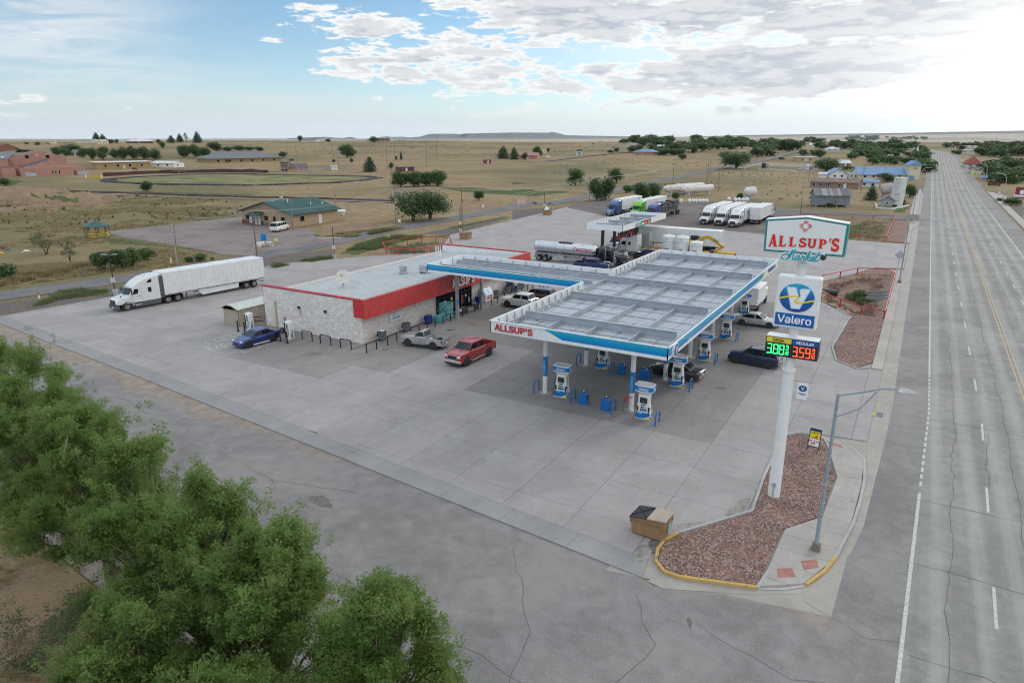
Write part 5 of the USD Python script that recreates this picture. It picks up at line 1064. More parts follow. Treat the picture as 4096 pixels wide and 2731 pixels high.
bn=thing('hanging_sign','small white hanging sign with blue oval on the side of the tall pole','sign',(-4.55,39.9,0));part(bn,'bracket',MB().bar((-.3,0,7.6),(.75,0,7.6),.04).bar((-.3,0,7.2),(-.3,0,7.6),.04),GREY);part(bn,'panel',MB().box(.02,-.02,6.55,.6,.02,7.5),SIGNW)
part(bn,'oval',MB().poly(affinity.scale(Point(0,0).buffer(1,20),.22,.18),0,.01,frame((.31,-.024,7.2),(1,0,0),(0,0,1))),BLUED);part(bn,'letter',MB().text('V',.2,frame((.31,-.036,7.1),(1,0,0),(0,0,1)),.006),SIGNW);part(bn,'lettering',MB().text('Valero',.1,frame((.31,-.024,6.82),(1,0,0),(0,0,1)),.006,True,width=.42),BLUED)
af=thing('advert_board','black framed yellow and white price board on the gravel island','advert board',(-3.95,47.8,.11),rad(-8))
tilt=np.eye(4);tilt[1,2]=.18
fb=MB();fb.bar((-.36,0,.28),(-.36,0,1.5),.05).bar((.36,0,.28),(.36,0,1.5),.05).bar((-.36,0,1.5),(.36,0,1.5),.05).bar((-.36,0,.28),(.36,0,.28),.05);part(af,'frame',fb.tr(tilt),BLACK)
part(af,'lower_panel',MB().box(-.34,-.01,.3,.34,.01,.82).tr(tilt),SIGNW);part(af,'upper_panel',MB().box(-.34,-.01,.82,.34,.01,1.33).tr(tilt),YELB);part(af,'header_panel',MB().box(-.34,-.01,1.33,.34,.01,1.48).tr(tilt),BLUED)
for s in(-.36,.36):part(af,'foot',MB().tube([(s,-.35,0),(s,-.1,.12),(s,0,.3),(s,.2,.12),(s,.5,0)],.025),BLACK)
ft=lambda z,x=0.:tilt@frame((x,-.018,z),(1,0,0),(0,0,1));part(af,'price_lettering',MB().text('14',.3,ft(.42,-.06),.006,True,width=.3).text('$',.12,ft(.6,-.28),.006).text('99',.13,ft(.58,.2),.006,True,width=.2),REDL)
part(af,'small_lettering',MB().text('TWISTED TEA',.07,ft(1.2),.006,True,width=.5).text('An 12 Pack',.07,ft(.84),.006,True,width=.46).text('LOW PRICE',.05,ft(1.39),.006,True,width=.4),SIGNK);part(af,'orange_blob',MB().poly(Point(0,0).buffer(.09),0,.006,ft(1.0,.1)),pm('orange_print',(.65,.15,.02),.5))
def street_lamp(label,x,y,arm,h=8.9,group='street lamps along the highway',steel=pm('lamp_pole_paint',(.24,.29,.33),.5)):
 t=thing('street_lamp',label,'street lamp',(x,y,float(tz(x,y))),0,group);part(t,'base',MB().loft([np.array([(-w,-w,z),(w,-w,z),(w,w,z),(-w,w,z)])for z,w in((0,.24),(.45,.2),(.5,.16))]),pm('lamp_base_brown',(.18,.14,.11),.7))
 part(t,'pole',MB().tube([(0,0,.4),(0,0,h)],[.11,.075],10),steel,smooth=40);part(t,'arm',MB().tube([(0,0,h-.1),(arm*.4,0,h+.28),(arm*.72,0,h+.62),(arm,0,h+.72)],.04,6).tube([(0,0,h-1.25),(arm*.4,0,h-.55),(arm*.62,0,h+.4)],.03,6),steel)
 part(t,'lantern',MB().hull([(arm*.95,-.1,h+.68),(arm*.95,.1,h+.68),(arm*1.02,-.16,h+.62),(arm*1.02,.16,h+.62),(arm*1.3,0,h+.66),(arm*1.1,0,h+.82),(arm*1.0,0,h+.8)]),GALV)
 for z in(2.9,3.9):part(t,'strap',MB().cyl((0,0,z),(0,0,z+.05),.12,n=10),GREY)
 return t
sl0=street_lamp('tall blue grey street lamp on the near footpath corner',-2.1,35.1,2.6)
# -- vehicles (front towards +x, standing on z = 0)
def wheel(t,x,y,r,w,rim=RIM,n=22,spokes=5,rf=.62,dish=.02):
 """One wheel: tyre with its rim, seen from the outside at side sign(y)."""
 s=1 if y>0 else-1;yo=y+s*w/2;yi=y-s*w/2
 p=part(t,'wheel',MB().disc((x,yi,r),(x,yo,r),[(0,r*.82),(.08,r*.96),(.2,r),(.8,r),(.92,r*.96),(1,r*.80),(1,r*rf),(.9,r*rf)],n),RUBBER,smooth=35)
 b=MB().disc((x,yo-s*.05,r),(x,yo+s*.004,r),[(0,r*rf),(.6,r*rf),(1,r*rf*.97),(1,r*rf*.82),(.3,r*rf*.8)],n)
 for k in range(spokes):
  a=2*pi*k/spokes+.3;b.bar((x+r*.1*cos(a),yo-s*.025,r+r*.1*sin(a)),(x+r*rf*.86*cos(a),yo-s*.012,r+r*rf*.86*sin(a)),.06*r/.35,.03,up=(0,1,0))
 b.disc((x,yo-s*.04,r),(x,yo,r),[(0,r*.2),(1,r*.14)],12);part(p,'rim',b,rim)
 part(p,'brake_disc',MB().cyl((x,yo-s*.09,r),(x,yo-s*.06,r),r*rf*.8,n=16),BLACK)
def ringpts(w,z0,zs,zt,tuck=.06,crown=.02,wt=None):
 """Half-outline of a car body section, mirrored."""
 wt=w*.86 if wt is None else wt
 h=[(w-tuck,z0),(w-.01,z0+(zs-z0)*.35),(w,z0+(zs-z0)*.7),(w-.02,zs),(wt,zt),(wt*.5,zt+crown)]
 return h
def body_loft(stations):
 rings=[]
 for x,w,z0,zs,zt in stations:
  h=ringpts(w,z0,zs,zt);rings.append(np.array([(x,y,z)for y,z in h]+[(x,-y,z)for y,z in h[::-1]]))
 return MB().loft(rings)
def arches(t,xs,r,w):
 for k,x in enumerate(xs):
  for s in(-1,1):part(t,'wheel_arch',MB().cyl((x,s*(w-.25),r+.02),(x,s*(w+.006),r+.02),r*1.17,n=22),BLACK)
def greenhouse(t,pts,wb,wr,zb,zr,paint,roofpts=None,glass=GLASSD,pillars=()):
 """Cab above the belt: pts = x of windscreen foot, roof front, roof back, rear glass foot; wb, wr half widths at belt and roof."""
 x0,x1,x2,x3=pts;e=.012
 at_=lambda xb,xr,f,s,o=0.:(xb+(xr-xb)*f,s*(wb+(wr-wb)*f+o),zb+(zr-zb)*f)
 def glassq(nm,xb,xr,sgn,m):
  k=.92;q=[(xb+(xr-xb)*f+sgn*e,y*(wb+(wr-wb)*f)*k,zb+(zr-zb)*f)for f,y in((.07,-1),(.07,1),(.92,1),(.92,-1))]
  fr=[(xb+(xr-xb)*f,y*(wb+(wr-wb)*f),zb+(zr-zb)*f)for f,y in((-.06,-1),(-.06,1),(1.,1),(1.,-1))]
  if sgn<0:q,fr=q[::-1],fr[::-1]
  p=part(t,nm+'_frame',MB().slab(fr,.05),paint);part(p,nm,MB().slab(q,.03),m)
 glassq('windscreen',x0,x1,1,GLASSB);glassq('rear_window',x3,x2,-1,glass)
 cuts=[(x0,x1)]+list(pillars)+[(x3,x2)]
 for s in(-1,1):
  q=[at_(x0,x1,-.06,s),at_(x3,x2,-.06,s),at_(x3,x2,1.,s),at_(x0,x1,1.,s)];sd=part(t,'cab_side',MB().slab(q if s>0 else q[::-1],.05),paint)
  for(a,ar),(c,cr)in zip(cuts[:-1],cuts[1:]):
   g0,g1=.06,.06;q=[at_(a-g0,ar-g0,.08,s,e),at_(c+g1,cr+g1,.08,s,e),at_(c+g1,cr+g1,.86,s,e),at_(a-g0,ar-g0,.86,s,e)]
   if abs(a-c)>.3:part(sd,'side_window',MB().slab(q if s>0 else q[::-1],.03),glass)
 n=6;rg=[]
 for x,zc in((x1+.03,-.01),(x1-.25,.045),((x1+x2)/2,.06),(x2+.2,.04),(x2-.03,-.01)):
  rg.append(np.array([(x,-wr-.01,zr-.02)]+[(x,wr*y,zr+.015+zc*(1-y*y))for y in np.linspace(-1,1,n)]+[(x,wr+.01,zr-.02)]))
 part(t,'roof',MB().loft(rg),paint,smooth=40)
def lights(t,xf,xr,w,zf,zr,hw=.34,hh=.16,rw=.2,rh=.2,front=LAMPW):
 for s in(-1,1):
  part(t,'headlight',MB().rbox(xf-.12,s*(w-hw/2)-hw/2,zf-hh/2,xf+.015,s*(w-hw/2)+hw/2,zf+hh/2,.02),front)
  part(t,'tail_light',MB().rbox(xr-.015,s*(w-rw/2)-rw/2,zr-rh/2,xr+.12,s*(w-rw/2)+rw/2+.004,zr+rh/2,.02),LAMPR)
def trim(t,L,w,paint,mirx,mirz,plate=True,handles=(),hz=.85,grille=None,xf=None,xr=None):
 xf=L/2 if xf is None else xf;xr=-L/2 if xr is None else xr
 for s in(-1,1):
  part(t,'mirror',MB().rbox(mirx-.09,s*(w+.05)-.1,mirz-.08,mirx+.07,s*(w+.05)+.1,mirz+.09,.03),paint)
  for hx in handles:part(t,'door_handle',MB().rbox(hx-.09,s*(w+.0)-.02,hz-.02,hx+.09,s*(w+.0)+.02,hz+.02,.008),BLACK)
  dl=MB()
  for hx in handles:dl.box(hx+.16,s*w-.004,.38,hx+.175,s*w+.004,hz+.1)
  if handles:part(t,'door_seam',dl,BLACK)
 if plate:part(t,'licence_plate',MB().box(xr-.03,-.16,.62,xr-.012,.16,.76),SIGNW)
def car(name,label,loc,rz,paint,L=4.7,w=.93,kind='sedan',rim=RIM,group=None,grille=BLACK,roofp=None):
 t=thing(name,label,'car',loc,rz,group);xf,xr=L/2,-L/2
 if kind=='sedan':
  st_=[(xf,w*.72,.30,.55,.60),(xf-.18,w*.92,.24,.64,.70),(xf-.8,w,.22,.74,.82),(xf-1.55,w,.22,.82,.92),(0,w,.22,.86,.93),(xr+1.2,w,.22,.88,.97),(xr+.35,w*.97,.26,.88,1.0),(xr+.1,w*.9,.32,.84,.98),(xr,w*.8,.38,.78,.88)]
  gh=(xf-1.45,xf-2.25,xr+1.55,xr+.65);zb,zr,wr,r=.92,1.40,w*.66,.335;pil=[(-.12,-.12)];hd=(.35,-.75);lz=(.64,.80)
 elif kind=='hatch':
  st_=[(xf,w*.74,.28,.55,.60),(xf-.2,w*.92,.24,.72,.78),(xf-.8,w,.22,.84,.93),(xf-1.35,w,.22,.90,1.0),(0,w,.22,.93,1.0),(xr+1.0,w,.22,.98,1.03),(xr+.2,w*.96,.28,.98,1.08),(xr,w*.85,.4,.85,.98)]
  gh=(xf-1.2,xf-2.15,xr+1.35,xr+.35);zb,zr,wr,r=.99,1.50,w*.68,.37;pil=[(-.15,-.15),(-1.2,-1.05)];hd=(.45,-.75);lz=(.74,.92)
 else:
  st_=[(xf,w*.78,.32,.75,.82),(xf-.15,w*.94,.26,.86,.95),(xf-.8,w,.24,.95,1.05),(xf-1.25,w,.24,.98,1.08),(0,w,.24,1.0,1.08),(xr+1.0,w,.24,1.02,1.10),(xr+.12,w*.97,.3,1.02,1.12),(xr,w*.9,.4,.95,1.06)]
  gh=(xf-1.15,xf-1.95,xr+.42,xr+.10);zb,zr,wr,r=1.08,1.68,w*.74,.37;pil=[(.05,.05),(-.95,-.9),(-1.6,-1.5)];hd=(.55,-.55);lz=(.84,1.0)
 part(t,'body',body_loft(st_),paint,smooth=35)
 greenhouse(t,gh,w*.86,wr,zb,zr,roofp or paint,pillars=pil)
 wb=L*.30
 xa=(xf-L*.19,xr+L*.195);arches(t,xa,r,w)
 for x in xa:
  for s in(-1,1):wheel(t,x,s*(w-.125),r,.22,rim)
 lights(t,xf-.10,xr+.05,w*.93,lz[0],lz[1],hw=.36,hh=.13)
 part(t,'grille',MB().rbox(xf-.1,-.42,.36,xf+.012,.42,.58,.03),grille);part(t,'bumper',MB().rbox(xf-.15,-w*.80,.20,xf+.01,w*.80,.32,.03),BLACK);part(t,'bumper',MB().rbox(xr-.02,-w*.82,.30,xr+.15,w*.82,.50,.03),BLACK if kind!='sedan' else paint)
 for s in(-1,1):part(t,'sill',MB().rbox(xa[1]+r+.1,s*w-.04,.19,xa[0]-r-.1,s*w+.01,.30,.015),BLACK if kind!='hatch' else SIGNW)
 trim(t,L,w,paint,gh[0]-.25,zb+.06,handles=hd,hz=zb-.14)
 if kind=='suv':
  for s in(-1,1):part(t,'roof_rail',MB().tube([(gh[1]-.2,s*(wr-.05),zr+.03),(gh[1]-.4,s*(wr-.05),zr+.11),(gh[2]+.4,s*(wr-.05),zr+.11),(gh[2]+.2,s*(wr-.05),zr+.03)],.02),BLACK)
 return t
def pickup(name,label,loc,rz,paint,L=5.8,w=1.0,cab='crew',rim=RIM,group=None,bedin=BLACK,chrome=True,cargo=None,h=1.9):
 t=thing(name,label,'pickup truck',loc,rz,group);xf,xr=L/2,-L/2;hb=h*.60;k=h/1.9
 bed={'crew':1.75,'regular':2.05,'ext':1.95}[cab]*L/5.8 if cab!='regular' else 1.95
 xb=xr+bed
 st_=[(xf,w*.86,.44*k,1.06*k,1.12*k),(xf-.1,w*.95,.40*k,1.14*k,1.2*k),(xf-.7,w,.38*k,1.17*k,1.25*k),(xf-1.5,w,.38*k,1.19*k,1.29*k),(xb+.05,w,.40*k,1.19*k,1.29*k),(xb,w,.40*k,1.19*k,1.29*k)]
 part(t,'body',body_loft(st_),paint,smooth=35)
 bd=part(t,'bed',MB().box(xr+.05,-w,.52*k,xb-.03,w,.66*k).box(xr+.03,w-.09,.66*k,xb-.03,w,1.2*k).box(xr+.03,-w,.66*k,xb-.03,-w+.09,1.2*k).box(xb-.12,-w+.09,.66*k,xb-.03,w-.09,1.12*k),paint)
 part(bd,'bed_liner',MB().box(xr+.08,-w+.092,.662*k,xb-.125,w-.092,.68*k).box(xr+.08,-w+.09,.68*k,xb-.125,-w+.1,1.12*k).box(xr+.08,w-.1,.68*k,xb-.125,w-.09,1.12*k),bedin)
 tg=part(t,'tailgate',MB().rbox(xr,-w+.1,.66*k,xr+.07,w-.1,1.19*k,.015),paint);part(tg,'handle',MB().box(xr-.01,-.12,.98*k,xr,.12,1.05*k),BLACK)
 gh=(xf-1.42,xf-2.12,xb+.22,xb+.06);zr=h-.05
 greenhouse(t,gh,w*.90,w*.78,1.26*k,zr,paint,pillars=[((gh[0]+gh[3])/2-.18,(gh[1]+gh[2])/2+.02)]if cab=='crew' else[])
 r=.42*k;xa=(xf-.98*L/5.8,xr+1.22*L/5.8);arches(t,xa,r,w)
 for x in xa:
  for s in(-1,1):wheel(t,x,s*(w-.15),r,.27,rim)
 for s in(-1,1):
  part(t,'headlight',MB().rbox(xf-.16,s*(w*.72)-.17,.90*k,xf+.02,s*(w*.72)+.17,1.10*k,.02),LAMPW)
  part(t,'tail_light',MB().rbox(xr-.005,s*(w-.09)-.085,.78*k,xr+.1,s*(w-.09)+.092,1.12*k,.015),LAMPR)
  part(t,'side_step',MB().tube([(xa[0]-r-.15,s*(w+.02),.36*k),(xa[1]+r+.2,s*(w+.02),.36*k)],.05,8),CHROME if chrome else BLACK)
 g=part(t,'grille',MB().rbox(xf-.1,-w*.54,.74*k,xf+.03,w*.54,1.10*k,.03),BLACK)
 part(g,'grille_frame',MB().bar((xf+.02,-w*.54,1.11*k),(xf+.02,w*.54,1.11*k),.06).bar((xf+.02,-w*.54,.73*k),(xf+.02,w*.54,.73*k),.06).bar((xf+.02,-w*.54,.73*k),(xf+.02,-w*.54,1.11*k),.06).bar((xf+.02,w*.54,.73*k),(xf+.02,w*.54,1.11*k),.06),CHROME if chrome else BLACK)
 part(t,'bumper',MB().rbox(xf-.15,-w*.93,.42*k,xf+.1,w*.93,.64*k,.04),CHROME if chrome else paint);part(t,'bumper',MB().rbox(xr-.12,-w*.93,.45*k,xr+.05,w*.93,.62*k,.03),CHROME if chrome else paint)
 part(t,'air_dam',MB().rbox(xf-.3,-w*.85,.24*k,xf+.02,w*.85,.42*k,.03),BLACK)
 trim(t,L,w,paint,gh[0]-.3,1.36*k,handles=((gh[0]+gh[3])/2-.35,gh[0]-1.05)if cab=='crew' else(gh[0]-1.0,),hz=1.06*k,xr=xr-.1)
 return t
BLUEC=paintwork('blue_car_paint',(.002,.022,.14),.3,.25,1.0,.04);SILV=paintwork('silver_paint',(.42,.43,.44),.55,.3);REDC_=paintwork('red_truck_paint',(.33,.016,.018),.15,.25,1.0,.05);WHT=paintwork('white_paint',(.70,.70,.69),0.,.3,.6,.10)
NAVY=paintwork('navy_paint',(.006,.012,.045),.3,.22,1.0,.05);BLKP=paintwork('black_paint',(.010,.010,.012),.2,.2,1.0,.08);DGRY=paintwork('charcoal_paint',(.030,.032,.034),.4,.22,1.0,.05);MAR=paintwork('maroon_paint',(.028,.010,.014),.3,.2,1.,.05);BLU2=paintwork('royal_blue_paint',(.006,.035,.17),.3,.25,1.,.06)
car('blue_crossover','shiny dark blue electric crossover parked nose out at the charger',(-58.15,45.7,.06),rad(-96),BLUEC,4.68,.94,'hatch',RIMD)
pk=pickup('silver_pickup','older silver single cab pickup parked facing the shop corner',(-42.2,53.9,.06),pi+.13,SILV,4.8,.87,'regular',RIM,bedin=SILV,chrome=False,h=1.80)
part(pk,'cargo',MB().rbox(-.75,-.3,.62,-.3,.15,.92,.03).hull([(-1.6,-.4,.62),(-1.0,-.5,.62),(-1.2,.3,.62),(-1.3,0,.82),(-1.7,.2,.7)]),SIGNW)
pickup('red_pickup','bright red crew cab pickup driving across the forecourt',(-35.75,52.75,.06),rad(-92),REDC_,5.9,1.02,'crew',RIM,h=2.02)
wp=pickup('white_pickup','white crew cab pickup with a silver toolbox parked at the shop',(-41.5,73.55,.06),pi,WHT,5.9,1.0,'crew',RIM,chrome=False);part(wp,'toolbox',MB().rbox(-1.55,-.95,1.0,-1.05,.95,1.3,.03),CHROME)
car('maroon_suv','dark maroon SUV with a shiny roof parked beyond the white pickup',(-41.9,77.9,.06),pi+.04,MAR,4.9,.97,'suv',RIM)
car('blue_saloon','blue car parked near the lockers, mostly hidden under the canopy arm',(-39.4,85.6,.06),pi,BLU2,4.7,.92,'sedan',RIMD)
car('black_suv','navy black SUV parked behind the LED price sign',(-11.5,65.35,.06),pi-.10,NAVY,4.75,.94,'suv',RIM)
car('silver_saloon','silver saloon beside the farther right hand pumps',(-14.3,79.95,.06),.02,SILV,4.9,.93,'sedan',RIMD)
gs=car('grey_saloon','charcoal saloon with its front door open behind the second row pump',(-16.9,58.2,.06),pi-.12,DGRY,4.85,.92,'sedan',RIMD)
part(gs,'open_door',MB().slab([(.72,.93,.35),(.2,1.75,.35),(.2,1.72,.9),(.72,.93,.95)],.06).slab([(.62,.95,.95),(.2,1.72,.9),(.1,1.5,1.3),(.3,1.0,1.36)],.03),BLKP)
car('silver_hatchback','silver car half hidden beneath the canopy fascia in the second lane',(-21.3,63.4,.06),.05,SILV,4.5,.90,'sedan',RIM)
pickup('blue_pickup','dark blue crew cab pickup in front of the black tanker lorry',(-44.6,101.6,.06),.10,paintwork('pickup_blue',(.008,.025,.10),.3,.25,1.,.06),5.9,1.0,'crew',RIM)
pickup('white_work_pickup','white pickup fuelling behind the milk tanker',(-46.5,113.6,.06),pi,WHT,5.9,1.0,'crew',RIM)
pickup('black_pickup','black pickup in front of the white water tanks',(-39.6,115.2,.06),pi-.12,BLKP,5.9,1.0,'crew',RIM)
# -- lorries
def rr(x,w,z0,z1,r=.18,n=4):
 pts=[]
 for cx,cz,a0 in((w-r,z0+.06,-pi/2),(w-r,z1-r,0),(-w+r,z1-r,pi/2),(-w+r,z0+.06,pi)):
  rad_=r if cz>z0+.1 else.06
  for a in np.linspace(a0,a0+pi/2,n):pts.append((x,cx+(rad_ if cz>z0+.1 else r)*cos(a),cz+rad_*sin(a)))
 return np.array(pts)
def lorry_wheels(t,xs,dual,steer=False,rim=CHROME,y=1.02):
 for x in xs:
  for s in(-1,1):wheel(t,x,s*(y-(.17 if dual else 0)),.50,.56 if dual else.28,rim,22,8,.56)
def tractor(t,paint,kind='aero',sleeper=2.1,top=4.0,skirt=DGREY,grille=BLACK,fend=None,rim=CHROME):
 """Front bumper at x = 0, going back to negative x."""
 sl=3.3+sleeper
 if kind=='aero':
  prof=[(-.02,1.0,.95,1.32),(-.25,1.1,.85,1.55),(-1.2,1.12,.85,1.78),(-1.62,1.14,.85,1.92)]
  up=[(-1.6,1.10,.85,1.95),(-2.1,1.13,.85,2.72),(-2.35,1.16,.85,3.02),(-2.9,1.19,.85,3.42),(-3.7,1.21,.85,top-.22),(-4.5,1.22,.85,top-.04),(-sl,1.22,.85,top)]
 else:
  prof=[(-.05,.62,.80,1.75),(-.12,.80,.80,1.95),(-1.0,.92,.80,2.02),(-2.1,1.0,.80,2.12)]
  up=[(-2.08,1.0,.80,2.1),(-2.35,1.04,.8,2.85),(-2.6,1.05,.8,2.98),(-3.6,1.06,.8,3.02),(-3.75,1.14,.8,3.15),(-sl-.3,1.16,.8,3.25 if top<3.6 else top)]
  sl+=.3
 part(t,'bonnet',MB().loft([rr(x,w,z0,z1,.22)for x,w,z0,z1 in prof]),paint,smooth=38)
 part(t,'cab',MB().loft([rr(x,w,z0,z1,.26)for x,w,z0,z1 in up]),paint,smooth=38)
 if kind=='aero':
  ws=[(-1.60,1.98),(-2.10,2.72)];n=6;f=[]
  for(x,z),w in zip(ws,(1.06,1.02)):f.append([(x+.14-.16*y*y,w*y,z)for y in np.linspace(-1,1,n)])
  part(t,'windscreen',MB().loft([np.array(f[0]),np.array(f[1])],False,False),GLASSB)
  part(t,'sun_visor',MB().loft([np.array([(-2.02+.18-.16*y*y,1.06*y,2.70)for y in np.linspace(-1,1,6)]),np.array([(-2.1+.26-.16*y*y,1.06*y,2.86)for y in np.linspace(-1,1,6)])],False,False),paint)
  part(t,'marker_light',MB().box(-2.02,-.5,2.9,-1.95,-.42,2.95).box(-1.98,-.04,2.92,-1.9,.04,2.97).box(-2.02,.42,2.9,-1.95,.5,2.95),AMBER)
  doorx,sy=(-1.95,-3.0),1.155
 else:
  part(t,'windscreen',MB().slab([(-2.06,-.95,2.2),(-2.06,.95,2.2),(-2.32,.93,2.78),(-2.32,-.93,2.78)],.03),GLASSB)
  part(t,'sun_visor',MB().slab([(-2.05,-1.0,2.82),(-2.05,1.0,2.82),(-2.35,1.0,2.95),(-2.35,-1.0,2.95)],.04),paint);doorx,sy=(-2.45,-3.35),1.065
 for s in(-1,1):
  o=lambda pts:pts if s<0 else pts[::-1]
  w0,w1=sy+.005,sy-.012
  part(t,'side_window',MB().slab(o([(doorx[1],s*(w0+.02),1.95),(doorx[0]-.12,s*(w0+.01),1.95),(doorx[0]-.35,s*(w1+.02),2.58),(doorx[1],s*(w1+.045),2.58)]),.05),GLASSD)
  part(t,'door_seam',MB().bar((doorx[1]-.08,s*(w0+.025),1.0),(doorx[1]-.08,s*(w0+.03),2.65),.02,.02).bar((doorx[0]-.02,s*w0,1.0),(doorx[0]-.02,s*w0,1.9),.02,.02),DGREY)
  part(t,'door_handle',MB().rbox(doorx[1]+.1,s*(w0+.02)-.02,1.62,doorx[1]+.28,s*(w0+.02)+.02,1.70,.008),BLACK)
  if sleeper>1:part(t,'sleeper_window',MB().rbox(-4.35,s*(1.225 if kind=='aero' else 1.155)-.015,1.95,-3.95,s*(1.225 if kind=='aero' else 1.155)+.012,2.55,.04),GLASSD)
  if kind=='aero' and sleeper>1:part(t,'roof_window',MB().slab(o([(-4.5,s*1.232,3.15),(-3.85,s*1.222,3.15),(-4.1,s*1.222,3.45),(-4.5,s*1.232,3.58)]),.03),GLASSD)
  part(t,'mirror',MB().rbox(doorx[0]+.05,s*(sy+.28)-.10,1.98,doorx[0]+.17,s*(sy+.28)+.10,2.6,.03).bar((doorx[0]+.1,s*sy,2.1),(doorx[0]+.1,s*(sy+.22),2.1),.03),BLACK)
  if kind=='aero':
   part(t,'bonnet_mirror',MB().tube([(-.75,s*1.0,1.62),(-.6,s*1.12,1.85)],.02).rbox(-.66,s*1.12-.07,1.82,-.56,s*1.12+.07,2.0,.02),BLACK)
   part(t,'headlight',MB().hull([(-.02,s*.98,.98),(-.10,s*1.09,1.0),(-.02,s*.92,1.26),(-.3,s*1.11,1.34),(-.42,s*1.12,1.2)]),LAMPW)
   part(t,'skirt',MB().rbox(-sl,s*1.17-.05,.32,-2.15,s*1.17+.05,.90,.02),skirt)
   part(t,'step',MB().rbox(-2.9,s*1.2-.06,.55,-2.2,s*1.2+.06,.62,.01).rbox(-2.9,s*1.2-.06,.95,-2.2,s*1.2+.05,1.05,.01),paint)
   part(t,'side_fairing',MB().rbox(-sl-.55,s*1.20-.03,.9,-sl+.02,s*1.20+.02,top-.25,.02),skirt)
   part(t,'mudguard',MB().loft([np.array([(-1.25+.66*cos(a)*k,s*1.10,.5+.66*sin(a)*k)for a in np.linspace(0,pi,10)])+(0,s*e,0)for k,e in((1.,-.25),(1.,.04),(.86,.04),(.86,-.25))],False,False),BLACK)
  else:
   part(t,'headlight',MB().rbox(-.3,s*.95-.18,1.05,-.15,s*.95+.18,1.25,.02).cyl((-.35,s*.95,1.0),(-.3,s*.95,.7),.03),CHROME)
   part(t,'wing',MB().loft([np.array([(-1.15+.72*cos(a),y,.52+.72*sin(a))for a in np.linspace(-.25,pi*.95,12)])for y in(s*.72,s*1.18)],False,False),paint)
   part(t,'fuel_tank',MB().cyl((-2.6,s*.92,.72),(-4.2,s*.92,.72),.32,n=18),CHROME,smooth=40);part(t,'exhaust_stack',MB().cyl((-3.52 if sleeper>1 else-3.5,s*1.22,.8),(-3.52 if sleeper>1 else-3.5,s*1.22,3.75),.08,n=12),CHROME,smooth=40)
   part(t,'air_cleaner',MB().cyl((-1.98,s*1.12,1.3),(-1.98,s*1.12,2.1),.17,n=14),CHROME,smooth=40)
 part(t,'bumper',MB().rbox(-.35,-1.14 if kind=='aero' else-1.18,.32,.06,1.14 if kind=='aero' else 1.18,.82,.06),skirt if kind=='aero' else CHROME)
 g=part(t,'grille',MB().rbox(-.12,-.66 if kind=='aero' else-.56,.62 if kind=='aero' else.85,.045,.66 if kind=='aero' else.56,1.42 if kind=='aero' else 1.78,.05),grille)
 gb=MB()
 for k in range(6):gb.bar((.05,-.55,.72+k*.12 if kind=='aero' else.95+k*.14),(.05,.55,.72+k*.12 if kind=='aero' else.95+k*.14),.03)
 part(g,'grille_bar',gb,CHROME if kind!='aero' else DGREY)
 part(t,'licence_plate',MB().box(.06,-.17,.42,.075,.17,.56),SIGNW)
 fb_=MB().box(-sl-2.95,-.42,.72,-sl+.1,-.34,.95).box(-sl-2.95,.34,.72,-sl+.1,.42,.95).box(-sl-2.2,-.5,.95,-sl-1.0,.5,1.12).box(-sl-.9,-.9,.55,-sl,.9,.75);part(t,'chassis',fb_,BLACK)
 part(t,'coupling_hoses',MB().tube([(-sl,.3,2.0),(-sl-.3,.35,1.3),(-sl-.6,.2,1.9)],.03).tube([(-sl,-.2,2.0),(-sl-.3,-.25,1.2),(-sl-.6,-.2,1.9)],.03),PLASTIC)
 lorry_wheels(t,(-1.2,),False,rim=rim);lorry_wheels(t,(-sl-.95,-sl-2.25),True,rim=rim)
 for s in(-1,1):part(t,'mud_flap',MB().box(-sl-2.92,s*.85-.3,.25,-sl-2.88,s*.85+.3,.95),BLACK)
 return sl
RIBS=pm('trailer_white',(.73,.735,.74),.42,var=.05,vscale=.8,dirt=((.55,.53,.50),.7,.3))
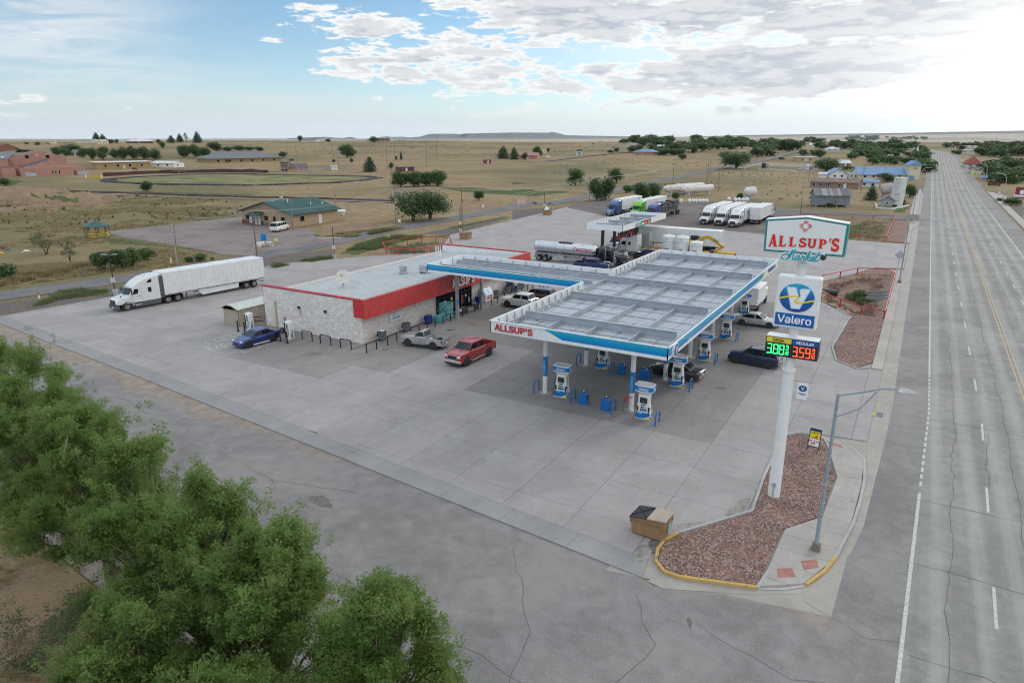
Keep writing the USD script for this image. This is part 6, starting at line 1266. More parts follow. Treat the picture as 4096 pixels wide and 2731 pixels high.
def box_trailer(t,x0,L=15.8,paint=RIBS,reefer=False,skirt=False,rear_detail=True,y=1.29,z0=1.12,z1=4.1,mark=None):
 """A box trailer whose front wall is at x0, going back."""
 xr=x0-L;b=part(t,'trailer_box',MB().rbox(xr,-y,z0,x0,y,z1,.03),paint)
 rb=MB();n=int(L/.62)
 for k in range(n+1):
  x=x0-.05-k*(L-.1)/n
  for s in(-1,1):rb.box(x-.03,s*y-.012,z0+.25,x+.03,s*y+.012,z1-.12)
 part(b,'side_rib',rb,paint,kind='stuff')
 for s in(-1,1):
  part(b,'side_rail',MB().box(xr,s*y-.02,z0,x0,s*y+.02,z0+.16),GALV)
  tp=MB()
  for k in range(int(L/1.3)):tp.box(x0-.6-k*1.3-.2,s*(y+.021)-.004,z0+.04,x0-.6-k*1.3+.2,s*(y+.021)+.004,z0+.12)
  part(b,'reflector_tape',tp,LAMPR,kind='stuff')
  if skirt:part(t,'side_skirt',MB().slab([(x0-5.0,s*(y-.05),.35),(xr+4.2,s*(y-.05),.45),(xr+4.2,s*(y-.05),z0),(x0-4.4,s*(y-.05),z0)],.03),RIBS)
 part(b,'roof_seam',(lambda q:[q.box(x0-k*2.4-.03,-y+.05,z1,x0-k*2.4+.03,y-.05,z1+.012)for k in range(1,int(L/2.4)+1)]and q)(MB()),GALV,kind='stuff')
 part(t,'running_gear',MB().box(xr+.9,-.5,.75,xr+3.9,.5,z0).box(x0-L+.1,-.5,z0-.2,x0-.4,-.42,z0).box(x0-L+.1,.42,z0-.2,x0-.4,.5,z0),BLACK)
 lorry_wheels(t,(xr+1.7,xr+2.95),True)
 lg=MB()
 for s in(-1,1):lg.box(x0-3.05,s*.8-.06,.25,x0-2.93,s*.8+.06,z0).box(x0-3.12,s*.8-.12,.2,x0-2.86,s*.8+.12,.25)
 part(t,'landing_gear',lg,DGREY);part(t,'underrun_bar',MB().bar((xr+.02,-1.1,.55),(xr+.02,1.1,.55),.1).bar((xr+.05,-.6,.55),(xr+.05,-.6,z0),.08).bar((xr+.05,.6,.55),(xr+.05,.6,z0),.08),GREY)
 dr=part(t,'rear_door',MB().box(xr-.025,-1.2,z0+.15,xr,-.01,z1-.1),paint);dr2=part(t,'rear_door',MB().box(xr-.025,.01,z0+.15,xr,1.2,z1-.1),paint)
 part(dr,'lock_bar',MB().tube([(xr-.04,-.35,z0+.15),(xr-.04,-.35,z1-.15)],.02).tube([(xr-.04,-.9,z0+.15),(xr-.04,-.9,z1-.15)],.02),GALV);part(dr2,'lock_bar',MB().tube([(xr-.04,.35,z0+.15),(xr-.04,.35,z1-.15)],.02).tube([(xr-.04,.9,z0+.15),(xr-.04,.9,z1-.15)],.02),GALV)
 for s in(-1,1):part(t,'tail_light',MB().rbox(xr-.03,s*1.0-.12,z0-.02,xr+.02,s*1.0+.12,z0+.1,.01),LAMPR)
 if reefer:
  ru=part(t,'cooling_unit',MB().rbox(x0,-.95,z0+.95,x0+.55,.95,z1-.12,.06).rbox(x0,-.9,z0+.1,x0+.45,.9,z0+.95,.05),WHITEM);part(ru,'cooling_grille',MB().box(x0+.3,-1.0,z0+1.1,x0+.5,1.0,z1-.5).box(x0+.55,-.8,z0+1.0,x0+.57,.8,z1-.6),BLACK)
 return b
def on_side(t,txt,x,z,h,m,s=-1,y=1.305,width=None):
 part(t,'side_lettering',MB().text(txt,h,frame((x,s*y,z),(-s*1.,0,0)if s>0 else(1,0,0),(0,0,1)),.008,True,width=width),m)
def semi(name,label,front,rz,paint,tr=True,L=15.8,group=None,**kw):
 t=thing(name,label,'lorry',(*front,.06),rz,group);tk={k:v for k,v in kw.items()if k in('kind','sleeper','top','skirt','grille','rim')}
 sl=tractor(t,paint,**tk);
 if tr:box_trailer(t,-sl-.55,L,reefer=kw.get('reefer',False),skirt=kw.get('skirts',False),paint=kw.get('tpaint',RIBS))
 return t,sl
h0=math.atan2(-17.6,-2.2)
semi('white_lorry','large white lorry with refrigerated trailer leaving behind the shop',(-84.55,45.9),h0,WHT,L=14.6,reefer=True,skirts=True)
BLUK=paintwork('lorry_blue',(.004,.06,.20),.3,.25,1.,.08);GREENK=paintwork('lorry_green',(.10,.42,.02),.1,.3,.8,.06);REDK=paintwork('lorry_red',(.22,.014,.018),.2,.3,.8,.08);VIO=paintwork('lorry_violet_blue',(.006,.026,.18),.3,.25,1.,.06)
t,sl=semi('blue_lorry','blue lorry with white box trailer, first of the row in the truck yard',(-72.6,175.2),-pi/2-.02,BLUK,L=14.8,group=None,grille=CHROME,skirt=BLUK,top=4.0);on_side(t,'JACER',-18.5,3.2,.3,pm('navy_print',(.02,.03,.12),.5),s=1)
semi('green_lorry','bright lime green lorry with white trailer behind the diesel canopy',(-66.1,176.4),-pi/2-.02,GREENK,L=16.5,top=4.0,skirt=GREENK)
t,sl=semi('flatbed_lorry','violet blue lorry with tarpaulined load on a flatbed',(-60.6,172.2),-pi/2-.08,VIO,tr=False,top=3.9,skirt=VIO)
TARP=pm('black_tarpaulin',(.035,.037,.04),.4,bump=.8,bscale=1.6,var=.4,vscale=1.5)
fx=-sl-.6;part(t,'flatbed',MB().rbox(fx-14.2,-1.28,1.15,fx,1.28,1.4,.02).box(fx-14,-.5,.75,fx-.3,.5,1.15),WOODG);lorry_wheels(t,(fx-11.8,fx-13.0),True)
for a,l,hh in((.3,4.4,3.9),(4.9,2.9,3.4),(8.0,3.6,3.9)):
 q=trimesh.creation.box((l,2.5,hh-1.4));q=q.subdivide().subdivide().subdivide();q.vertices+=np.c_[(meshkit.noise(q.vertices*2.2,4)-.5)*.22,(meshkit.noise(q.vertices*2.2,8)-.5)*.22,(meshkit.noise(q.vertices*2.2,2)-.5)*.2];q.apply_translation((fx-a-l/2,0,1.42+(hh-1.4)/2));part(t,'tarpaulin_load',MB().mesh(q),TARP)
WMR=pm('faded_emblem',(.45,.30,.28),.6)
def spark(t):
 b=MB()
 for k in range(6):a=k*pi/3;b.bar((-3.2+.0,.18*cos(a),3.62+.18*sin(a)),(-3.0,.42*cos(a),3.62+.42*sin(a)),.09,.05)
 m=np.eye(4);part(t,'roof_emblem',b,pm('pale_emblem',(.60,.50,.47),.6))
for k,(x,y,l)in enumerate(((-45.3,169.6,'white lorry at the left end of the trio parked behind the big sign'),(-41.6,169.1,'white lorry in the middle of the trio parked behind the big sign'),(-37.9,167.6,'white lorry at the right end of the trio, with blue print on its trailer'))):
 t,sl=semi('white_fleet_lorry',l,(x,y),-pi/2-.03,WHT,L=15.0,group='white lorries parked in a row in the truck yard',top=4.05);spark(t)
 if k==2:on_side(t,'Fresh',-8.6,2.6,.7,pm('pale_blue_print',(.25,.42,.65),.5),s=1)
t,sl=semi('backed_lorry','white lorry parked the other way round, showing its trailer doors',(-34.6,196.5),pi/2,WHT,L=14.2);part(t,'door_sticker',MB().box(-sl-.55-14.2-.03,-1.0,1.5,-sl-.55-14.2-.027,-.75,1.85),YELB)
t,sl=semi('tanker_lorry','black lorry with polished steel tank trailer in front of the diesel canopy',(-40.2,105.9),.02,BLKP,tr=False,kind='classic',sleeper=1.2,top=3.3)
STEEL=pm('polished_steel',(.66,.67,.69),.14,1.0,var=.06,vscale=.6)
x0,x1,zc,rk=-sl-.3,-sl-.3-12.2,2.42,.98
tk=part(t,'tank',MB().disc((x0,0,zc),(x1,0,zc),[(0,.05),(.006,.5),(.02,.85),(.035,.96),(.05,rk),(.95,rk),(.965,.96),(.98,.85),(.994,.5),(1,.05)],36),STEEL,smooth=40)
for k in range(7):part(tk,'tank_band',MB().tube([(x0-1-k*1.7-.03,0,zc),(x0-1-k*1.7+.03,0,zc)],rk+.008,36),GALV)
part(tk,'catwalk',MB().box(x0-7.4,-.45,zc+rk-.02,x0-4.9,.45,zc+rk+.06).bar((x0-7.4,-.45,zc+rk+.1),(x0-4.9,-.45,zc+rk+.1),.05),DGREY);part(tk,'hatch',MB().cyl((x0-6.1,0,zc+rk),(x0-6.1,0,zc+rk+.2),.28,n=16),GREY)
lad=MB()
for dx in(-.2,.2):lad.bar((x0-6.9+dx,-rk-.02,1.0),(x0-6.9+dx,-rk*.55,zc+rk),.04)
for k in range(7):f=k/6.5;lad.bar((x0-7.1,-rk-.02+f*.4,1.05+f*2.2),(x0-6.7,-rk-.02+f*.4,1.05+f*2.2),.03)
part(t,'ladder',lad,GALV)
part(t,'tank_frame',MB().box(x1+.2,-1.15,1.28,x0-.8,1.15,1.42).box(x1+.3,-.5,.8,x0-1.5,.5,1.28),GALV);part(t,'mudguard',MB().loft([np.array([(x1+1.9+1.35*cos(a),y,.55+.75*sin(a))for a in np.linspace(0,pi,12)])for y in(-1.25,-.55)],False,False).loft([np.array([(x1+1.9+1.35*cos(a),y,.55+.75*sin(a))for a in np.linspace(0,pi,12)])for y in(.55,1.25)],False,False),CHROME)
tp=MB()
for k in range(12):tp.box(x0-1.2-k*.9-.22,-1.158,1.3,x0-1.2-k*.9+.22,-1.15,1.4)
part(t,'reflector_tape',tp,LAMPR,kind='stuff');lorry_wheels(t,(x1+1.3,x1+2.55),True)
part(t,'hose_cabinet',MB().rbox(x1+4.2,-1.1,.7,x1+6.2,-.5,1.28,.04),GALV);part(t,'landing_gear',MB().box(x0-2.6,-.85,.2,x0-2.45,-.7,1.3).box(x0-2.6,.7,.2,x0-2.45,.85,1.3),DGREY)
tx=MB().text('Viessman',.62,None,.02,True,width=3.4,slant=.12);v=tx.v[0];a=(v[:,1]-.05)/rk-.12;tx.v[0]=np.c_[x0-2.9+v[:,0],-(rk+.012+v[:,2]*.3)*np.cos(a),zc+(rk+.012)*np.sin(a)];part(tk,'side_lettering',tx,REDL)
t,sl=semi('tank_flatbed_lorry','white high roofed lorry at the diesel pump carrying white water tanks',(-48.6,118.6),pi,WHT,tr=False,kind='classic',sleeper=2.0,top=3.85)
part(t,'flatbed',MB().rbox(-sl-15,-1.28,1.1,-sl-.6,1.28,1.3,.02),WOODG);lorry_wheels(t,(-sl-12.5,-sl-13.8),True)
for k,(x,hh)in enumerate(((-37.6,2.85),(-35.1,2.85),(-32.6,2.1))):
 lx=-(x+48.6);q=part(t,'water_tank',MB().tube([(lx,0,1.32),(lx,0,1.32+hh-.28),(lx,0,1.32+hh-.12),(lx,0,1.32+hh),(lx,0,1.32+hh+.02)],[1.12,1.12,.98,.45,.05],28),pm('tank_plastic',(.66,.68,.67),.45,var=.06),smooth=35)
 part(q,'tank_strap',MB().tube([(lx,0,1.32+hh*.58),(lx,0,1.32+hh*.58+.06)],1.135,28),GREY);part(q,'manhole',MB().cyl((lx,0,1.32+hh),(lx,0,1.32+hh+.1),.2,n=14),WHITE);part(q,'tank_plate',MB().box(lx-.12,1.1,1.32+hh*.75,lx+.12,1.14,1.32+hh*.75+.2),GREY)
 part(q,'side_lettering',MB().text('16B',.34,frame((lx,1.13,1.6),(-1,0,0),(0,0,1)),.01,True),SIGNK)
t,sl=semi('low_loader_lorry','grey sleeper lorry with a low loader behind the white lorry at the pumps',(-48.2,123.3),pi,paintwork('warm_grey_paint',(.33,.32,.31),.1,.3),tr=False,kind='classic',sleeper=2.2,top=3.9);part(t,'low_bed',MB().box(-sl-2.5,-1.25,.95,-sl-.5,1.25,1.2).box(-sl-12,-1.3,.55,-sl-2.5,1.3,.85).box(-sl-15.5,-1.25,.9,-sl-12,1.25,1.15),pm('low_loader_yellow',(.50,.30,.03),.55));lorry_wheels(t,(-sl-12.8,-sl-13.9,-sl-15.),True)
semi('red_lorry','dark red lorry with a long white trailer at the far diesel pump',(-52.6,129.2),pi,REDK,L=15.8,top=4.0)
YEL=pm('digger_yellow',(.52,.29,.025),.45,dirt=((.25,.17,.08),1.5,.4))
ex=thing('excavator','yellow tracked excavator with its arm lowered to the right on the low loader','excavator',(-34.8,123.3,.92),0)
for s in(-1,1):
 o=[(-1.7,.35),(-1.4,.0),(1.4,0),(1.75,.4),(1.4,.78),(-1.4,.78)];tr_=part(ex,'track',MB().loft([np.array([(x,s*.75,z)for x,z in o]),np.array([(x,s*1.28,z)for x,z in o])]),BLACK);part(tr_,'track_shoe',(lambda b:[b.box(-1.4+k*.2,s*1.0-.3,.77,-1.3+k*.2,s*1.0+.3,.82)for k in range(14)]and b)(MB()),DGREY)
part(ex,'undercarriage',MB().box(-.9,-.8,.25,.9,.8,.75).cyl((0,0,.7),(0,0,.95),.65,n=20),DGREY);part(ex,'house',MB().rbox(-2.2,-1.25,.95,.9,1.2,1.95,.06).rbox(-2.3,-1.2,1.0,-1.4,1.2,2.15,.12),YEL)
part(ex,'engine_cover',MB().rbox(-1.9,-.6,1.95,-.5,1.15,2.15,.05),DGREY);cb=part(ex,'cab',MB().rbox(-.3,.25,1.95,1.2,1.2,2.75,.06).box(-.3,.25,1.2,1.1,1.2,1.95),BLACK);part(cb,'cab_window',MB().box(1.195,.35,1.6,1.21,1.1,2.6).box(-.1,1.195,1.6,1.05,1.21,2.6).box(-.1,.24,2.0,1.0,.255,2.6),GLASSB)
bp=[(.9,1.7),(1.2,2.35),(2.6,3.0),(3.4,2.95),(5.8,1.35),(6.0,.9),(5.6,1.0),(3.3,2.35),(2.6,2.4),(1.2,1.5)]
part(ex,'boom',MB().loft([np.array([(x,y-.2,z)for x,z in bp]),np.array([(x,y+.2,z)for x,z in bp])])if(y:=-.2)is None else MB().poly(Polygon([(x,z)for x,z in bp]),-.05,.35,frame((0,0,0),(1,0,0),(0,0,1))),YEL)
part(ex,'stick',MB().poly(Polygon([(5.7,1.5),(6.1,1.25),(4.4,.1),(4.0,.05),(4.2,.35)]),0,.28,frame((0,0,0),(1,0,0),(0,0,1))),YEL);part(ex,'hydraulic_ram',MB().bar((1.0,-.3,1.5),(2.9,-.3,2.5),.12).bar((3.2,-.1,3.05),(5.4,-.1,1.9),.12),CHROME)
part(ex,'bucket',MB().hull([(3.6,-.7,0),(4.6,-.7,0),(4.3,-.7,.6),(3.6,.5,0),(4.6,.5,0),(4.3,.5,.6),(3.5,-.7,.4),(3.5,.5,.4)]),DGREY);part(ex,'lettering',MB().text('CAT',.34,frame((4.35,-.36,2.03),(.83,0,-.56),(.56,0,.83)),.012,True),SIGNK)
bt=thing('cargo_van','white box lorry seen from behind the farthest pump','lorry',(-16.6,88.6,.06),pi/2);part(bt,'box',MB().rbox(-2.6,-1.1,.8,2.4,1.1,2.95,.04),WHITEM);part(bt,'rear_door',MB().box(-2.62,-.98,.9,-2.6,.98,2.8),RIBS);part(bt,'step_bumper',MB().box(-3.0,-1.05,.55,-2.6,1.05,.65).bar((-3.0,-1.05,.6),(-3.0,-1.05,1.0),.05).bar((-3,1.05,.6),(-3,1.05,1.0),.05),GREY);part(bt,'cab',MB().rbox(2.45,-1.0,.5,4.2,1.0,2.1,.2),WHT);lorry_wheels(bt,(-1.6,),True,y=1.0);lorry_wheels(bt,(3.2,),False,y=.95)
for s in(-1,1):part(bt,'tail_light',MB().box(-2.63,s*.9-.08,.68,-2.6,s*.9+.08,.78),LAMPR)
vn=thing('white_van','white passenger van parked in front of the tan building','van',(*(np.array(at('2',120,985)[:2])*.5+np.array(at('2',318,972)[:2])*.5+(-.7,.7)),.05),math.atan2(*(at('2',318,968)-at('2',200,1000))[[1,0]]))
part(vn,'body',body_loft([(2.8,.85,.4,.8,.9),(2.6,.95,.35,1.0,1.08),(1.7,1.0,.35,1.1,1.25),(1.6,1.,.35,1.15,1.3),(-2.75,1.0,.35,1.15,1.3),(-2.85,.97,.4,1.1,1.25)]),WHT,smooth=35)
greenhouse(vn,(1.75,1.15,-2.7,-2.85),.92,.82,1.28,2.05,WHT,pillars=[(.7,.65),(-.25,-.25),(-1.2,-1.2),(-2.1,-2.1)])
for x in(1.9,-1.75):
 for s in(-1,1):wheel(vn,x,s*.9,.38,.24)
lights(vn,2.7,-2.8,.92,.8,1.0);part(vn,'bumper',MB().rbox(2.6,-.9,.35,2.88,.9,.55,.03),GREY);part(vn,'bumper',MB().rbox(-2.98,-.9,.4,-2.8,.9,.6,.03),GREY);part(vn,'grille',MB().box(2.78,-.5,.65,2.82,.5,.9),BLACK)
def far_car(r,x,y,paint,label,kind='suv',rz=0.,L=4.6,grp=None):
 p=at(r,x,y);return car('parked_car',label,(p[0],p[1],p[2]+.06),rz,paint,L,.92,kind)
far_car('4',125,318,BLKP,'black SUV on the far paved street','suv',.5);far_car('4',300,420,WHT,'white SUV beside the caravan past the white fence','suv',2.);far_car('4',615,432,SILV,'silver car parked left of the blue roofed church','sedan',.2)
far_car('3',700,198,WHT,'pale car standing on the dry slope in front of the black lorry wreck','sedan',.6);far_car('3',745,178,BLKP,'dark car parked uphill on the dry slope','sedan',.3);far_car('3',938,214,BLU2,'small blue pickup near the round bush on the slope','hatch',.2);far_car('3',568,176,WHT,'white car highest left on the dry slope','suv',2.4);far_car('3',812,155,SILV,'pale blue car high on the slope near a pole','sedan',.2)
far_car('a',1060,190,WHT,'white pickup parked below the hilltop barn','sedan',.1);far_car('a',650,188,DGRY,'dark car left of the small cream shed on the hill','sedan',.2);far_car('4',1690,222,WHT,'white car at the roadside near the top of the highway','sedan',.6);far_car('4',185,245,BLKP,'dark car at the end of the far street','sedan',.6)
def caravan(r,x,y,label,L=7.,dark=False,rz=0.):
 p=at(r,x,y);t=thing('caravan',label,'caravan',tuple(p),rz);part(t,'body',MB().rbox(-L/2,-1.2,.6,L/2,1.2,3.3,.15),BLKP if dark else WHITEM);part(t,'front_panel',MB().rbox(L/2-.4,-1.1,.9,L/2+.25,1.1,2.9,.3),BLKP if dark else GREY);part(t,'window',MB().box(-1.5,-1.215,1.7,-.3,-1.2,2.4).box(.8,-1.215,1.7,1.8,-1.2,2.4),GLASSD)
 for s in(-1,1):wheel(t,-.6,s*1.0,.36,.22);wheel(t,.25,s*1.0,.36,.22)
caravan('3',2320,400,'black fronted caravan behind the white rail fence',7.5,True,-pi/2);caravan('4',375,422,'white caravan beside the white SUV',7.,False,-1.2);caravan('a',1640,182,'white caravan beside the hilltop house with grey roof',6.,False,0.2)
# -- buildings of the surroundings
def wm(name,col,**k):return pm(name,col,.8,space='world',var=.08,vscale=.5,**k)
PINK=wm('pink_stucco',(.46,.235,.18));PINKL=wm('pink_trim',(.56,.36,.30));TANB=wm('tan_brick',(.42,.29,.135));CREAMW=wm('cream_wall',(.60,.53,.40));WHITEW=wm('white_wall',(.68,.67,.64));BRICKR=wm('dark_red_brick',(.17,.065,.045));TANW=wm('tan_wall',(.46,.34,.22));GREYW=wm('grey_wall',(.33,.33,.34));BROWNW=wm('brown_wall',(.26,.17,.125))
RGREY=wm('grey_shingle',(.16,.165,.18));RWHITE=wm('white_sheet_roof',(.62,.64,.65));RBLUE=wm('blue_sheet_roof',(.17,.29,.46));RGREEN=pm('green_sheet_roof',(.025,.085,.085),.5,space='world',var=.12,vscale=.4);RRED=wm('red_sheet_roof',(.24,.06,.05));RBROWN=wm('brown_shingle',(.22,.15,.12));RPURP=wm('purple_roof',(.12,.09,.13));RDARK=wm('dark_flat_roof',(.07,.075,.085));RLIGHT=wm('pale_flat_roof',(.66,.64,.60));ROSE=wm('weathered_rose_roof',(.34,.22,.20))
class Facade:
 """A building placed by the two ends of its front wall's foot; x runs along the front, y goes back."""
 def __init__(s,r,x0,y0,x1,y1=None):
  y1=y0 if y1 is None else y1;a,b=at(r,x0,y0),at(r,x1,y1);s.r,s.a=r,a;d=(b-a)[:2];s.W=float(np.linalg.norm(d));s.rz=math.atan2(d[1],d[0]);s.px=(x0,y0,x1,y1)
 def h(s,ytop,left=True):return tall(s.r,s.px[0 if left else 2],s.px[1 if left else 3],ytop)
 def thing(s,name,label,cat='building',group=None):return thing(name,label,cat,(s.a[0],s.a[1],s.a[2]-.15),s.rz,group)
def window(t,x,z,w,h,y=0.,frame_m=None,kind='window',depth=.08,side=None):
 """A framed window on the front wall (or a side wall at x when side is given)."""
 q=MB();g_=MB()
 if side is None:
  q.box(x-w/2-.08,y-depth,z-.08,x+w/2+.08,y+.02,z+h+.08);g_.box(x-w/2,y-depth-.012,z,x+w/2,y-depth+.01,z+h)
 else:
  s=side;q.box(*(min(x,x+s*depth),y-w/2-.08,z-.08,max(x,x+s*depth),y+w/2+.08,z+h+.08));g_.box(min(x+s*depth,x+s*(depth+.012)),y-w/2,z,max(x+s*depth,x+s*(depth+.012)),y+w/2,z+h)
 f=part(t,kind,q,frame_m or WHITEW);part(f,'pane' if kind=='window' else 'leaf',g_,GLASSD if kind=='window' else(frame_m or WHITEW))
def walls(t,W,D,H,m,nm='wall'):
 e=.2
 for b in(MB().box(0,0,0,W,e,H),MB().box(0,D-e,0,W,D,H),MB().box(0,e,0,e,D-e,H),MB().box(W-e,e,0,W,D-e,H)):part(t,nm,b,m)
def gable_roof(t,W,D,H,R,m,over=.4,along='y',wallm=None,th=.14):
 """Ridge along y (gable to the front) or along x; R is the ridge's height."""
 o=over
 if along=='y':
  k=(R-H)/(W/2);lo=H-o*k
  for s in(0,1):
   a,b=((-o,W/2)if s==0 else(W+o,W/2));q=[(a,-o,lo),(b,-o,R),(b,D+o,R),(a,D+o,lo)]
   part(t,'roof',MB().slab([(x,y,z+th)for x,y,z in(q if s==1 else q[::-1])][::-1]if False else[(x,y,z+th)for x,y,z in(q[::-1]if s else q)],th),m)
  if wallm:
   for y in(0,D):part(t,'gable',MB().loft([np.array([(0,y+e,H),(W,y+e,H),(W/2,y+e,R)])for e in((0,.15)if y==0 else(-.15,0))]),wallm)
 else:
  k=(R-H)/(D/2);lo=H-o*k
  for s in(0,1):
   a,b=((-o,D/2)if s==0 else(D+o,D/2));q=[(-o,a,lo),(W+o,a,lo),(W+o,b,R),(-o,b,R)]
   part(t,'roof',MB().slab([(x,y,z+th)for x,y,z in(q if s==0 else q[::-1])],th),m)
  if wallm:
   for x in(0,W):part(t,'gable',MB().loft([np.array([(x+e,0,H),(x+e,D,H),(x+e,D/2,R)])for e in((0,.15)if x==0 else(-.15,0))]),wallm)
def hip_roof(t,W,D,H,R,m,over=.6):
 o=over;k=min(W,D)/2;a=np.array([(-o,-o,H),(W+o,-o,H),(W+o,D+o,H),(-o,D+o,H)]);b=np.array([(k,D/2-.01,R),(W-k,D/2-.01,R),(W-k,D/2+.01,R),(k,D/2+.01,R)])if W>=D else np.array([(W/2-.01,k,R),(W/2+.01,k,R),(W/2+.01,D-k,R),(W/2-.01,D-k,R)])
 part(t,'roof',MB().loft([a-(0,0,.12),a,b]),m)
def house(r,x0,y0,x1,y1,ytop,label,wallm,roofm,roof='gable',D=8.,rise=1.6,wins=2,door=True,along='x',name='house',flat_over=.3,cat='house',group=None,chimney=False):
 f=Facade(r,x0,y0,x1,y1);H=max(2.2,f.h(ytop));t=f.thing(name,label,cat,group);W=f.W;walls(t,W,D,H,wallm)
 if roof=='gable':gable_roof(t,W,D,H,H+rise,roofm,along=along,wallm=wallm)
 elif roof=='hip':hip_roof(t,W,D,H,H+rise,roofm)
 else:part(t,'roof',MB().rbox(-flat_over,-flat_over,H,W+flat_over,D+flat_over,H+.35,.04),roofm)
 for k in range(wins):window(t,W*(k+.75)/(wins+.5),H*.38,min(1.2,W*.12),H*.34)
 if wins:window(t,W,H*.38,1.1,H*.34,D*.35,side=1);window(t,0,H*.38,1.1,H*.34,D*.6,side=-1)
 if door:window(t,W*.5,.15,.95,2.0,kind='door')
 if chimney:part(t,'chimney',MB().rbox(W*.3,D*.4,H,W*.3+.7,D*.4+.7,H+rise+.7,.03),BRICKR)
 return t,f,H
bb=thing('community_hall','tan sided single storey building with dark green gable roof','building',(-145.6,114.2,0),.03)
W_,D_,H_,R_=17.3,15.6,3.15,5.55
SIDE=pm('tan_vertical_siding',(.43,.315,.20),.7,space='world',var=.08)
walls(bb,W_,D_,H_,SIDE)
bat=[(MB().box(W_,y,.1,W_+.04,y+.09,H_),SIDE)for y in np.arange(.2,D_,.62)]+[(MB().box(x,-.04,.1,x+.09,0,H_),SIDE)for x in np.arange(.2,W_,.62)]
pieces(bb,'batten',bat);gable_roof(bb,W_,D_,H_,R_,RGREEN,.8,'y',SIDE)
seams=MB()
for y in np.arange(-.6,D_+.6,.9):seams.bar((W_+.78,y,H_+.0),(W_/2,y,R_+.17),.05,.06).bar((-.78,y,H_+.0),(W_/2,y,R_+.17),.05,.06)
part(bb,'roof_seam',seams,RGREEN,kind='stuff')
for y in(3.2,):window(bb,W_,1.3,1.1,1.0,y,side=1,frame_m=DGREY)
window(bb,W_,.1,1.0,2.1,9.2,side=1,kind='door',frame_m=WHITEW)
for x in(8.6,11.4,14.3):window(bb,x,1.25,1.1 if x!=11.4 else.7,.95,frame_m=DGREY)
window(bb,5.6,.1,1.8,2.1,kind='door',frame_m=WHITEW);window(bb,2.2,1.2,1.1,1.0,frame_m=DGREY)
pc=part(bb,'porch_roof',MB().slab([(3.6,-2.2,2.55),(8.0,-2.2,2.55),(8.0,.1,3.25),(3.6,.1,3.25)],.12),RGREEN);part(bb,'porch_post',MB().box(3.8,-2.1,0,3.95,-1.95,2.5),WOODP);part(bb,'porch_post',MB().box(7.7,-2.1,0,7.85,-1.95,2.5),WOODP)
part(bb,'brick_base',MB().box(-.06,-.07,0,7.5,0,.95),BRICKR)
for x,y in((10.5,5.5),(13.5,10.2),(14.2,13.5)):part(bb,'vent_pipe',MB().cyl((x,y,3.6),(x,y,H_+(R_-H_)*(W_-x)/(W_/2)+.9),.12,n=8),WHITE)
part(bb,'roof_fan',MB().tube([(6.8,7,4.6),(6.8,7,5.8),(6.8,7,5.9),(6.8,7,6.4)],[.25,.25,.45,.4],14),GALV);part(bb,'roof_unit',MB().rbox(3.6,5.8,4.2,4.7,6.8,5.3,.03),GREY)
for x in(7.9,9.9):b=part(bb,'bench',MB().box(x,-.7,.4,x+1.3,-.25,.45).box(x,-.3,.45,x+1.3,-.24,.85),WOODG)
def h_tank(name,label,p,L,r,rz,m=None,legs=.5,cat='gas tank',group=None):
 t=thing(name,label,cat,p,rz,group);part(t,'shell',MB().disc((-L/2,0,legs+r),(L/2,0,legs+r),[(0,.05),(.01,r*.5),(.04,r*.85),(.08,r),(.92,r),(.96,r*.85),(.99,r*.5),(1,.05)],20),m or WHITE,smooth=40)
 for s in(-1,1):part(t,'saddle',MB().box(s*L*.32-.12,-r*.7,0,s*L*.32+.12,r*.7,legs+r*.35),m or WHITE)
 part(t,'dome',MB().cyl((0,0,legs+2*r-.03),(0,0,legs+2*r+.15),r*.22,n=12),GREY);return t
h_tank('gas_tank','white gas tank behind the green roofed tan building',tuple(at('2',772,828)),3.2,.55,.35)
f=Facade('a',290,628,1155,600);t=f.thing('school','pink stucco school with gabled front, gymnasium and grey roofs','school');W,H=f.W,f.h(515)
R=f.h(405);D=22.
part(t,'front_wall',MB().loft([np.array([(0,y,0),(W,y,0),(W,y,H),(W*.5,y,R),(0,y,H)])for y in(0,.4)]),PINK);part(t,'side_wall',MB().box(0,.4,0,.4,D,H),PINK);part(t,'side_wall',MB().box(W-.4,.4,0,W,D,H),PINK)
part(t,'roof',MB().slab([(0,.3,H-.3),(W/2,.3,R-.5),(W/2,D,R-.5),(0,D,H-.3)][::-1],.15),RDARK);part(t,'roof',MB().slab([(W,.3,H-.3),(W,D,H-.3),(W/2,D,R-.5),(W/2,.3,R-.5)][::-1],.15),RDARK)
for z,w in((H*1.02,.86),(H*1.16,.70)):part(t,'trim_band',MB().box(W*(1-w)/2,-.06,z,W*(1+w)/2,0,z+.25),PINKL)
for x in(W*.48,W*.53,W*.585):window(t,x,H*.25,W*.022,H*.42)
for x in(W*.20,W*.83):window(t,x,.1,W*.03,H*.55,kind='door',frame_m=BRICKR)
for x in(W*.05,W*.87):part(t,'metal_screen',MB().box(x,-1.6,0,x+W*.17,-1.5,H*.52),pm('screen_metal',(.42,.45,.48),.5,.3,space='world'))
part(t,'clerestory_disc',MB().cyl((W*.5,-.05,R*.82),(W*.5,0,R*.82),.5,n=18),PINKL)
GW=W*.94;gx=-W*.09;GH,GR=f.h(390)*1.0,f.h(292);GY=24.
part(t,'gym_wall',MB().loft([np.array([(gx,y,0),(gx+GW,y,0),(gx+GW,y,GH*1.0),(gx+GW*.53,y,GR),(gx,y,GH)])for y in(GY,GY+.4)]),PINK)
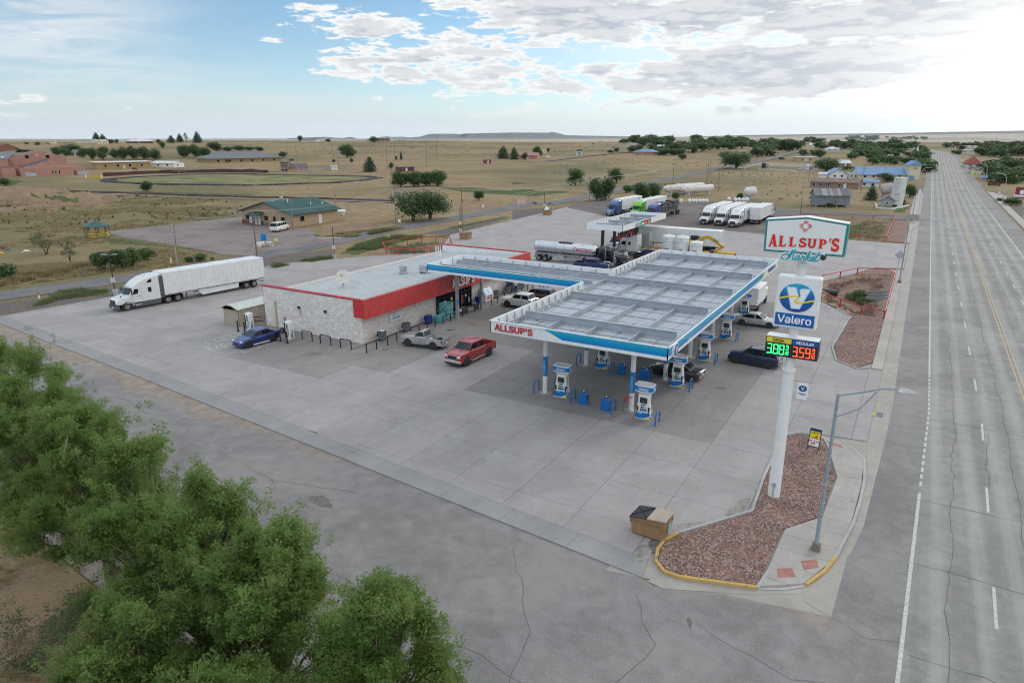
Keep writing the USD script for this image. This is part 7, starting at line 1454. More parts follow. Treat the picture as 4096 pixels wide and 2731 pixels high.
part(t,'gym_roof',MB().slab([(gx+.2,GY+.3,GH-.4),(gx+.2,GY+26,GH-.4),(gx+GW*.53,GY+26,GR-.5),(gx+GW*.53,GY+.3,GR-.5)][::1],.2),RGREY);part(t,'gym_roof',MB().slab([(gx+GW,GY+.3,GH-.4),(gx+GW*.53,GY+.3,GR-.5),(gx+GW*.53,GY+26,GR-.5),(gx+GW,GY+26,GH-.4)][::1],.2),RGREY)
part(t,'gym_disc',MB().cyl((gx+GW*.5,GY-.08,GR*.83),(gx+GW*.5,GY,GR*.83),.9,n=20),PINKL)
for x in(.33,.68):window(t,gx+GW*x,GH*.97,1.6,1.6,GY,frame_m=PINKL)
part(t,'left_wing',MB().box(-W*.26,3,0,-W*.06,22,H*1.12),PINK);part(t,'left_wing_roof',MB().box(-W*.25,3.3,H*1.12,-W*.07,21.7,H*1.16),RDARK)
part(t,'far_left_wing',MB().box(-W*.55,8,0,-W*.26,26,H*.9),PINK);part(t,'far_left_roof',MB().slab([(-W*.6,9,H*.9),(-W*.26,9,H*.95),(-W*.26,26,H*1.2),(-W*.6,26,H*1.1)],.2),RDARK)
part(t,'side_hall_roof',MB().slab([(-W*.62,20,GH*.95),(gx,20,GH*.98),(gx+W*.25,50,GR*1.0),(-W*.5,50,GH*1.2)],.25),RGREY);part(t,'side_hall_wall',MB().box(-W*.62,20.2,0,gx-.1,20.6,GH*.93),PINK)
for k in range(3):part(t,'roof_vent',MB().rbox(-W*.5+k*4.5,24,GH,-W*.5+k*4.5+1.2,25.2,GH+1.0,.1),WHITEM)
house('a',1300,532,2030,512,440,'long low tan brick block with white flat roof edge',TANB,RLIGHT,'flat',14,wins=4,door=True,name='school_block',cat='building',flat_over=.8)
house('a',2040,500,2345,508,440,'pale portable classroom beside the tan brick block',WHITEW,RWHITE,'gable',9,1.0,wins=2,name='portable_classroom',cat='building')
t,f,H=house('1',1950,348,2345,352,312,'left half of the wide yellow school building with blue grey hipped roof',TANB,RGREY,'hip',22,4.2,wins=3,name='school_hall',cat='building')if False else(None,None,None)
a_,b_=at('1',1950,350),at('2',240,331);d_=(b_-a_)[:2];Wd=float(np.linalg.norm(d_));t=thing('school_hall','wide yellow brick school building under a blue grey hipped roof','building',(a_[0],a_[1],a_[2]-.1),math.atan2(d_[1],d_[0]));Hh=tall('1',1950,350,310);walls(t,Wd,26.,Hh,TANB);hip_roof(t,Wd,26.,Hh,Hh+4.6,RGREY,1.4)
for k in range(6):window(t,Wd*(.08+k*.16),.6,1.6,Hh*.5)
window(t,Wd*.2,.1,2.,2.2,kind='door',frame_m=BRICKR)
house('a',-60,320,260,300,255,'dark red brick gabled house at the far left',BRICKR,BRICKR,'gable',14,4.,wins=2,along='y');house('a',955,345,1065,345,335,'low grey roofed house behind the row of dark trees',BRICKR,RGREY,'gable',10,2.4,wins=1)
house('a',1008,180,1285,188,128,'cream hilltop barn with big pale doors',CREAMW,RWHITE,'flat',14,wins=1,name='barn',cat='barn');house('a',1292,190,1368,190,158,'left of two small cream sheds by the hilltop pines',CREAMW,RWHITE,'flat',5,wins=0,name='garden_shed',cat='shed');house('a',1380,188,1448,188,152,'right of two small cream sheds by the hilltop pines',CREAMW,RWHITE,'gable',5,.6,wins=0,name='garden_shed',cat='shed');house('a',668,190,742,190,155,'lone cream shed on the far left hill',CREAMW,CREAMW,'flat',5,wins=0,name='garden_shed',cat='shed')
house('a',1705,180,2045,180,152,'wide hilltop house with pale grey hipped roof',BRICKR,RWHITE,'hip',13,3.2,wins=4,chimney=True)
house('2',412,153,545,152,143,'low white house left on the central ridge',WHITEW,RGREY,'gable',9,1.8,wins=2);house('2',545,152,590,151,143,'small white house beside the lone ridge tree',WHITEW,RGREY,'gable',7,2.,wins=1,along='y');house('2',1145,156,1228,155,124,'brown house beside the round tree on the ridge',BROWNW,RDARK,'flat',10,wins=2);house('2',1318,151,1368,151,138,'small grey outbuilding right of the ridge house',GREYW,RWHITE,'flat',5,wins=1,name='outbuilding',cat='shed')
house('2',1310,428,1455,424,392,'maroon shed half hidden behind the broad dark trees',wm('maroon_wall',(.12,.04,.045)),RDARK,'flat',6,wins=0,name='equipment_shed',cat='shed');house('2',2102,353,2160,352,322,'little red shed alone on the brown field',wm('red_shed',(.26,.045,.06)),RBROWN,'flat',5,wins=0,name='red_shed',cat='shed');house('2',697,416,757,415,380,'small pale block hut by the field fence',WHITEW,RLIGHT,'flat',5,wins=0,name='field_hut',cat='shed')
house('2',300,430,482,425,396,'yellow snack hut with purple roof at the sports field',TANB,RPURP,'gable',9,2.,wins=1,name='snack_hut',cat='hut');t,f,H=house('2',229,430,298,430,345,'two storey brown press box by the sports field',BROWNW,RDARK,'flat',6,wins=0,door=False,name='press_box',cat='hut')
for k in range(2):
 for z in(.12,.62):window(t,f.W*(.3+.4*k),H*z,f.W*.28,H*.2)
bl=thing('bleachers','silver bleacher seating behind the goal post','bleachers',tuple(at('2',485,436)),.35)
for k in range(5):part(bl,'bench_row',MB().box(-7,k*.8,.3+k*.45,7,k*.8+.3,.36+k*.45),GALV)
for k in range(6):part(bl,'bench_support',MB().bar((-7+k*2.8,0,0),(-7+k*2.8,3.6,2.2),.08).bar((-7+k*2.8,3.6,0),(-7+k*2.8,3.6,2.9),.06),GALV)
def goal(r,xb,yb,x0,x1,yc,yt,label):
 p=at(r,xb,yb);t=thing('goal_post',label,'goal post',tuple(p),.35);zc,zt=tall(r,xb,yb,yc),tall(r,xb,yb,yt);w=span(r,x0,x1,yb)
 part(t,'stem',MB().tube([(0,0,0),(0,0,zc*.7),(0,.8,zc)],.09),YELP);part(t,'crossbar',MB().bar((-w/2,.8,zc),(w/2,.8,zc),.13),YELP)
 for s in(-1,1):part(t,'upright',MB().bar((s*w/2,.8,zc),(s*w/2,.8,zt),.11),YELP)
goal('1',1645,470,1590,1712,425,322,'yellow goal post at the left end of the sports field');goal('2',425,496,340,446,437,314,'yellow goal post at the right end of the sports field')
def board(r,x,y,x0,x1,y0,y1,m,label,name='score_board',cat='scoreboard',legs=2,rz=0.,legm=GREY):
 p=at(r,x,y);t=thing(name,label,cat,tuple(p),rz);w=span(r,x0,x1,y);z0,z1=tall(r,x,y,y1),tall(r,x,y,y0);part(t,'panel',MB().rbox(-w/2,-.08,z0,w/2,.08,z1,.02),m)
 for k in range(legs):u=0 if legs==1 else(-w*.3+k*w*.6);part(t,'post',MB().box(u-.06,.0,0,u+.06,.12,z0),legm)
 return t,w,z0,z1
MARB=wm('maroon_board',(.12,.02,.035))
t,w,z0,z1=board('a',1815,590,1765,1865,508,545,MARB,'maroon score board at the edge of the sports field');part(t,'score_window',MB().box(-w*.4,-.1,z0+.2,-w*.2,-.08,z0+.6).box(-.2,-.1,z0+.2,.2,-.08,z0+.6).box(w*.2,-.1,z0+.2,w*.4,-.08,z0+.6),SIGNW)
board('2',333,400,309,357,312,330,RDARK,'dark score board near the press box',rz=.35)
p=at('a',1265,648);t=thing('field_banner','yellow block letter banner on the sports field fence','banner',tuple(p),.25);w=span('a',1120,1410,640)
for k in range(13):
 if k not in(4,7):part(t,'letter_panel',MB().box(-w/2+k*w/13,-.05,.1,-w/2+(k+.85)*w/13,.05,1.3+.3*(k in(0,8,12))),wm('banner_yellow',(.62,.40,.05))if 0<k<12 else SIGNW)
gz=thing('gazebo','eight sided gazebo with green roof and yellow railings','gazebo',(-152.6,82.2,0));rg=2.3
GY_=pm('gazebo_yellow',(.62,.46,.03),.7)
for k in range(8):
 a,a2=k*pi/4+.2,(k+1)*pi/4+.2;p,q=np.array([rg*cos(a),rg*sin(a)]),np.array([rg*cos(a2),rg*sin(a2)])
 part(gz,'post',MB().box(p[0]-.08,p[1]-.08,0,p[0]+.08,p[1]+.08,2.4),WOODP)
 if k!=5:part(gz,'railing',MB().bar((*p,.95),(*q,.95),.14).bar((*p,.3),(*q,.3),.14).bar((*p,.62),(*q,.62),.12),GY_)
 P,Q=p*1.18,q*1.18;part(gz,'roof_panel',MB().slab([(*P,2.35),(*Q,2.35),(*(q*.02),3.5),(*(p*.02),3.5)],.08),RGREEN)
part(gz,'floor',MB().poly(Polygon([(rg*cos(k*pi/4+.2),rg*sin(k*pi/4+.2))for k in range(8)]),.02,.15),WOODG);part(gz,'finial',MB().cyl((0,0,3.45),(0,0,3.75),.12,n=8),RGREEN);part(gz,'table',MB().box(-.9,-.4,.75,.9,.4,.82).box(-.1,-.1,.15,.1,.1,.75),WOODP)
# -- houses across the grassland and along the highway
house('3',55,312,232,314,276,'pink brick house with rose roof at the edge of the brown field',PINK,ROSE,'gable',10,1.8,wins=3);house('3',276,258,317,258,226,'small cream hut behind the pink brick house',CREAMW,RWHITE,'flat',5,wins=1,name='hut',cat='shed')
house('3',577,279,615,279,245,'left grey tin shed on the dry slope',GREYW,RWHITE,'flat',5,wins=0,name='tin_shed',cat='shed');house('3',622,275,655,275,243,'right grey tin shed on the dry slope',GREYW,RWHITE,'flat',5,wins=0,name='tin_shed',cat='shed')
house('3',1022,205,1105,208,180,'cream house with brown roof at the end of the small road',CREAMW,ROSE,'gable',10,2.,wins=2,along='y');house('3',1110,272,1290,278,244,'pink house with blue grey roofs among the trees',PINK,RBLUE,'hip',12,2.4,wins=3)
house('3',1322,215,1385,215,203,'small white roofed house between dark trees',WHITEW,RWHITE,'gable',8,1.5,wins=1);house('3',1482,253,1572,254,236,'low white roofed trailer house among the trees',WHITEW,RWHITE,'flat',6,wins=2);house('3',1602,211,1652,211,183,'narrow white house behind the town trees',WHITEW,RWHITE,'flat',7,wins=1);house('3',1555,262,1640,263,248,'brown roofed shack under the town trees',BROWNW,RBROWN,'gable',7,1.4,wins=1)
house('3',2165,286,2238,288,250,'cream end of the long rose roofed building by the big tree',CREAMW,ROSE,'gable',30,1.6,wins=1,along='y',name='long_house');house('3',1655,160,1700,160,146,'tiny white house behind the crown of the tall town tree',WHITEW,RWHITE,'gable',7,1.4,wins=1)
for x0,x1,y,yt,l,w_m,r_m,rf in((530,655,240,226,'white sheet roofed house in the middle of the far town',WHITEW,RWHITE,'hip'),(258,442,335,296,'tan flat roofed house beside the far street',TANW,RLIGHT,'flat'),(658,760,388,350,'white roofed house left of the church trees',BROWNW,RWHITE,'gable'),(1062,1160,285,262,'white roofed house right of the church trees',WHITEW,RWHITE,'gable'),(1070,1150,305,295,'low white roof just behind the church',WHITEW,RWHITE,'flat'),(215,300,208,198,'low pale house near the end of the far street',WHITEW,RWHITE,'flat'),(870,915,255,240,'small grey roofed house in the far town',GREYW,RGREY,'gable'),(795,850,143,131,'blue roofed barn far out beyond the town',GREYW,RBLUE,'gable'),(918,1000,145,134,'long blue roofed barn far out beyond the town',GREYW,RBLUE,'gable'),(1130,1185,205,192,'pale house high in the far town',CREAMW,RWHITE,'gable'),(380,440,200,188,'white house hidden in the far town trees',WHITEW,RWHITE,'gable')):
 house('4',x0,y,x1,y,yt,l,w_m,r_m,rf,9,1.8,wins=2)
t,f,H=house('4',385,572,825,590,515,'long brown mobile home with white windows',BROWNW,RBROWN,'gable',8,1.3,wins=0,door=False,name='mobile_home')
for x in(.08,.22,.62):window(t,f.W*x,.9,.9,1.1)
for k in range(4):window(t,f.W*(.32+.035*k),.8,.5,1.3)
window(t,f.W*.73,.1,.9,2.0,kind='door')
house('4',562,490,725,492,445,'white gabled house with pale blue roof beside the church',WHITEW,RBLUE,'gable',14,2.2,wins=2,along='y');house('4',735,490,832,492,455,'white connecting wing between the gabled house and the church',WHITEW,RWHITE,'flat',9,wins=2,name='church_wing',cat='building');house('4',822,567,1018,572,516,'small white building with blue hipped roof',WHITEW,RBLUE,'hip',8,1.3,wins=2);house('4',465,488,535,490,470,'tiny white hut beside the brown mobile home',WHITEW,RWHITE,'gable',3,.6,wins=0,name='hut',cat='shed')
f=Facade('4',835,498,1275,500);t=f.thing('church','cream church with long pale blue roof and square bell tower','church');H=f.h(452);walls(t,f.W,14,H,CREAMW);gable_roof(t,f.W,14,H,H+3.2,RBLUE,.5,'x',CREAMW)
for k in range(5):window(t,f.W*(.12+k*.18),1.,.9,H*.5)
TH_=f.h(362);part(t,'tower',MB().box(f.W,-1.5,0,f.W+5.,5,TH_),CREAMW);part(t,'tower_roof',MB().loft([np.array([(f.W-.5,-2,TH_),(f.W+5.5,-2,TH_),(f.W+5.5,5.5,TH_),(f.W-.5,5.5,TH_)]),np.array([(f.W+2.4,-2,TH_+2),(f.W+2.6,-2,TH_+2),(f.W+2.6,5.5,TH_+2),(f.W+2.4,5.5,TH_+2)])]),RBLUE);part(t,'tower_louvre',MB().box(f.W+1.6,-1.56,TH_*.72,f.W+3.4,-1.5,TH_*.84),GREYW);part(t,'blue_porch',MB().box(f.W+.3,-1.6,0,f.W+2.6,-1.5,TH_*.3),wm('blue_wall',(.16,.28,.46)))
house('4',1180,352,1290,353,345,'pale blue roofed hall behind the church',CREAMW,RBLUE,'gable',9,1.6,wins=1,name='church_hall',cat='building')
p=at('4',1362,300);t=thing('steeple','blue steeple with flared silver spire beyond the church','steeple',tuple(p));w=span('4',1335,1395,300)/2;z1,z2,z3=tall('4',1362,300,262),tall('4',1362,300,232),tall('4',1362,300,188);sq=lambda e,z:np.array([(-e,-e,z),(e,-e,z),(e,e,z),(-e,e,z)]);part(t,'tower',MB().loft([sq(w*.85,0),sq(w*.85,z1)]),wm('steeple_blue',(.06,.16,.35)));part(t,'spire',MB().loft([sq(w*1.15,z1),sq(w*.6,(z1+z2)/2),sq(w*.35,z2),sq(.05,z3)]),pm('spire_silver',(.55,.57,.58),.5,.3));part(t,'cross',MB().bar((0,0,z3),(0,0,z3+1),.1).bar((-.3,0,z3+.7),(.3,0,z3+.7),.1),GREY)
f=Facade('4',428,748,745,752);t=f.thing('timber_shed','weathered grey timber shed on short stilts with patched roof','shed');W,D,H=f.W,5.5,f.h(640);BLG=pm('grey_blue_boards',(.20,.225,.25),.85,space='world',var=.15)
for i in range(4):
 for j in range(2):part(t,'stilt',MB().box(.3+i*(W-1)/3,.2+j*4.6,0,.6+i*(W-1)/3,.5+j*4.6,.7),WHITEW)
wl=[(MB().box(k*W/26+.01,-.03-.01*(k%2),.6,(k+1)*W/26-.01,.08,H),BLG)for k in range(26)]+[(MB().box(-.03-.01*(k%2),k*D/14+.01,.6,.08,(k+1)*D/14-.01,H),BLG)for k in range(14)];pieces(t,'wall_board',wl)
part(t,'inner_wall',MB().box(.1,.1,.65,W-.1,D,H),BLG)
for k in range(14):
 for s in(0,1):
  m_=random.choice((RGREY,WOODG,pm('pale_roof_patch',(.30,.31,.33),.7,space='world')));o=random.uniform(0,.03)
  q=[(-.4+k*(W+.8)/14,-.5,H-.1+o),(-.4+(k+1)*(W+.8)/14,-.5,H-.1+o),(-.4+(k+1)*(W+.8)/14,D/2,H+1.9+o),(-.4+k*(W+.8)/14,D/2,H+1.9+o)]
  if s:q=[(x,D-y,z)for x,y,z in q][::-1]
  part(t,'roof_sheet',MB().slab(q,.06),m_)
for x in(0,W):part(t,'gable',MB().loft([np.array([(x+e,0,H),(x+e,D,H),(x+e,D/2,H+1.85)])for e in(-.05,.05)]),BLG)
part(t,'door',MB().box(W*.52,-.08,.7,W*.66,-.04,H*.78),WOODG);part(t,'door_brace',MB().bar((W*.53,-.1,.8),(W*.65,-.1,H*.74),.1).bar((W*.53,-.1,H*.74),(W*.65,-.1,.8),.1),WOODP)
part(t,'window_board',MB().box(W*.18,-.07,H*.72,W*.34,-.04,H*.86).box(W*.8,-.07,H*.72,W*.94,-.04,H*.86),WOODG)
p=at('4',1172,748);t=thing('silo','tall white concrete silo leaning over a small pump house','silo',tuple(p));hz=tall('4',1172,748,485);r_=span('4',1118,1225,740)/2;SIL=pm('silo_white',(.58,.58,.56),.8,space='world',var=.12,vscale=.5,dirt=((.38,.36,.33),.6,.5))
part(t,'drum',MB().tube([(0,0,0),(.15,0,hz*.5),(.3,0,hz)],[r_,r_,r_],28),SIL,smooth=40);part(t,'rim',MB().tube([(.3,0,hz-.12),(.3,0,hz+.12)],r_*1.03,28),SIL);part(t,'lettering',MB().text('H2O',.5,frame((0,-r_-.02,hz*.42),(1,0,.0),(0,0,1)),.02),GREYW);part(t,'stencil',MB().box(-.9,-r_-.02,hz*.22,.9,-r_+.6,hz*.23),GREYW)
p=at('4',1085,700);t=thing('rusted_tank','tilted rust streaked tank against the silo','tank',tuple(p));part(t,'shell',MB().disc((-2.2,0,3.6),(1.6,.8,4.6),[(0,.2),(.03,1.0),(.12,1.7),(.88,1.7),(.97,1.0),(1,.2)],24),pm('rusty_white',(.42,.38,.35),.8,dirt=((.16,.09,.06),1.2,.9)),smooth=40);part(t,'stand',MB().hull([(-2,-1.5,0),(1.2,-1.5,0),(-2,1.5,0),(1.2,1.5,0),(-1.6,-1,2.2),(.8,-1,2.4),(-1.6,1,2.2),(.8,1,2.4)]),pm('rubble',(.30,.24,.19),.9,var=.4,vscale=3))
house('4',1035,748,1145,752,712,'small grey pump house at the foot of the silo',GREYW,WOODG,'gable',3.5,1.1,wins=1,door=False,along='y',name='pump_house',cat='shed')
p0=[tuple(at('4',*q)[:2])for q in((985,735),(1000,770),(1140,782),(1290,745))];solo('low_wall',MB().poly(LineString(p0).buffer(.15,cap_style=2),-.1,.55),WHITEW,'low pale retaining wall curving round the silo','wall')
house('4',1815,390,1960,392,362,'pale shop front with red hipped roof across the highway',WHITEW,RRED,'hip',14,4.2,wins=2,name='red_roof_shop',cat='building');house('4',1772,262,1950,265,232,'white flat roofed building far up the right side of the highway',WHITEW,RWHITE,'flat',12,wins=3,name='roadside_building',cat='building');house('c',1600,700,2075,705,625,'derelict pale building with sagging canopy among trees',CREAMW,RDARK,'gable',12,1.2,wins=2,name='derelict_building',cat='building');house('c',1230,285,1310,285,255,'small brick red building at the top right of the highway',BRICKR,RBROWN,'flat',8,wins=1,name='roadside_building',cat='building');house('c',1385,285,1600,288,262,'long white roof behind trees at the top right of the highway',WHITEW,RWHITE,'flat',9,wins=2,name='roadside_building',cat='building');house('4',2270,262,2351,262,240,'grey roofed house at the right edge of the town',WHITEW,RGREY,'gable',9,2,wins=2)
# -- gas tanks of the yard
for(x,y,l)in((1420,655,'left long rusty white gas tank on steel cradles'),(1510,640,'middle long rusty white gas tank on steel cradles'),(1585,662,'right long rusty white gas tank on steel cradles')):
 p=at('3',x,y);t=h_tank('long_gas_tank',l,(p[0]+2.2,p[1]+8.5,p[2]),17.,1.25,1.15,pm('gas_tank_white',(.64,.62,.60),.6,dirt=((.33,.20,.15),.7,.7)),1.3,'gas tank','long white gas tanks in the yard')
for k,x in enumerate((1553,1630,1664,1694,1727,1757,1788)):h_tank('gas_tank',('first small white gas tank from the left, alone by the tarpaulined load',)[0]if k==0 else 'small white gas tank in the row left of the parked white lorries',tuple(at('3',x,716)),2.4,.5,1.9,None,.25,group=None if k==0 else 'row of small gas tanks by the truck yard')
for k,(x,y)in enumerate(((1993,700),(2053,706),(2087,706),(2124,708),(2157,706))):h_tank('gas_tank','small white gas tank behind the parked white lorries',tuple(at('3',x,y)),2.4,.55,1.9,None,.25,group='row of small gas tanks behind the white lorries')
p=at('3',2160,690);t=thing('round_tank','big round rusty white tank end standing behind the small gas tanks','tank',tuple(p));part(t,'shell',MB().disc((-1.2,.8,2.6),(1.6,4.,2.8),[(0,.1),(.06,1.1),(.2,1.55),(.9,1.6),(1,.2)],24),pm('gas_tank_white',(.64,.62,.60),.6),smooth=40);part(t,'stand',MB().box(-.8,-.2,0,1.,2.5,1.4),GREY)
h_tank('gas_tank','white gas tank in front of the pink brick house',tuple(at('3',328,304)),3.,.55,.2)
# -- fences, rails, poles, lamps, signs
def rail_fence(name,label,pts,h,m,step=3.0,r=.07,z=None,rails=1,cat='fence',closed=False,post=.09,group=None):
 pts=[np.array(p[:2],float)for p in pts];t=thing(name,label,cat,(0,0,0),0,group)
 if closed:pts=pts+[pts[0]]
 zz=lambda p:float(tz(*p))if z is None else z
 for a,b in zip(pts[:-1],pts[1:]):
  for k in range(rails):hh=h*(1-k*.42);part(t,'rail',MB().tube([(*a,zz(a)+hh),(*b,zz(b)+hh)],r,8),m)
  n=max(1,int(round(np.linalg.norm(b-a)/step)))
  for i in range(n):p=a+(b-a)*i/n;part(t,'post',MB().cyl((*p,zz(p)-.5),(*p,zz(p)+h),post,n=8),m)
 p=pts[-1]
 if not closed:part(t,'post',MB().cyl((*p,zz(p)-.5),(*p,zz(p)+h),post,n=8),m)
 return t
rail_fence('pipe_rail_fence','red pipe rail around the rock basin by the highway',[(-9.6,97.6),(-4.3,91.4),(-1.75,90.4),(-1.75,121.2),(-7.0,119.3),(-11.0,110)],.95,REDRAIL,4.2,.075,.1)
rail_fence('pipe_rail_fence','red pipe rail around the far weedy basin behind the big sign',[(-27.8,161.6),(-15,161.6),(-5.1,161.4),(-5.1,205.2),(-15,203),(-27.6,200.5)],.95,REDRAIL,5.5,.075)
rail_fence('pipe_rail_fence','red pipe rail ring round the weedy basin behind the shop',[at('2',*q)for q in((1165,1132),(1195,1185),(1320,1200),(1455,1193),(1600,1183),(1705,1165),(1800,1130),(1788,1086),(1653,1075),(1522,1085),(1390,1093),(1278,1110))],1.15,REDRAIL,6.,.085,None,closed=True)
rail_fence('white_rail_fence','white rail fence beside the cottonwood on the frontage road',[at('b',*q)for q in((1680,530),(1780,532))]+[at('b',*q)for q in((1850,497),(1985,462))],1.2,WHITEW,4,.08,rails=2);rail_fence('white_rail_fence','long white rail fence in front of the caravans',[at('b',1950,545),at('4',20,425),at('4',560,455)],1.2,WHITEW,5,.09,rails=2);rail_fence('white_wall_fence','white panel fence behind the caravans',[at('b',2110,490),at('4',30,382),at('4',330,392)],1.5,WHITEW,5,.16,rails=3)
rail_fence('track_fence','pale wire fence along the near side of the running track',[at('1',*q)for q in((900,525),(1300,552),(1800,560),(2351,566))]+[at('2',*q)for q in((300,554),(700,544),(1000,522),(1190,492))],1.2,GREY,7,.035,post=.06);rail_fence('field_fence','grey mesh fence along the frontage road field',[at('3',*q)for q in((0,690),(250,640),(520,585),(700,540))]+[at('3',*q)for q in((1010,500),(1300,450),(1580,400))],1.7,GREY,6,.03,rails=2,post=.06);rail_fence('backstop_fence','tall wire backstop panels on the brown field',[at('3',325,500),at('3',350,500)],4.2,GREY,2,.04,rails=3);rail_fence('backstop_fence','second wire backstop right of the first on the brown field',[at('3',415,500),at('3',440,500),at('3',482,500)],4.,GREY,3,.04,rails=3)
def pole(r,x,yb,xt,yt,label,arms=1,tr=False,m=WOODP,group=None,name='utility_pole',rr=.14):
 p=at(r,x,yb);h=tall(r,x,yb,yt);t=thing(name,label,'utility pole',tuple(p),-.5,group);part(t,'post',MB().tube([(0,0,-.2),(0,0,h)],[rr,rr*.7],9),m,smooth=40)
 for k in range(arms):
  z=h-.5-k*3.1;ar=part(t,'crossarm',MB().box(-1.2,-.14,z-.07,1.2,-.04,z+.07),m if k==0 else GALV)
  for s in(-1.05,-.4,.4,1.05):part(ar,'insulator',MB().cyl((s,-.09,z+.07),(s,-.09,z+.26),.05,n=7),GREY)
 if tr:part(t,'transformer',MB().cyl((.0,-.38,h-2.4),(0,-.38,h-1.4),.25,n=14),GALV)
 return(p,h)
P={}
P[0]=pole('1',1645,1312,1580,800,'tall brown utility pole with two crossarms behind the white lorry',2,m=pm('fresh_pole_wood',(.30,.17,.07),.85,vscale=4));P[1]=pole('2',10,1215,0,770,'brown utility pole with transformers in front of the green roofed building',1,True)
P[2]=pole('2',342,965,335,675,'grey utility pole behind the white van',0,m=WOODG);P[3]=pole('2',1285,915,1262,545,'grey utility pole at the broad tree by the frontage road',1,True,m=WOODG);P[4]=pole('2',1895,960,1878,580,'brown utility pole behind the brown bin',1);P[5]=pole('3',708,712,713,468,'utility pole at the left side of the bushy roadside trees',1,True,m=WOODP)
P[6]=pole('3',1478,532,1487,352,'dark pole beside the frontage road bend',1);P[7]=pole('3',1790,558,1800,366,'left pole on the grass before the big cottonwood',0);P[8]=pole('3',1818,464,1822,316,'middle pole on the grass before the big cottonwood',0);P[9]=pole('3',1892,604,1893,432,'right pole on the grass before the big cottonwood',0);P[10]=pole('2',735,752,725,600,'pole behind the green roof',0,m=WOODG)
part('/World/utility_pole','conduit',MB().tube([(.45,-.2,0),(.45,-.2,6.0),(.3,-.1,7.6)],.08),GALV)
for q,l in(((1207,412,1190,145),'tall bare pole left of the maroon shed'),((1567,388,1547,145),'tall bare pole right of the broad field trees'),((760,416,748,185),'tall bare pole beside the pale block hut'),((295,346,290,165),'tall bare pole at the right end of the yellow school building'),((712,312,695,142),'tall bare pole left of the round field tree'),((1665,327,1655,118),'tall bare pole on the middle of the brown slope'),((1275,287,1268,112),'tall bare pole near two columnar shrubs'),((380,372,372,188),'flood light pole behind the snack hut')):pole('2',q[0],q[1],q[2],q[3],l,0,m=WOODG,rr=.17)
for r,l_ in(('a',((160,125,68),(340,240,100),(565,130,45),(1110,125,82),(1655,140,88),(1712,140,60),(1868,120,92),(2035,120,72),(2245,150,85))),('1',((1535,150,103),(1890,140,97),(2158,138,90),(2133,200,130))),('2',((60,136,92),(460,132,80),(655,135,92),(963,134,78),(1153,197,92),(1493,137,64),(1997,137,55),(610,266,150),(280,138,100))),('3',((290,150,58),(672,132,63),(793,150,97),(1080,125,53),(1108,125,80),(1232,198,85),(1383,90,50),(1245,120,85),(990,110,85),(1955,190,125),(1718,160,115),(1755,232,130),(740,272,190),(2080,372,275),(1565,240,190),(1860,105,68),(1650,100,62))),('4',((520,440,300),(655,430,320),(370,530,340),(725,560,405),(852,630,385),(885,470,365),(450,195,150),(1010,660,470),(1040,480,418),(1225,95,65),(1355,120,88)))):
 for x,yb,yt in l_:pole(r,x,yb,x,yt,'thin weathered utility pole far off among grassland and town',1,m=WOODG,group='far utility poles across the grassland and the town',name='far_utility_pole',rr=.12)
def wires(label,A,B,n=3,sag=.9):
 (p,h),(q,g_)=A,B;t=thing('power_line',label,'power line',(0,0,0));d=(q-p)[:2]/np.linalg.norm((q-p)[:2]);nn=np.array([-d[1],d[0]])
 for k in range(n):
  o=(k-(n-1)/2)*.8;a=np.array([*(p[:2]+nn*o),p[2]+h-.3-(.0 if k!=1 else.0)]);b=np.array([*(q[:2]+nn*o),q[2]+g_-.3]);part(t,'wire',MB().tube([a+(b-a)*s-(0,0,sag*4*s*(1-s))for s in np.linspace(0,1,13)],.013,4),GREY)
wires('wires from the tall double armed pole to the transformer pole',P[0],P[1]);wires('wires from the transformer pole to the pole by the broad tree',P[1],P[3],3,1.6);wires('wires from the broad tree pole to the pole behind the brown bin',P[3],P[4]);wires('wires crossing the far end of the lot to the bushy trees',P[4],P[5],3,1.5);wires('wires running along the frontage road to the dark pole',P[5],P[6],3,1.6)
CONB=pm('lamp_footing',(.42,.41,.39),.9)
def twin_lamp(r,x,yb,yt,label,notice=True):
 p=at(r,x,yb);h=tall(r,x,yb,yt);t=thing('twin_lamp',label,'lamp post',tuple(p),.6,None);part(t,'footing',MB().cyl((0,0,-.1),(0,0,.75),.33,n=16),CONB);part(t,'post',MB().cyl((0,0,.7),(0,0,h),.07,n=8),BLACK)
 for s in(-1,1):part(t,'lamp_head',MB().bar((0,0,h-.05),(s*.55,0,h+.05),.06).rbox(s*.75-.3,-.18,h+.02,s*.75+.3,.18,h+.12,.02),pm('lamp_head_grey',(.30,.31,.32),.4))
 if notice:part(t,'notice',MB().box(-.3,-.1,1.75,.3,-.085,2.45),pm('pink_notice',(.68,.50,.50),.6))
twin_lamp('1',1062,1560,1190,'black twin headed lamp post in front of the white lorry cab');twin_lamp('2',722,1228,935,'black twin headed lamp post behind the satellite dish');twin_lamp('2',1877,985,755,'black twin headed lamp post beside the tan cardboard skip');twin_lamp('3',296,805,622,'black twin headed lamp post at the far left corner of the lot');twin_lamp('4',295,838,668,'black single lamp post left of the weathered shed',False)
def hw_lamp(r,x,y,label,arm,h=9.2,gal=GALV):p=at(r,x,y);t=street_lamp(label,p[0],p[1],arm,h,None,gal)
hw_lamp('4',1205,1455,'street lamp beside the fenced basin',2.8,8.9,pm('lamp_pole_paint',(.24,.29,.33),.5));hw_lamp('4',1318,892,'street lamp at the cross street corner',2.8,9.,pm('lamp_pole_paint',(.24,.29,.33),.5))
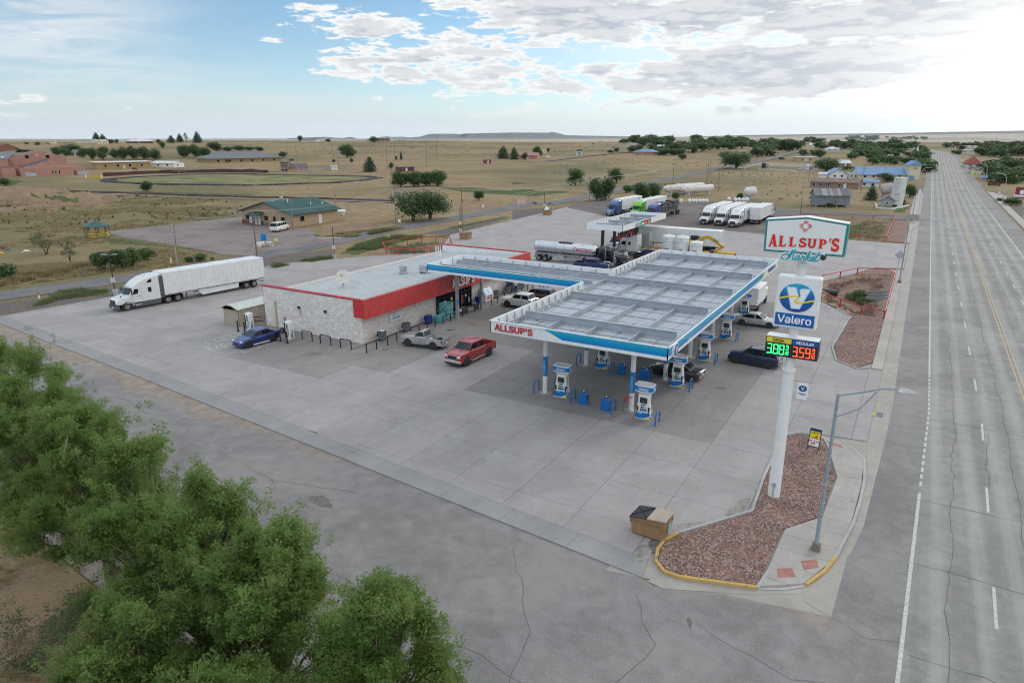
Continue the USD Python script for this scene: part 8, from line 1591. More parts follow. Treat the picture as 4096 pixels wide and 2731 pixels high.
def curved_lamp(r,x,y,yt,arm,label):
 p=at(r,x,y);h=tall(r,x,y,yt);t=thing('curved_street_lamp',label,'street lamp',tuple(p),0,None);s=arm/abs(arm);part(t,'pole',MB().tube([(0,0,0),(0,0,h*.72)]+[(s*abs(arm)*.42*(1-cos(a)),0,h*.72+h*.26*sin(a))for a in np.linspace(.3,pi/2,6)]+[(arm*.8,0,h)],.09,8),GALV,smooth=40);part(t,'lantern',MB().hull([(arm*.75,-.12,h+.06),(arm*.75,.12,h+.06),(arm*1.1,0,h),(arm*.95,-.15,h-.1),(arm*.95,.15,h-.1)]),GALV);part(t,'base',MB().box(-.2,-.2,0,.2,.2,.3),GREY)
curved_lamp('c',690,950,590,3.2,'curved street lamp left of the highway past the silo');curved_lamp('c',768,560,458,2.4,'curved street lamp by the church trees');curved_lamp('c',803,460,390,2.4,'curved street lamp farthest up the left side of the highway');curved_lamp('c',2000,1182,685,-3.,'nearest curved street lamp on the right side of the highway');curved_lamp('c',1722,892,540,-3.,'curved street lamp beside the blue motel sign');curved_lamp('c',1350,505,310,-2.5,'curved street lamp farthest up the right side of the highway')
def sign(r,x,yb,y0,y1,x0,x1,m,label,shape='box',legs=1,rz=0.,txt=None,tm=None,cat='sign'):
 t,w,z0,z1=board(r,x,yb,x0,x1,y0,y1,m,label,'road_sign',cat,legs,rz)
 if txt:
  k=len(txt)
  for i,s in enumerate(txt):part(t,'lettering',MB().text(s,(z1-z0)/k*.55,frame((0,-.085,z1-(i+.85)*(z1-z0)/k),(1,0,0),(0,0,1)),.01,True,width=w*.8),tm or SIGNW)
 return t
YA=.75
sign('2',74,1095,1000,1060,50,98,BLUEV,'tall blue information sign at the car park entrance',legs=2,rz=YA);sign('2',190,1105,1045,1068,175,208,YELB,'small yellow sign on a post by the car park entrance',rz=YA);sign('2',40,1148,1072,1102,20,58,SIGNW,'white sign in front of the blue information sign',legs=2,rz=YA);sign('2',1318,922,867,892,1306,1330,SIGNW,'white two post sign below the broad tree',legs=2,rz=YA);sign('2',2085,778,735,757,2076,2094,SIGNW,'white two post sign beside the frontage road',legs=2,rz=YA)
t=sign('3',235,762,710,728,226,244,REDL,'red no entry sign at the lot exit',rz=YA);part(t,'white_bar',MB().box(-.25,-.1,tall('3',235,762,721),.25,-.085,tall('3',235,762,717)),SIGNW)
sign('c',1535,735,655,695,1515,1560,pm('lime_sign',(.70,.75,.05),.5),'yellow pedestrian warning sign on the right of the highway');sign('c',1388,515,468,498,1375,1402,pm('lime_sign',(.70,.75,.05),.5),'second yellow pedestrian sign farther up on the right');sign('c',1700,890,715,758,1670,1765,pm('motel_blue',(.25,.36,.58),.5),'pale blue motel sign hung on a lamp pole');sign('c',1875,905,805,882,1795,1960,SIGNK,'black marquee sign with faint red letters',legs=2,txt=['WELCOME'],tm=pm('dim_red',(.30,.09,.05),.6));sign('c',1940,1110,975,1000,1928,1952,SIGNW,'small white sign on the concrete apron across the highway')
t=sign('c',2290,1150,905,1080,2225,2400,wm('diner_red',(.26,.035,.05)),'big dark red roadside sign cut by the right edge',legs=2);part(t,'round_logo',MB().cyl((0,-.12,3.4),(0,-.1,3.4),.7,n=20),SIGNW);part(t,'lettering_panel',MB().box(-2.,-.13,1.9,2.,-.1,2.5),SIGNW)
p=at('4',1187,1345);t=thing('road_sign','grey back of a diamond warning sign beside the fenced basin','sign',tuple(p),0);part(t,'post',MB().box(-.04,0,0,.04,.06,3.2),GALV);part(t,'plate',MB().poly(Polygon([(0,-.72),(.72,0),(0,.72),(-.72,0)]),0,.02,frame((0,-.0,2.65),(1,0,0),(0,0,1))),GALV)
p=at('3',85,738);t=thing('road_barricade','orange and white striped road barricade','barricade',tuple(p),YA)
for k in range(3):
 q=part(t,'board',MB().box(-1.3,-.04,.5+k*.62,1.3,0,.8+k*.62),SIGNW);st_=MB()
 for j in range(6):st_.slab([(-1.3+j*.44,-.05,.5+k*.62),(-1.12+j*.44,-.05,.5+k*.62),(-.95+j*.44,-.05,.8+k*.62),(-1.13+j*.44,-.05,.8+k*.62)],.01)
 part(q,'stripe',st_,pm('orange_stripe',(.62,.17,.03),.6))
for s in(-1,1):part(t,'leg',MB().box(s*1.0-.05,-.0,0,s*1.0+.05,.08,2.1),SIGNW)
for r,x,yb,yt,l in(('1',362,1598,1530,'red and white marker post beside the frontage road'),('1',1572,1270,1170,'brown and white marker by the brush left of the tall pole'),('2',866,872,842,'small red post right of the white gas tank'),('3',347,770,730,'left marker post on the rear dirt strip'),('3',378,775,728,'right marker post on the rear dirt strip')):
 p=at(r,x,yb);h=tall(r,x,yb,yt);t=thing('marker_post',l,'marker post',tuple(p));part(t,'lower',MB().cyl((0,0,0),(0,0,h*.55),.1,n=10),WHITE);part(t,'upper',MB().cyl((0,0,h*.55),(0,0,h),.1,n=10),pm('marker_red',(.38,.12,.08),.6))
for r,x,y,rz,l in(('2',1925,1050,.2,'tan wooden refuse box at the rear lot corner'),('3',325,828,.1,'tan refuse box heaped with white junk')):
 p=at(r,x,y);t=thing('refuse_box',l,'skip',(p[0],p[1],p[2]+.06),rz);part(t,'body',MB().loft([np.array([(-w,-.9,z),(w,-.9,z),(w,.9,z),(-w,.9,z)])for z,w in((0,.95),(1.35,1.1))]),SKIPM);part(t,'lid',MB().slab([(-1.15,-.95,1.36),(1.15,-.95,1.5),(1.15,.95,1.5),(-1.15,.95,1.36)],.06),SKIPM)
 if 'junk' in l:part(t,'junk',MB().hull([(-.8,-.6,1.4),(.4,-.5,1.4),(.2,.6,1.5),(-.6,.4,2.3),(.1,.1,2.1)]),WHITEW)
t=thing('stone_plinth','low dry stone base under the blue information sign','stone plinth',tuple(at('2',78,1118)),YA);
pieces(t,'stone',[(MB().hull([(x+random.uniform(-.3,.3),random.uniform(-.35,.35),z+random.uniform(-.22,.22))for _ in range(8)]),random.choice(STONE+[ROCKS if False else wm('tan_stone',(.36,.27,.19))]))for x in np.arange(-1.6,1.7,.45)for z in(.2,.55,.85)])
t=thing('concrete_kerb_piece','pale kerb island at the car park entrance','kerb',(0,0,0));part(t,'kerb_stone',MB().poly(LineString([tuple(at('2',*q)[:2])for q in((515,1035),(620,1043),(760,1040))]).buffer(.35),.0,.16),WALK);part(t,'kerb_edge',MB().poly(LineString([tuple(at('2',*q)[:2])for q in((515,1035),(620,1043),(760,1040))]).buffer(.5),.0,.06),KERB)
t=thing('culvert_pipe','row of cut steel culvert pipes in the rock basin','pipe',(-3.3,104.5,-.9))
for k in range(3):part(t,'pipe',MB().tube([(-1.2,k*2.3-1.5,.25),(1.6,k*2.3-1.5,.55)],.55,18,False),DGREY);part(t,'pipe_mouth',MB().cyl((-.9,k*2.3-1.5,.28),(-.85,k*2.3-1.5,.285),.53,n=16),BLACK)
t=thing('culvert_pipe','black ribbed drain pipe at the left edge of the rock basin','pipe',(-9.7,105.2,-.35));part(t,'pipe',MB().tube([(-.8+.13*k,-.03*k,0)for k in range(18)],[.42+.06*(k%2)for k in range(18)],16),BLACK);part(t,'pipe_mouth',MB().cyl((1.4,-.5,0),(1.45,-.5,0),.36,n=14),DGREY)
t=thing('storm_drain','storm drain inlet with a worn yellow mark in the gutter','drain',(-.35,57.5,.025));part(t,'grate',MB().box(-.2,-.5,0,.25,.5,.012),DGREY);part(t,'yellow_mark',MB().box(-.55,-.5,0,-.25,.3,.02),YELK)
for x,y,s,m,l in((25,1145,.8,BRICKR,'dark red barrel lying among the weeds'),(75,1155,.6,BLU2,'crumpled blue tarp on the dry field'),(232,1172,.7,WHITEW,'pale sheet of board on the dry field'),(5,1188,.6,YELB,'yellow scrap at the left edge of the field')):
 p=at('1',x,y);t=thing('junk_piece',l,'junk',tuple(p),random.random());part(t,'scrap',MB().hull([(random.uniform(-s,s),random.uniform(-s*.6,s*.6),random.uniform(0,s*.9))for _ in range(12)]),m);part(t,'fragment',MB().hull([(random.uniform(s,s*1.4),random.uniform(-s*.3,s*.3),random.uniform(0,s*.3))for _ in range(10)]),m)
 # -- people
import manifold3d as m3
def person(label,loc,rz,J,cloth,legs,skin,hair,extra=None):
 """J: joints (x forward, y left, z up) with radii by name; one continuous body, clothes and hair as shells."""
 t=thing('person',label,'person',loc,rz)
 def chain(names,grow=0.,fine=.035):
  ms=[]
  for seq in names:
   for a,b in zip(seq[:-1],seq[1:]):
    (p,r),(q,s)=J[a],J[b]
    ms.append(m3.Manifold.batch_hull([m3.Manifold.sphere(r+grow,12).translate(p),m3.Manifold.sphere(s+grow,12).translate(q)]))
  m=m3.Manifold.batch_boolean(ms,m3.OpType.Add).refine_to_length(fine);k=m.to_mesh();tm=trimesh.Trimesh(k.vert_properties[:,:3],k.tri_verts,process=True);trimesh.smoothing.filter_taubin(tm,iterations=6);return MB().mesh(tm)
 arms=[('shl','ell','wrl','hal'),('shr','elr','wrr','har'),];fing=[]
 for s in 'lr':
  p,r=J['ha'+s];w=np.array(J['wr'+s][0]);d=np.array(p)-w;d=d/np.linalg.norm(d);sd=np.cross(d,(0,0,1.));sd=sd/max(np.linalg.norm(sd),1e-6)
  for k in range(4):
   b=np.array(p)+d*.03+sd*(k-1.5)*.022;J['f%s%da'%(s,k)]=(tuple(b),.011);J['f%s%db'%(s,k)]=(tuple(b+d*.035+(.008,0,-.004)),.010);J['f%s%dc'%(s,k)]=(tuple(b+d*(.06 if k in(1,2)else.05)+(.02,0,-.01)),.009);fing.append(('ha'+s,'f%s%da'%(s,k),'f%s%db'%(s,k),'f%s%dc'%(s,k)))
  b=np.array(p)-sd*.03;J['t%sa'%s]=(tuple(b),.013);J['t%sb'%s]=(tuple(b-sd*.02+d*.04),.011);fing.append(('ha'+s,'t%sa'%s,'t%sb'%s))
 leg=[('pel','hil','knl','anl','tol'),('pel','hir','knr','anr','tor')];tor=[('pel','wai','che','nec','hea'),('che','shl'),('che','shr')]
 body=part(t,'body',chain(tor+arms+leg+fing),skin,smooth=True)
 h=np.array(J['hea'][0]);b=MB()
 b.hull([h+(.10,-.012,.01),h+(.10,.012,.01),h+(.125,0,-.03),h+(.10,-.02,-.035),h+(.10,.02,-.035)]);part(body,'nose',b,skin)
 for s in(-1,1):part(body,'eye',MB().mesh(trimesh.creation.icosphere(1,.012),trans(*(h+(.098,s*.035,.012)))),BLACK);part(body,'ear',MB().hull([h+(x,s*.105,z)for x in(-.02,.02)for z in(-.03,.03)]+[h+(0,s*.118,0)]),skin)
 part(body,'mouth',MB().box(*(h+(.09,-.025,-.068)),*(h+(.103,.025,-.06))),pm('lips',(.30,.12,.10),.6))
 part(t,'shirt',chain([('pel','wai','che'),('che','shl','ell2' if 'ell2' in J else 'ell'),('che','shr','elr2' if 'elr2' in J else 'elr')],.018),cloth,smooth=True)
 part(t,'trousers',chain([('pel','hil','knl','anl'),('pel','hir','knr','anr')],.016),legs,smooth=True)
 for s in 'lr':part(t,'shoe',chain([('an'+s,'to'+s)],.012),BLACK,smooth=True)
 hm=trimesh.creation.icosphere(2,.118);hm.vertices=hm.vertices*(1.03,.98,1.)+h+(-.018,0,.028);hm.update_faces(~((hm.triangles_center-h)[:,0]>.03)|((hm.triangles_center-h)[:,2]>.075));part(t,'hair' if not extra else 'hard_hat',MB().mesh(hm),hair,smooth=True)
 if extra:part(t,'safety_vest',chain([('wai','che'),('che','shl'),('che','shr')],.03),extra,smooth=True)
 return t
def joints(stride=.0,arm=.12,h=1.0,lean=0.,bend=0.):
 J={'pel':((0,0,.95),.125),'wai':((lean*.4,0,1.10),.12),'che':((lean,0,1.33),.145),'nec':((lean*1.1+.01,0,1.52),.055),'hea':((lean*1.2+.03,0,1.66),.108),'hil':((0,.09,.90),.10),'hir':((0,-.09,.90),.10),'knl':((stride*.6+.02,.10,.50),.066),'knr':((-stride*.3+.02,-.10,.50),.066),'anl':((stride,.10,.09),.043),'anr':((-stride,-.10,.10),.043),'tol':((stride+.16,.11,.045),.04),'tor':((-stride+.15,-.11,.045),.04),'shl':((lean,.19,1.42),.062),'shr':((lean,-.19,1.42),.062),'ell':((lean-arm*.6,.25,1.15),.045),'elr':((lean+arm*.5,-.25,1.15),.045),'wrl':((lean-arm*.2+bend,.25,.92+bend*.8),.032),'wrr':((lean+arm*1.6+bend,-.22,.95+bend*.8),.032),'hal':((lean+bend*1.3,.25,.83+bend),.034),'har':((lean+arm*2+bend*1.3,-.21,.87+bend),.034)}
 J['ell2']=((lean-arm*.4,.235,1.24),.05);J['elr2']=((lean+arm*.35,-.235,1.24),.05)
 return{k:(tuple(np.array(p)*h),r*h)for k,(p,r)in J.items()}
SKIN=pm('skin',(.36,.20,.14),.55);HAIR=pm('dark_hair',(.03,.02,.015),.6);HAIRG=pm('grey_hair',(.35,.32,.29),.6);CTW=pm('white_shirt',(.70,.70,.70),.8,bump=.3,bscale=9);CTB=pm('blue_grey_shirt',(.10,.14,.19),.85,bump=.3,bscale=9);CTK=pm('black_trousers',(.02,.02,.022),.85);CTJ=pm('denim',(.06,.08,.13),.9)
person('person in a white shirt and black trousers walking out by the lockers',(-46.9,80.6,.06),rad(-60),joints(.22,.16,1.02),CTW,CTK,SKIN,HAIR)
person('person in a grey blue shirt standing at the bonnet of the black lorry',(-41.6,103.9,.06),rad(150),joints(.05,.1,1.05,.05,.25),CTB,CTJ,SKIN,HAIRG)
VEST=pm('lime_vest',(.55,.70,.06),.7,emit=None);HAT=pm('white_helmet',(.72,.72,.70),.4)
person('left worker in lime vest and white helmet beside the frontage road',tuple(at('2',1795,712)),.4,joints(.1,.1,1.05),VEST,CTJ,SKIN,HAT,VEST);person('right worker in lime vest and white helmet near the utility pole',tuple(at('2',1893,714)),2.2,joints(.04,.1,1.05),VEST,CTJ,SKIN,HAT,VEST)
# -- trees and plants
LEAF_ELM=leafmat('elm_leaves',(.085,.165,.038),(.20,.29,.075),(.34,.41,.12),.38,.7,True)
LEAF_DARK=leafmat('dark_leaves',(.045,.095,.032),(.095,.155,.052),(.14,.20,.07),.3,.3)
LEAF_MID=leafmat('mid_leaves',(.05,.10,.03),(.105,.175,.05),(.17,.23,.075),.3,.3)
LEAF_PALE=leafmat('pale_leaves',(.085,.11,.05),(.15,.18,.085),(.20,.22,.11),.25,.4)
LEAF_JUN=leafmat('juniper_leaves',(.03,.06,.028),(.06,.10,.042),(.085,.125,.055),.1,.4)
WEED=leafmat('weed_leaves',(.09,.125,.05),(.16,.19,.08),(.24,.25,.12),.3,.6);STRAW=leafmat('straw_blades',(.26,.20,.10),(.42,.33,.17),(.5,.41,.23),.15,.5)
BARK=pm('elm_bark',(.12,.09,.065),.95,bump=.6,bscale=9,var=.35);TWIG=pm('pale_twig',(.30,.25,.20),.9)
def leaves(n,R_,size,rg,flat=1.,droop=.2):
 """n folded leaf blades scattered through a small cluster."""
 c=rg.normal(0,1,(n,3));c/=np.linalg.norm(c,axis=1,keepdims=True);c*=(rg.random((n,1))**.45)*R_;c[:,2]*=flat
 d=c/np.maximum(np.linalg.norm(c,axis=1,keepdims=True),1e-6)+rg.normal(0,.6,(n,3));d[:,2]-=droop;d/=np.linalg.norm(d,axis=1,keepdims=True)
 u=np.cross(d,rg.normal(0,1,(n,3)));u/=np.maximum(np.linalg.norm(u,axis=1,keepdims=True),1e-6);w=np.cross(d,u)
 s=size*(.7+.6*rg.random((n,1)))
 v=np.stack([c-d*s*.5,c+u*s*.34+w*s*.1,c+d*s*.55,c-u*s*.34+w*s*.1],1).reshape(-1,3)
 i=np.arange(n)[:,None]*4;return v,np.vstack([i+[0,1,2],i+[0,2,3]])
SPRIGS=[]
for k in range(6):
 rg=np.random.default_rng(40+k);b=MB().raw(*leaves(34,.34,.115,rg,.8));SPRIGS.append((b.arr(),LEAF_ELM))
def quat_from(d,spin):
 z=np.array([0,0,1.]);d=d/np.linalg.norm(d);a=np.cross(z,d);w=1+z@d;q=np.array([w,*a])if w>1e-6 else np.array([0,1,0,0.]);q/=np.linalg.norm(q)
 s=np.array([cos(spin/2),0,0,sin(spin/2)]);w1,x1,y1,z1=q;w2,x2,y2,z2=s
 return(w1*w2-x1*x2-y1*y2-z1*z2,w1*x2+x1*w2+y1*z2-z1*y2,w1*y2-x1*z2+y1*w2+z1*x2,w1*z2+x1*y2-y1*x2+z1*w2)
def near_elm(label,x,y,h,r,seed,n=1500):
 """A big elm close by: limbs, twigs and thousands of leaf sprigs in uneven lobes."""
 rg=np.random.default_rng(seed);t=thing('elm_tree',label,'tree',(x,y,0),rg.random()*6,'elms')
 stage.GetPrimAtPath(t).ClearCustomDataByKey('group')
 lobes=[]
 for k in range(40):
  u=rg.random();zz=h*(.26+.64*u);wd=r*(1.0-max(0,u-.35)**1.4*1.25);a=k*2.4+rg.random();q=wd*(.25+.62*rg.random()**.6);lobes.append((np.array([q*cos(a),q*sin(a),zz]),r*(.15+.13*rg.random())))
 lobes.append((np.array([0,0,h*.55]),r*.45))
 b=MB().tube([(0,0,-.2),(.05,.02,h*.16),(.1,.05,h*.32)],[.34,.27,.2],10);tw=MB()
 for c,s in lobes:m_=c*.45+(0,0,h*.14);b.tube([(0.05,.02,h*.2),tuple(m_),tuple(c)],[.11,.05,.015],5)
 pos,ori,sc=[],[],[]
 wsum=sum(s**2 for _,s in lobes)
 for c,s in lobes:
  out=np.array([c[0],c[1],0]);out/=max(np.linalg.norm(out),.01);left=int(n*s*s/wsum)
  while left>0:
   d=rg.normal(0,1,3)+out*.5;d[2]=d[2]*.8+.55;d/=np.linalg.norm(d);ln=s*(.55+1.15*rg.random()**2)*(1+.5*max(0,d[2]));m=3+int(7*ln);bend=rg.normal(0,.25,3)
   for j in range(m):
    f=(j+rg.random())/m;p=c+d*ln*f+bend*ln*f*f+rg.normal(0,.10+.10*(1-f),3);pos.append(p);ori.append(quat_from(d+(0,0,.3),rg.random()*6.3));sc.append((.95-.45*f)*(.75+.5*rg.random()))
   if rg.random()<.25:tw.tube([tuple(c),tuple(c+d*ln*.6),tuple(c+(d+bend)*ln*1.02)],[.02,.012,.004],4)
   left-=m
 part(t,'trunk',b,BARK,smooth=40);part(t,'twig',tw,TWIG,kind='stuff')
 instancer(t+'/crown',SPRIGS,pos,rg.integers(0,len(SPRIGS),len(pos)),None,sc,kind='stuff',orient=ori);return t
for k,(x,y,h,r,n,l)in enumerate(((-12.9,13.6,7.9,2.7,3700,'rightmost green elm of the foreground row, at the bottom centre'),(-17.1,12.8,8.8,3.0,3900,'second elm from the right in the foreground row'),(-21.2,13.0,9.5,3.1,3900,'tall elm with bright crown in the middle of the foreground row'),(-25.2,13.5,10.,3.3,3700,'fourth elm from the right, reaching over the side street'),(-30.2,14.2,10.1,3.5,3400,'feathery elm left of the middle of the foreground row'),(-36.,15.2,10.3,3.7,3200,'big elm third from the left edge of the view'),(-42.,16.8,10.4,3.9,3000,'big elm second from the left edge of the view'),(-15.2,9.8,6.6,2.6,2600,'lower elm cut by the bottom edge, in front of the rightmost one'),(-19.8,9.2,7.2,2.6,2600,'lower elm at the bottom edge beside the bare soil'),(-48.5,18.2,9.6,3.8,2000,'leftmost elm of the foreground row, cut by the left edge'))):near_elm(l,x,y,h,r,100+k,n)
rg=np.random.default_rng(5);t=thing('sapling','sparse pale green sapling over the bare soil at bottom left','tree',(-25.6,9.6,0));b=MB().tube([(0,0,0),(.1,0,1.2),(.2,.1,2.4)],[.09,.07,.05],7);pos,ori=[],[]
for k in range(16):
 a=k*2.4;e=np.array([1.5*cos(a),1.5*sin(a),2.2+2.0*rg.random()]);b.tube([(.1,0,1.0+.05*k),tuple(e*(.5,.5,.75)),tuple(e)],[.04,.025,.008],5)
 for _ in range(16):f=.55+.5*rg.random();pos.append(e*(f,f,.6+.45*f)+rg.normal(0,.16,3));ori.append(quat_from(rg.normal(0,1,3),0))
part(t,'trunk',b,TWIG);instancer(t+'/crown',[(MB().raw(*leaves(30,.35,.07,rg)).arr(),LEAF_PALE)],pos,np.zeros(len(pos),int),None,.7+.5*rg.random(len(pos)),kind='stuff',orient=ori)
# -- middle and far trees: unit prototypes (height 1, width 1), each with trunk and crown
def crown_mesh(seed,n,shape,size):
 rg=np.random.default_rng(seed);V,F,k=[],[],0
 if shape=='round':lobes=[(np.array([.27*cos(a)*q,.27*sin(a)*q,z]),s)for a,q,z,s in[(rg.random()*6.3,rg.random()**.5*1.15,.20+.58*rg.random(),.17+.10*rg.random())for _ in range(18)]]+[(np.array([0,0,.76]),.24),(np.array([0,0,.45]),.36)]
 elif shape=='spread':lobes=[(np.array([.36*cos(a)*q,.36*sin(a)*q,z]),s)for a,q,z,s in[(rg.random()*6.3,.3+.8*rg.random(),.30+.46*rg.random(),.15+.10*rg.random())for _ in range(22)]]+[(np.array([0,0,.76]),.25),(np.array([0,0,.48]),.34)]
 elif shape=='cone':lobes=[(np.array([.05*cos(j*2.4),.05*sin(j*2.4),.12+.83*j/13]),.40*(1-j/14.5)+.05)for j in range(14)]
 elif shape=='bush':lobes=[(np.array([.30*cos(a)*q,.30*sin(a)*q,z]),s)for a,q,z,s in[(rg.random()*6.3,rg.random()**.5,.25+.45*rg.random(),.2+.12*rg.random())for _ in range(14)]]
 else:lobes=[(np.array([.34*cos(a)*q,.34*sin(a)*q,z]),s)for a,q,z,s in[(rg.random()*6.3,.2+.9*rg.random(),.35+.55*rg.random(),.09+.07*rg.random())for _ in range(16)]]
 ws=sum(s*s for _,s in lobes)
 for c,s in lobes:
  m=max(4,int(n*s*s/ws));d=rg.normal(0,1,(m,3));d/=np.linalg.norm(d,axis=1,keepdims=True);p=c+d*s*(rg.random((m,1))**.33)*(1.0+.25*(rg.random((m,1))-.5));p[:,2]=np.maximum(p[:,2],.03)
  o=d+rg.normal(0,.5,(m,3));o/=np.linalg.norm(o,axis=1,keepdims=True);u=np.cross(o,rg.normal(0,1,(m,3)));u/=np.linalg.norm(u,axis=1,keepdims=True);w=np.cross(o,u);z=size*(.6+.8*rg.random((m,1)))
  v=np.stack([p-u*z*.6,p-w*z*.5,p+u*z*.65,p+w*z*.45],1).reshape(-1,3);i=np.arange(m)[:,None]*4+k;V.append(v);F.append(np.vstack([i+[0,1,2],i+[0,2,3]]));k+=4*m
 return np.vstack(V),np.vstack(F)
PROTO={}
def tree(kind,label,p,h,w,group=None,name='tree',cat='tree'):
 """A tree of a kind; the first of a kind is built, the others refer to it."""
 h,w=max(h,.5),max(w,.5);var=kind+str(random.randrange(3));rz=random.random()*6.28;p=(p[0],p[1],p[2]-.05)
 if var in PROTO:
  r=dup(PROTO[var],label,p,rz,None,(w,w,h),name);
  if group:meta(r,group=group)
  else:stage.GetPrimAtPath(r).ClearCustomDataByKey('group')
  meta(r,cat=cat);return r
 t=thing(name,label,cat,p,rz,group,(w,w,h));PROTO[var]=t;base=kind.split('_')[0]
 mat_,n,size={'round':(LEAF_DARK,2600,.05),'spread':(LEAF_DARK,2800,.045),'elm':(LEAF_MID,2400,.05),'cone':(LEAF_JUN,1800,.055),'bush':(LEAF_DARK,1500,.075),'gbush':(LEAF_MID,1500,.075),'sparse':(LEAF_PALE,420,.05),'far':(LEAF_DARK,750,.095),'farp':(LEAF_MID,750,.095)}[base]
 sh={'elm':'round','gbush':'bush','far':'round','farp':'spread'}.get(base,base);b=MB();rg=np.random.default_rng(len(PROTO))
 if sh in('round','spread','sparse','cone'):
  for k in range(4 if sh!='cone' else 1):a=k*1.6+rg.random();e=.22 if sh!='cone' else 0.;b.tube([(.012*cos(a),.012*sin(a),0),(.04*cos(a),.04*sin(a),.22),(e*cos(a),e*sin(a),.6)],[.020,.015,.004],5)
 else:
  for k in range(4):a=k*1.6;b.tube([(0,0,0),(.2*cos(a),.2*sin(a),.5)],[.02,.006],4)
 part(t,'trunk',b,BARK);part(t,'crown',MB().raw(*crown_mesh(len(PROTO)*7+3,n,sh,size)),mat_);return t
def vt(kind,r,x,yb,yt,w,label,**k):e=1.22 if kind in('round','elm','spread')else 1.15;tree(kind,label,at(r,x,yb),tall(r,x,yb,yt)*1.06,span(r,x-w/2,x+w/2,yb)*e,**k)
for a in(('spread','2',1445,880,605,330,'left half of the broad dark tree clump by the frontage road'),('spread','2',1600,868,590,320,'right half of the broad dark tree clump by the frontage road'),('round','2',1330,568,400,190,'leftmost of the four merged dark trees behind the clump'),('round','2',1450,565,425,170,'second of the four merged dark trees behind the clump'),('round','2',1560,560,430,160,'third of the four merged dark trees behind the clump'),('round','2',1670,560,420,180,'rightmost of the four merged dark trees behind the clump'),('round','2',838,300,178,150,'round dark tree standing on low bush in the far field'),('cone','2',1048,430,296,140,'dense dark juniper right of the pale block hut'),('gbush','2',1240,408,342,45,'slim bush beside the bare pole left of the maroon shed'),('gbush','2',2045,695,595,95,'light bush on the grass right of the two workers'),('cone','2',1288,318,280,28,'left of two small columnar shrubs on the brown slope'),('cone','2',1334,318,240,30,'right of two small columnar shrubs on the brown slope'),('gbush','2',717,348,312,32,'small bush under the second bare pole'),('gbush','2',875,348,303,38,'small pale bush right of the round dark tree'),('round','1',1355,610,512,105,'round dark bush tree on the grass before the running track'),('bush','1',45,558,482,95,'dark bush at the left edge below the school'),('sparse','1',430,1190,980,290,'spreading half bare tree on the left field'),('sparse','1',650,1275,1050,170,'thin grey green tree beside the half bare one'),('gbush','1',960,1330,1150,180,'left part of the dense brush beside the frontage road'),('gbush','1',1090,1335,1125,190,'middle part of the dense brush beside the frontage road'),('gbush','1',1220,1300,1115,180,'right part of the dense brush beside the frontage road'),('gbush','1',1355,1240,1118,150,'rightmost lighter bush of the dense brush'),('bush','1',30,1440,1260,210,'dark bush tree cut by the left edge near the road'),('bush','1',1850,1245,1178,130,'dark low bush right of the tall utility pole'),('bush','1',1738,1255,1205,75,'smaller dark low bush right of the tall utility pole'),('gbush','1',1945,1235,1210,40,'tiny bush at the car park entrance'),('elm','3',580,558,400,155,'leaning green tree on the brown field'),('elm','3',960,530,392,130,'pointed green tree behind the roadside thicket'),('round','3',780,695,490,160,'left tree of the roadside thicket behind the blue lorry'),('round','3',860,690,480,150,'right tree of the roadside thicket behind the blue lorry'),('gbush','3',1050,625,548,110,'pale bush right of the roadside thicket'),('round','3',1195,690,525,170,'left tree of the dark pair behind the green lorry'),('round','3',1300,680,530,150,'right tree of the dark pair behind the green lorry'),('gbush','3',1505,690,610,70,'small tree beside the rusty gas tanks'),('gbush','3',1685,575,540,60,'low bush behind the long gas tanks'),('bush','3',2097,688,618,70,'dark bush beside the round rusty tank'),('spread','3',2060,402,240,250,'big dark cottonwood at the bend of the frontage road'),('round','3',1980,320,245,150,'dark tree touching the left of the big cottonwood'),('elm','3',1565,320,262,90,'small round tree alone at the edge of the brown field'),('gbush','3',905,262,228,55,'left round bush near the small blue pickup'),('gbush','3',968,252,205,60,'right round bush near the small blue pickup'),('round','3',235,300,195,85,'dark tree behind the pink brick house'),('cone','2',2270,310,198,130,'dark pine left of the pink brick house'),('gbush','3',125,322,250,75,'grey green bush in front of the pink brick house'),('cone','3',20,318,210,100,'dark pine clump touching the pink brick house'),('gbush','3',622,265,218,60,'light tree between the two tin sheds'),('gbush','3',335,250,210,45,'bush right of the small cream hut'),('cone','4',945,695,558,125,'green pine between the timber shed and the silo'),('round','4',1300,665,545,120,'dark round tree right of the silo'),('elm','4',530,430,300,250,'broad tree above the white caravan'),('gbush','4',720,410,375,110,'low bush in front of the white roofed house'),('round','4',1090,520,440,170,'dark tree in front of the church'),('gbush','4',1245,745,712,60,'small bush at the foot of the silo'),('gbush','4',560,752,712,70,'small bush against the timber shed'),('bush','4',1160,752,728,45,'tiny bush between pump house and silo')):vt(*a)
G1='dark trees in a row behind the tan school block'
for x,yb,yt,w in((760,345,225,120),(885,355,240,150),(1120,375,240,150),(1250,395,240,150),(1390,400,225,170),(1545,385,240,130),(1660,390,215,170),(1790,395,220,170),(1935,395,225,190),(2085,400,240,180),(960,290,185,290)):vt('round','a',x,yb,yt,w,'dark round tree in the row behind the tan school block',group=G1)
for r,x,yb,yt,w in(('1',1690,300,185,120),('1',1800,300,180,130),('1',1890,305,205,110),('1',1985,240,155,130),('1',2090,240,195,110),('1',2190,235,185,130),('1',2290,235,200,110),('2',35,240,200,90),('2',240,305,245,80)):vt('round',r,x,yb,yt,w,'dark tree near the yellow school building',group='dark trees around the yellow school building')
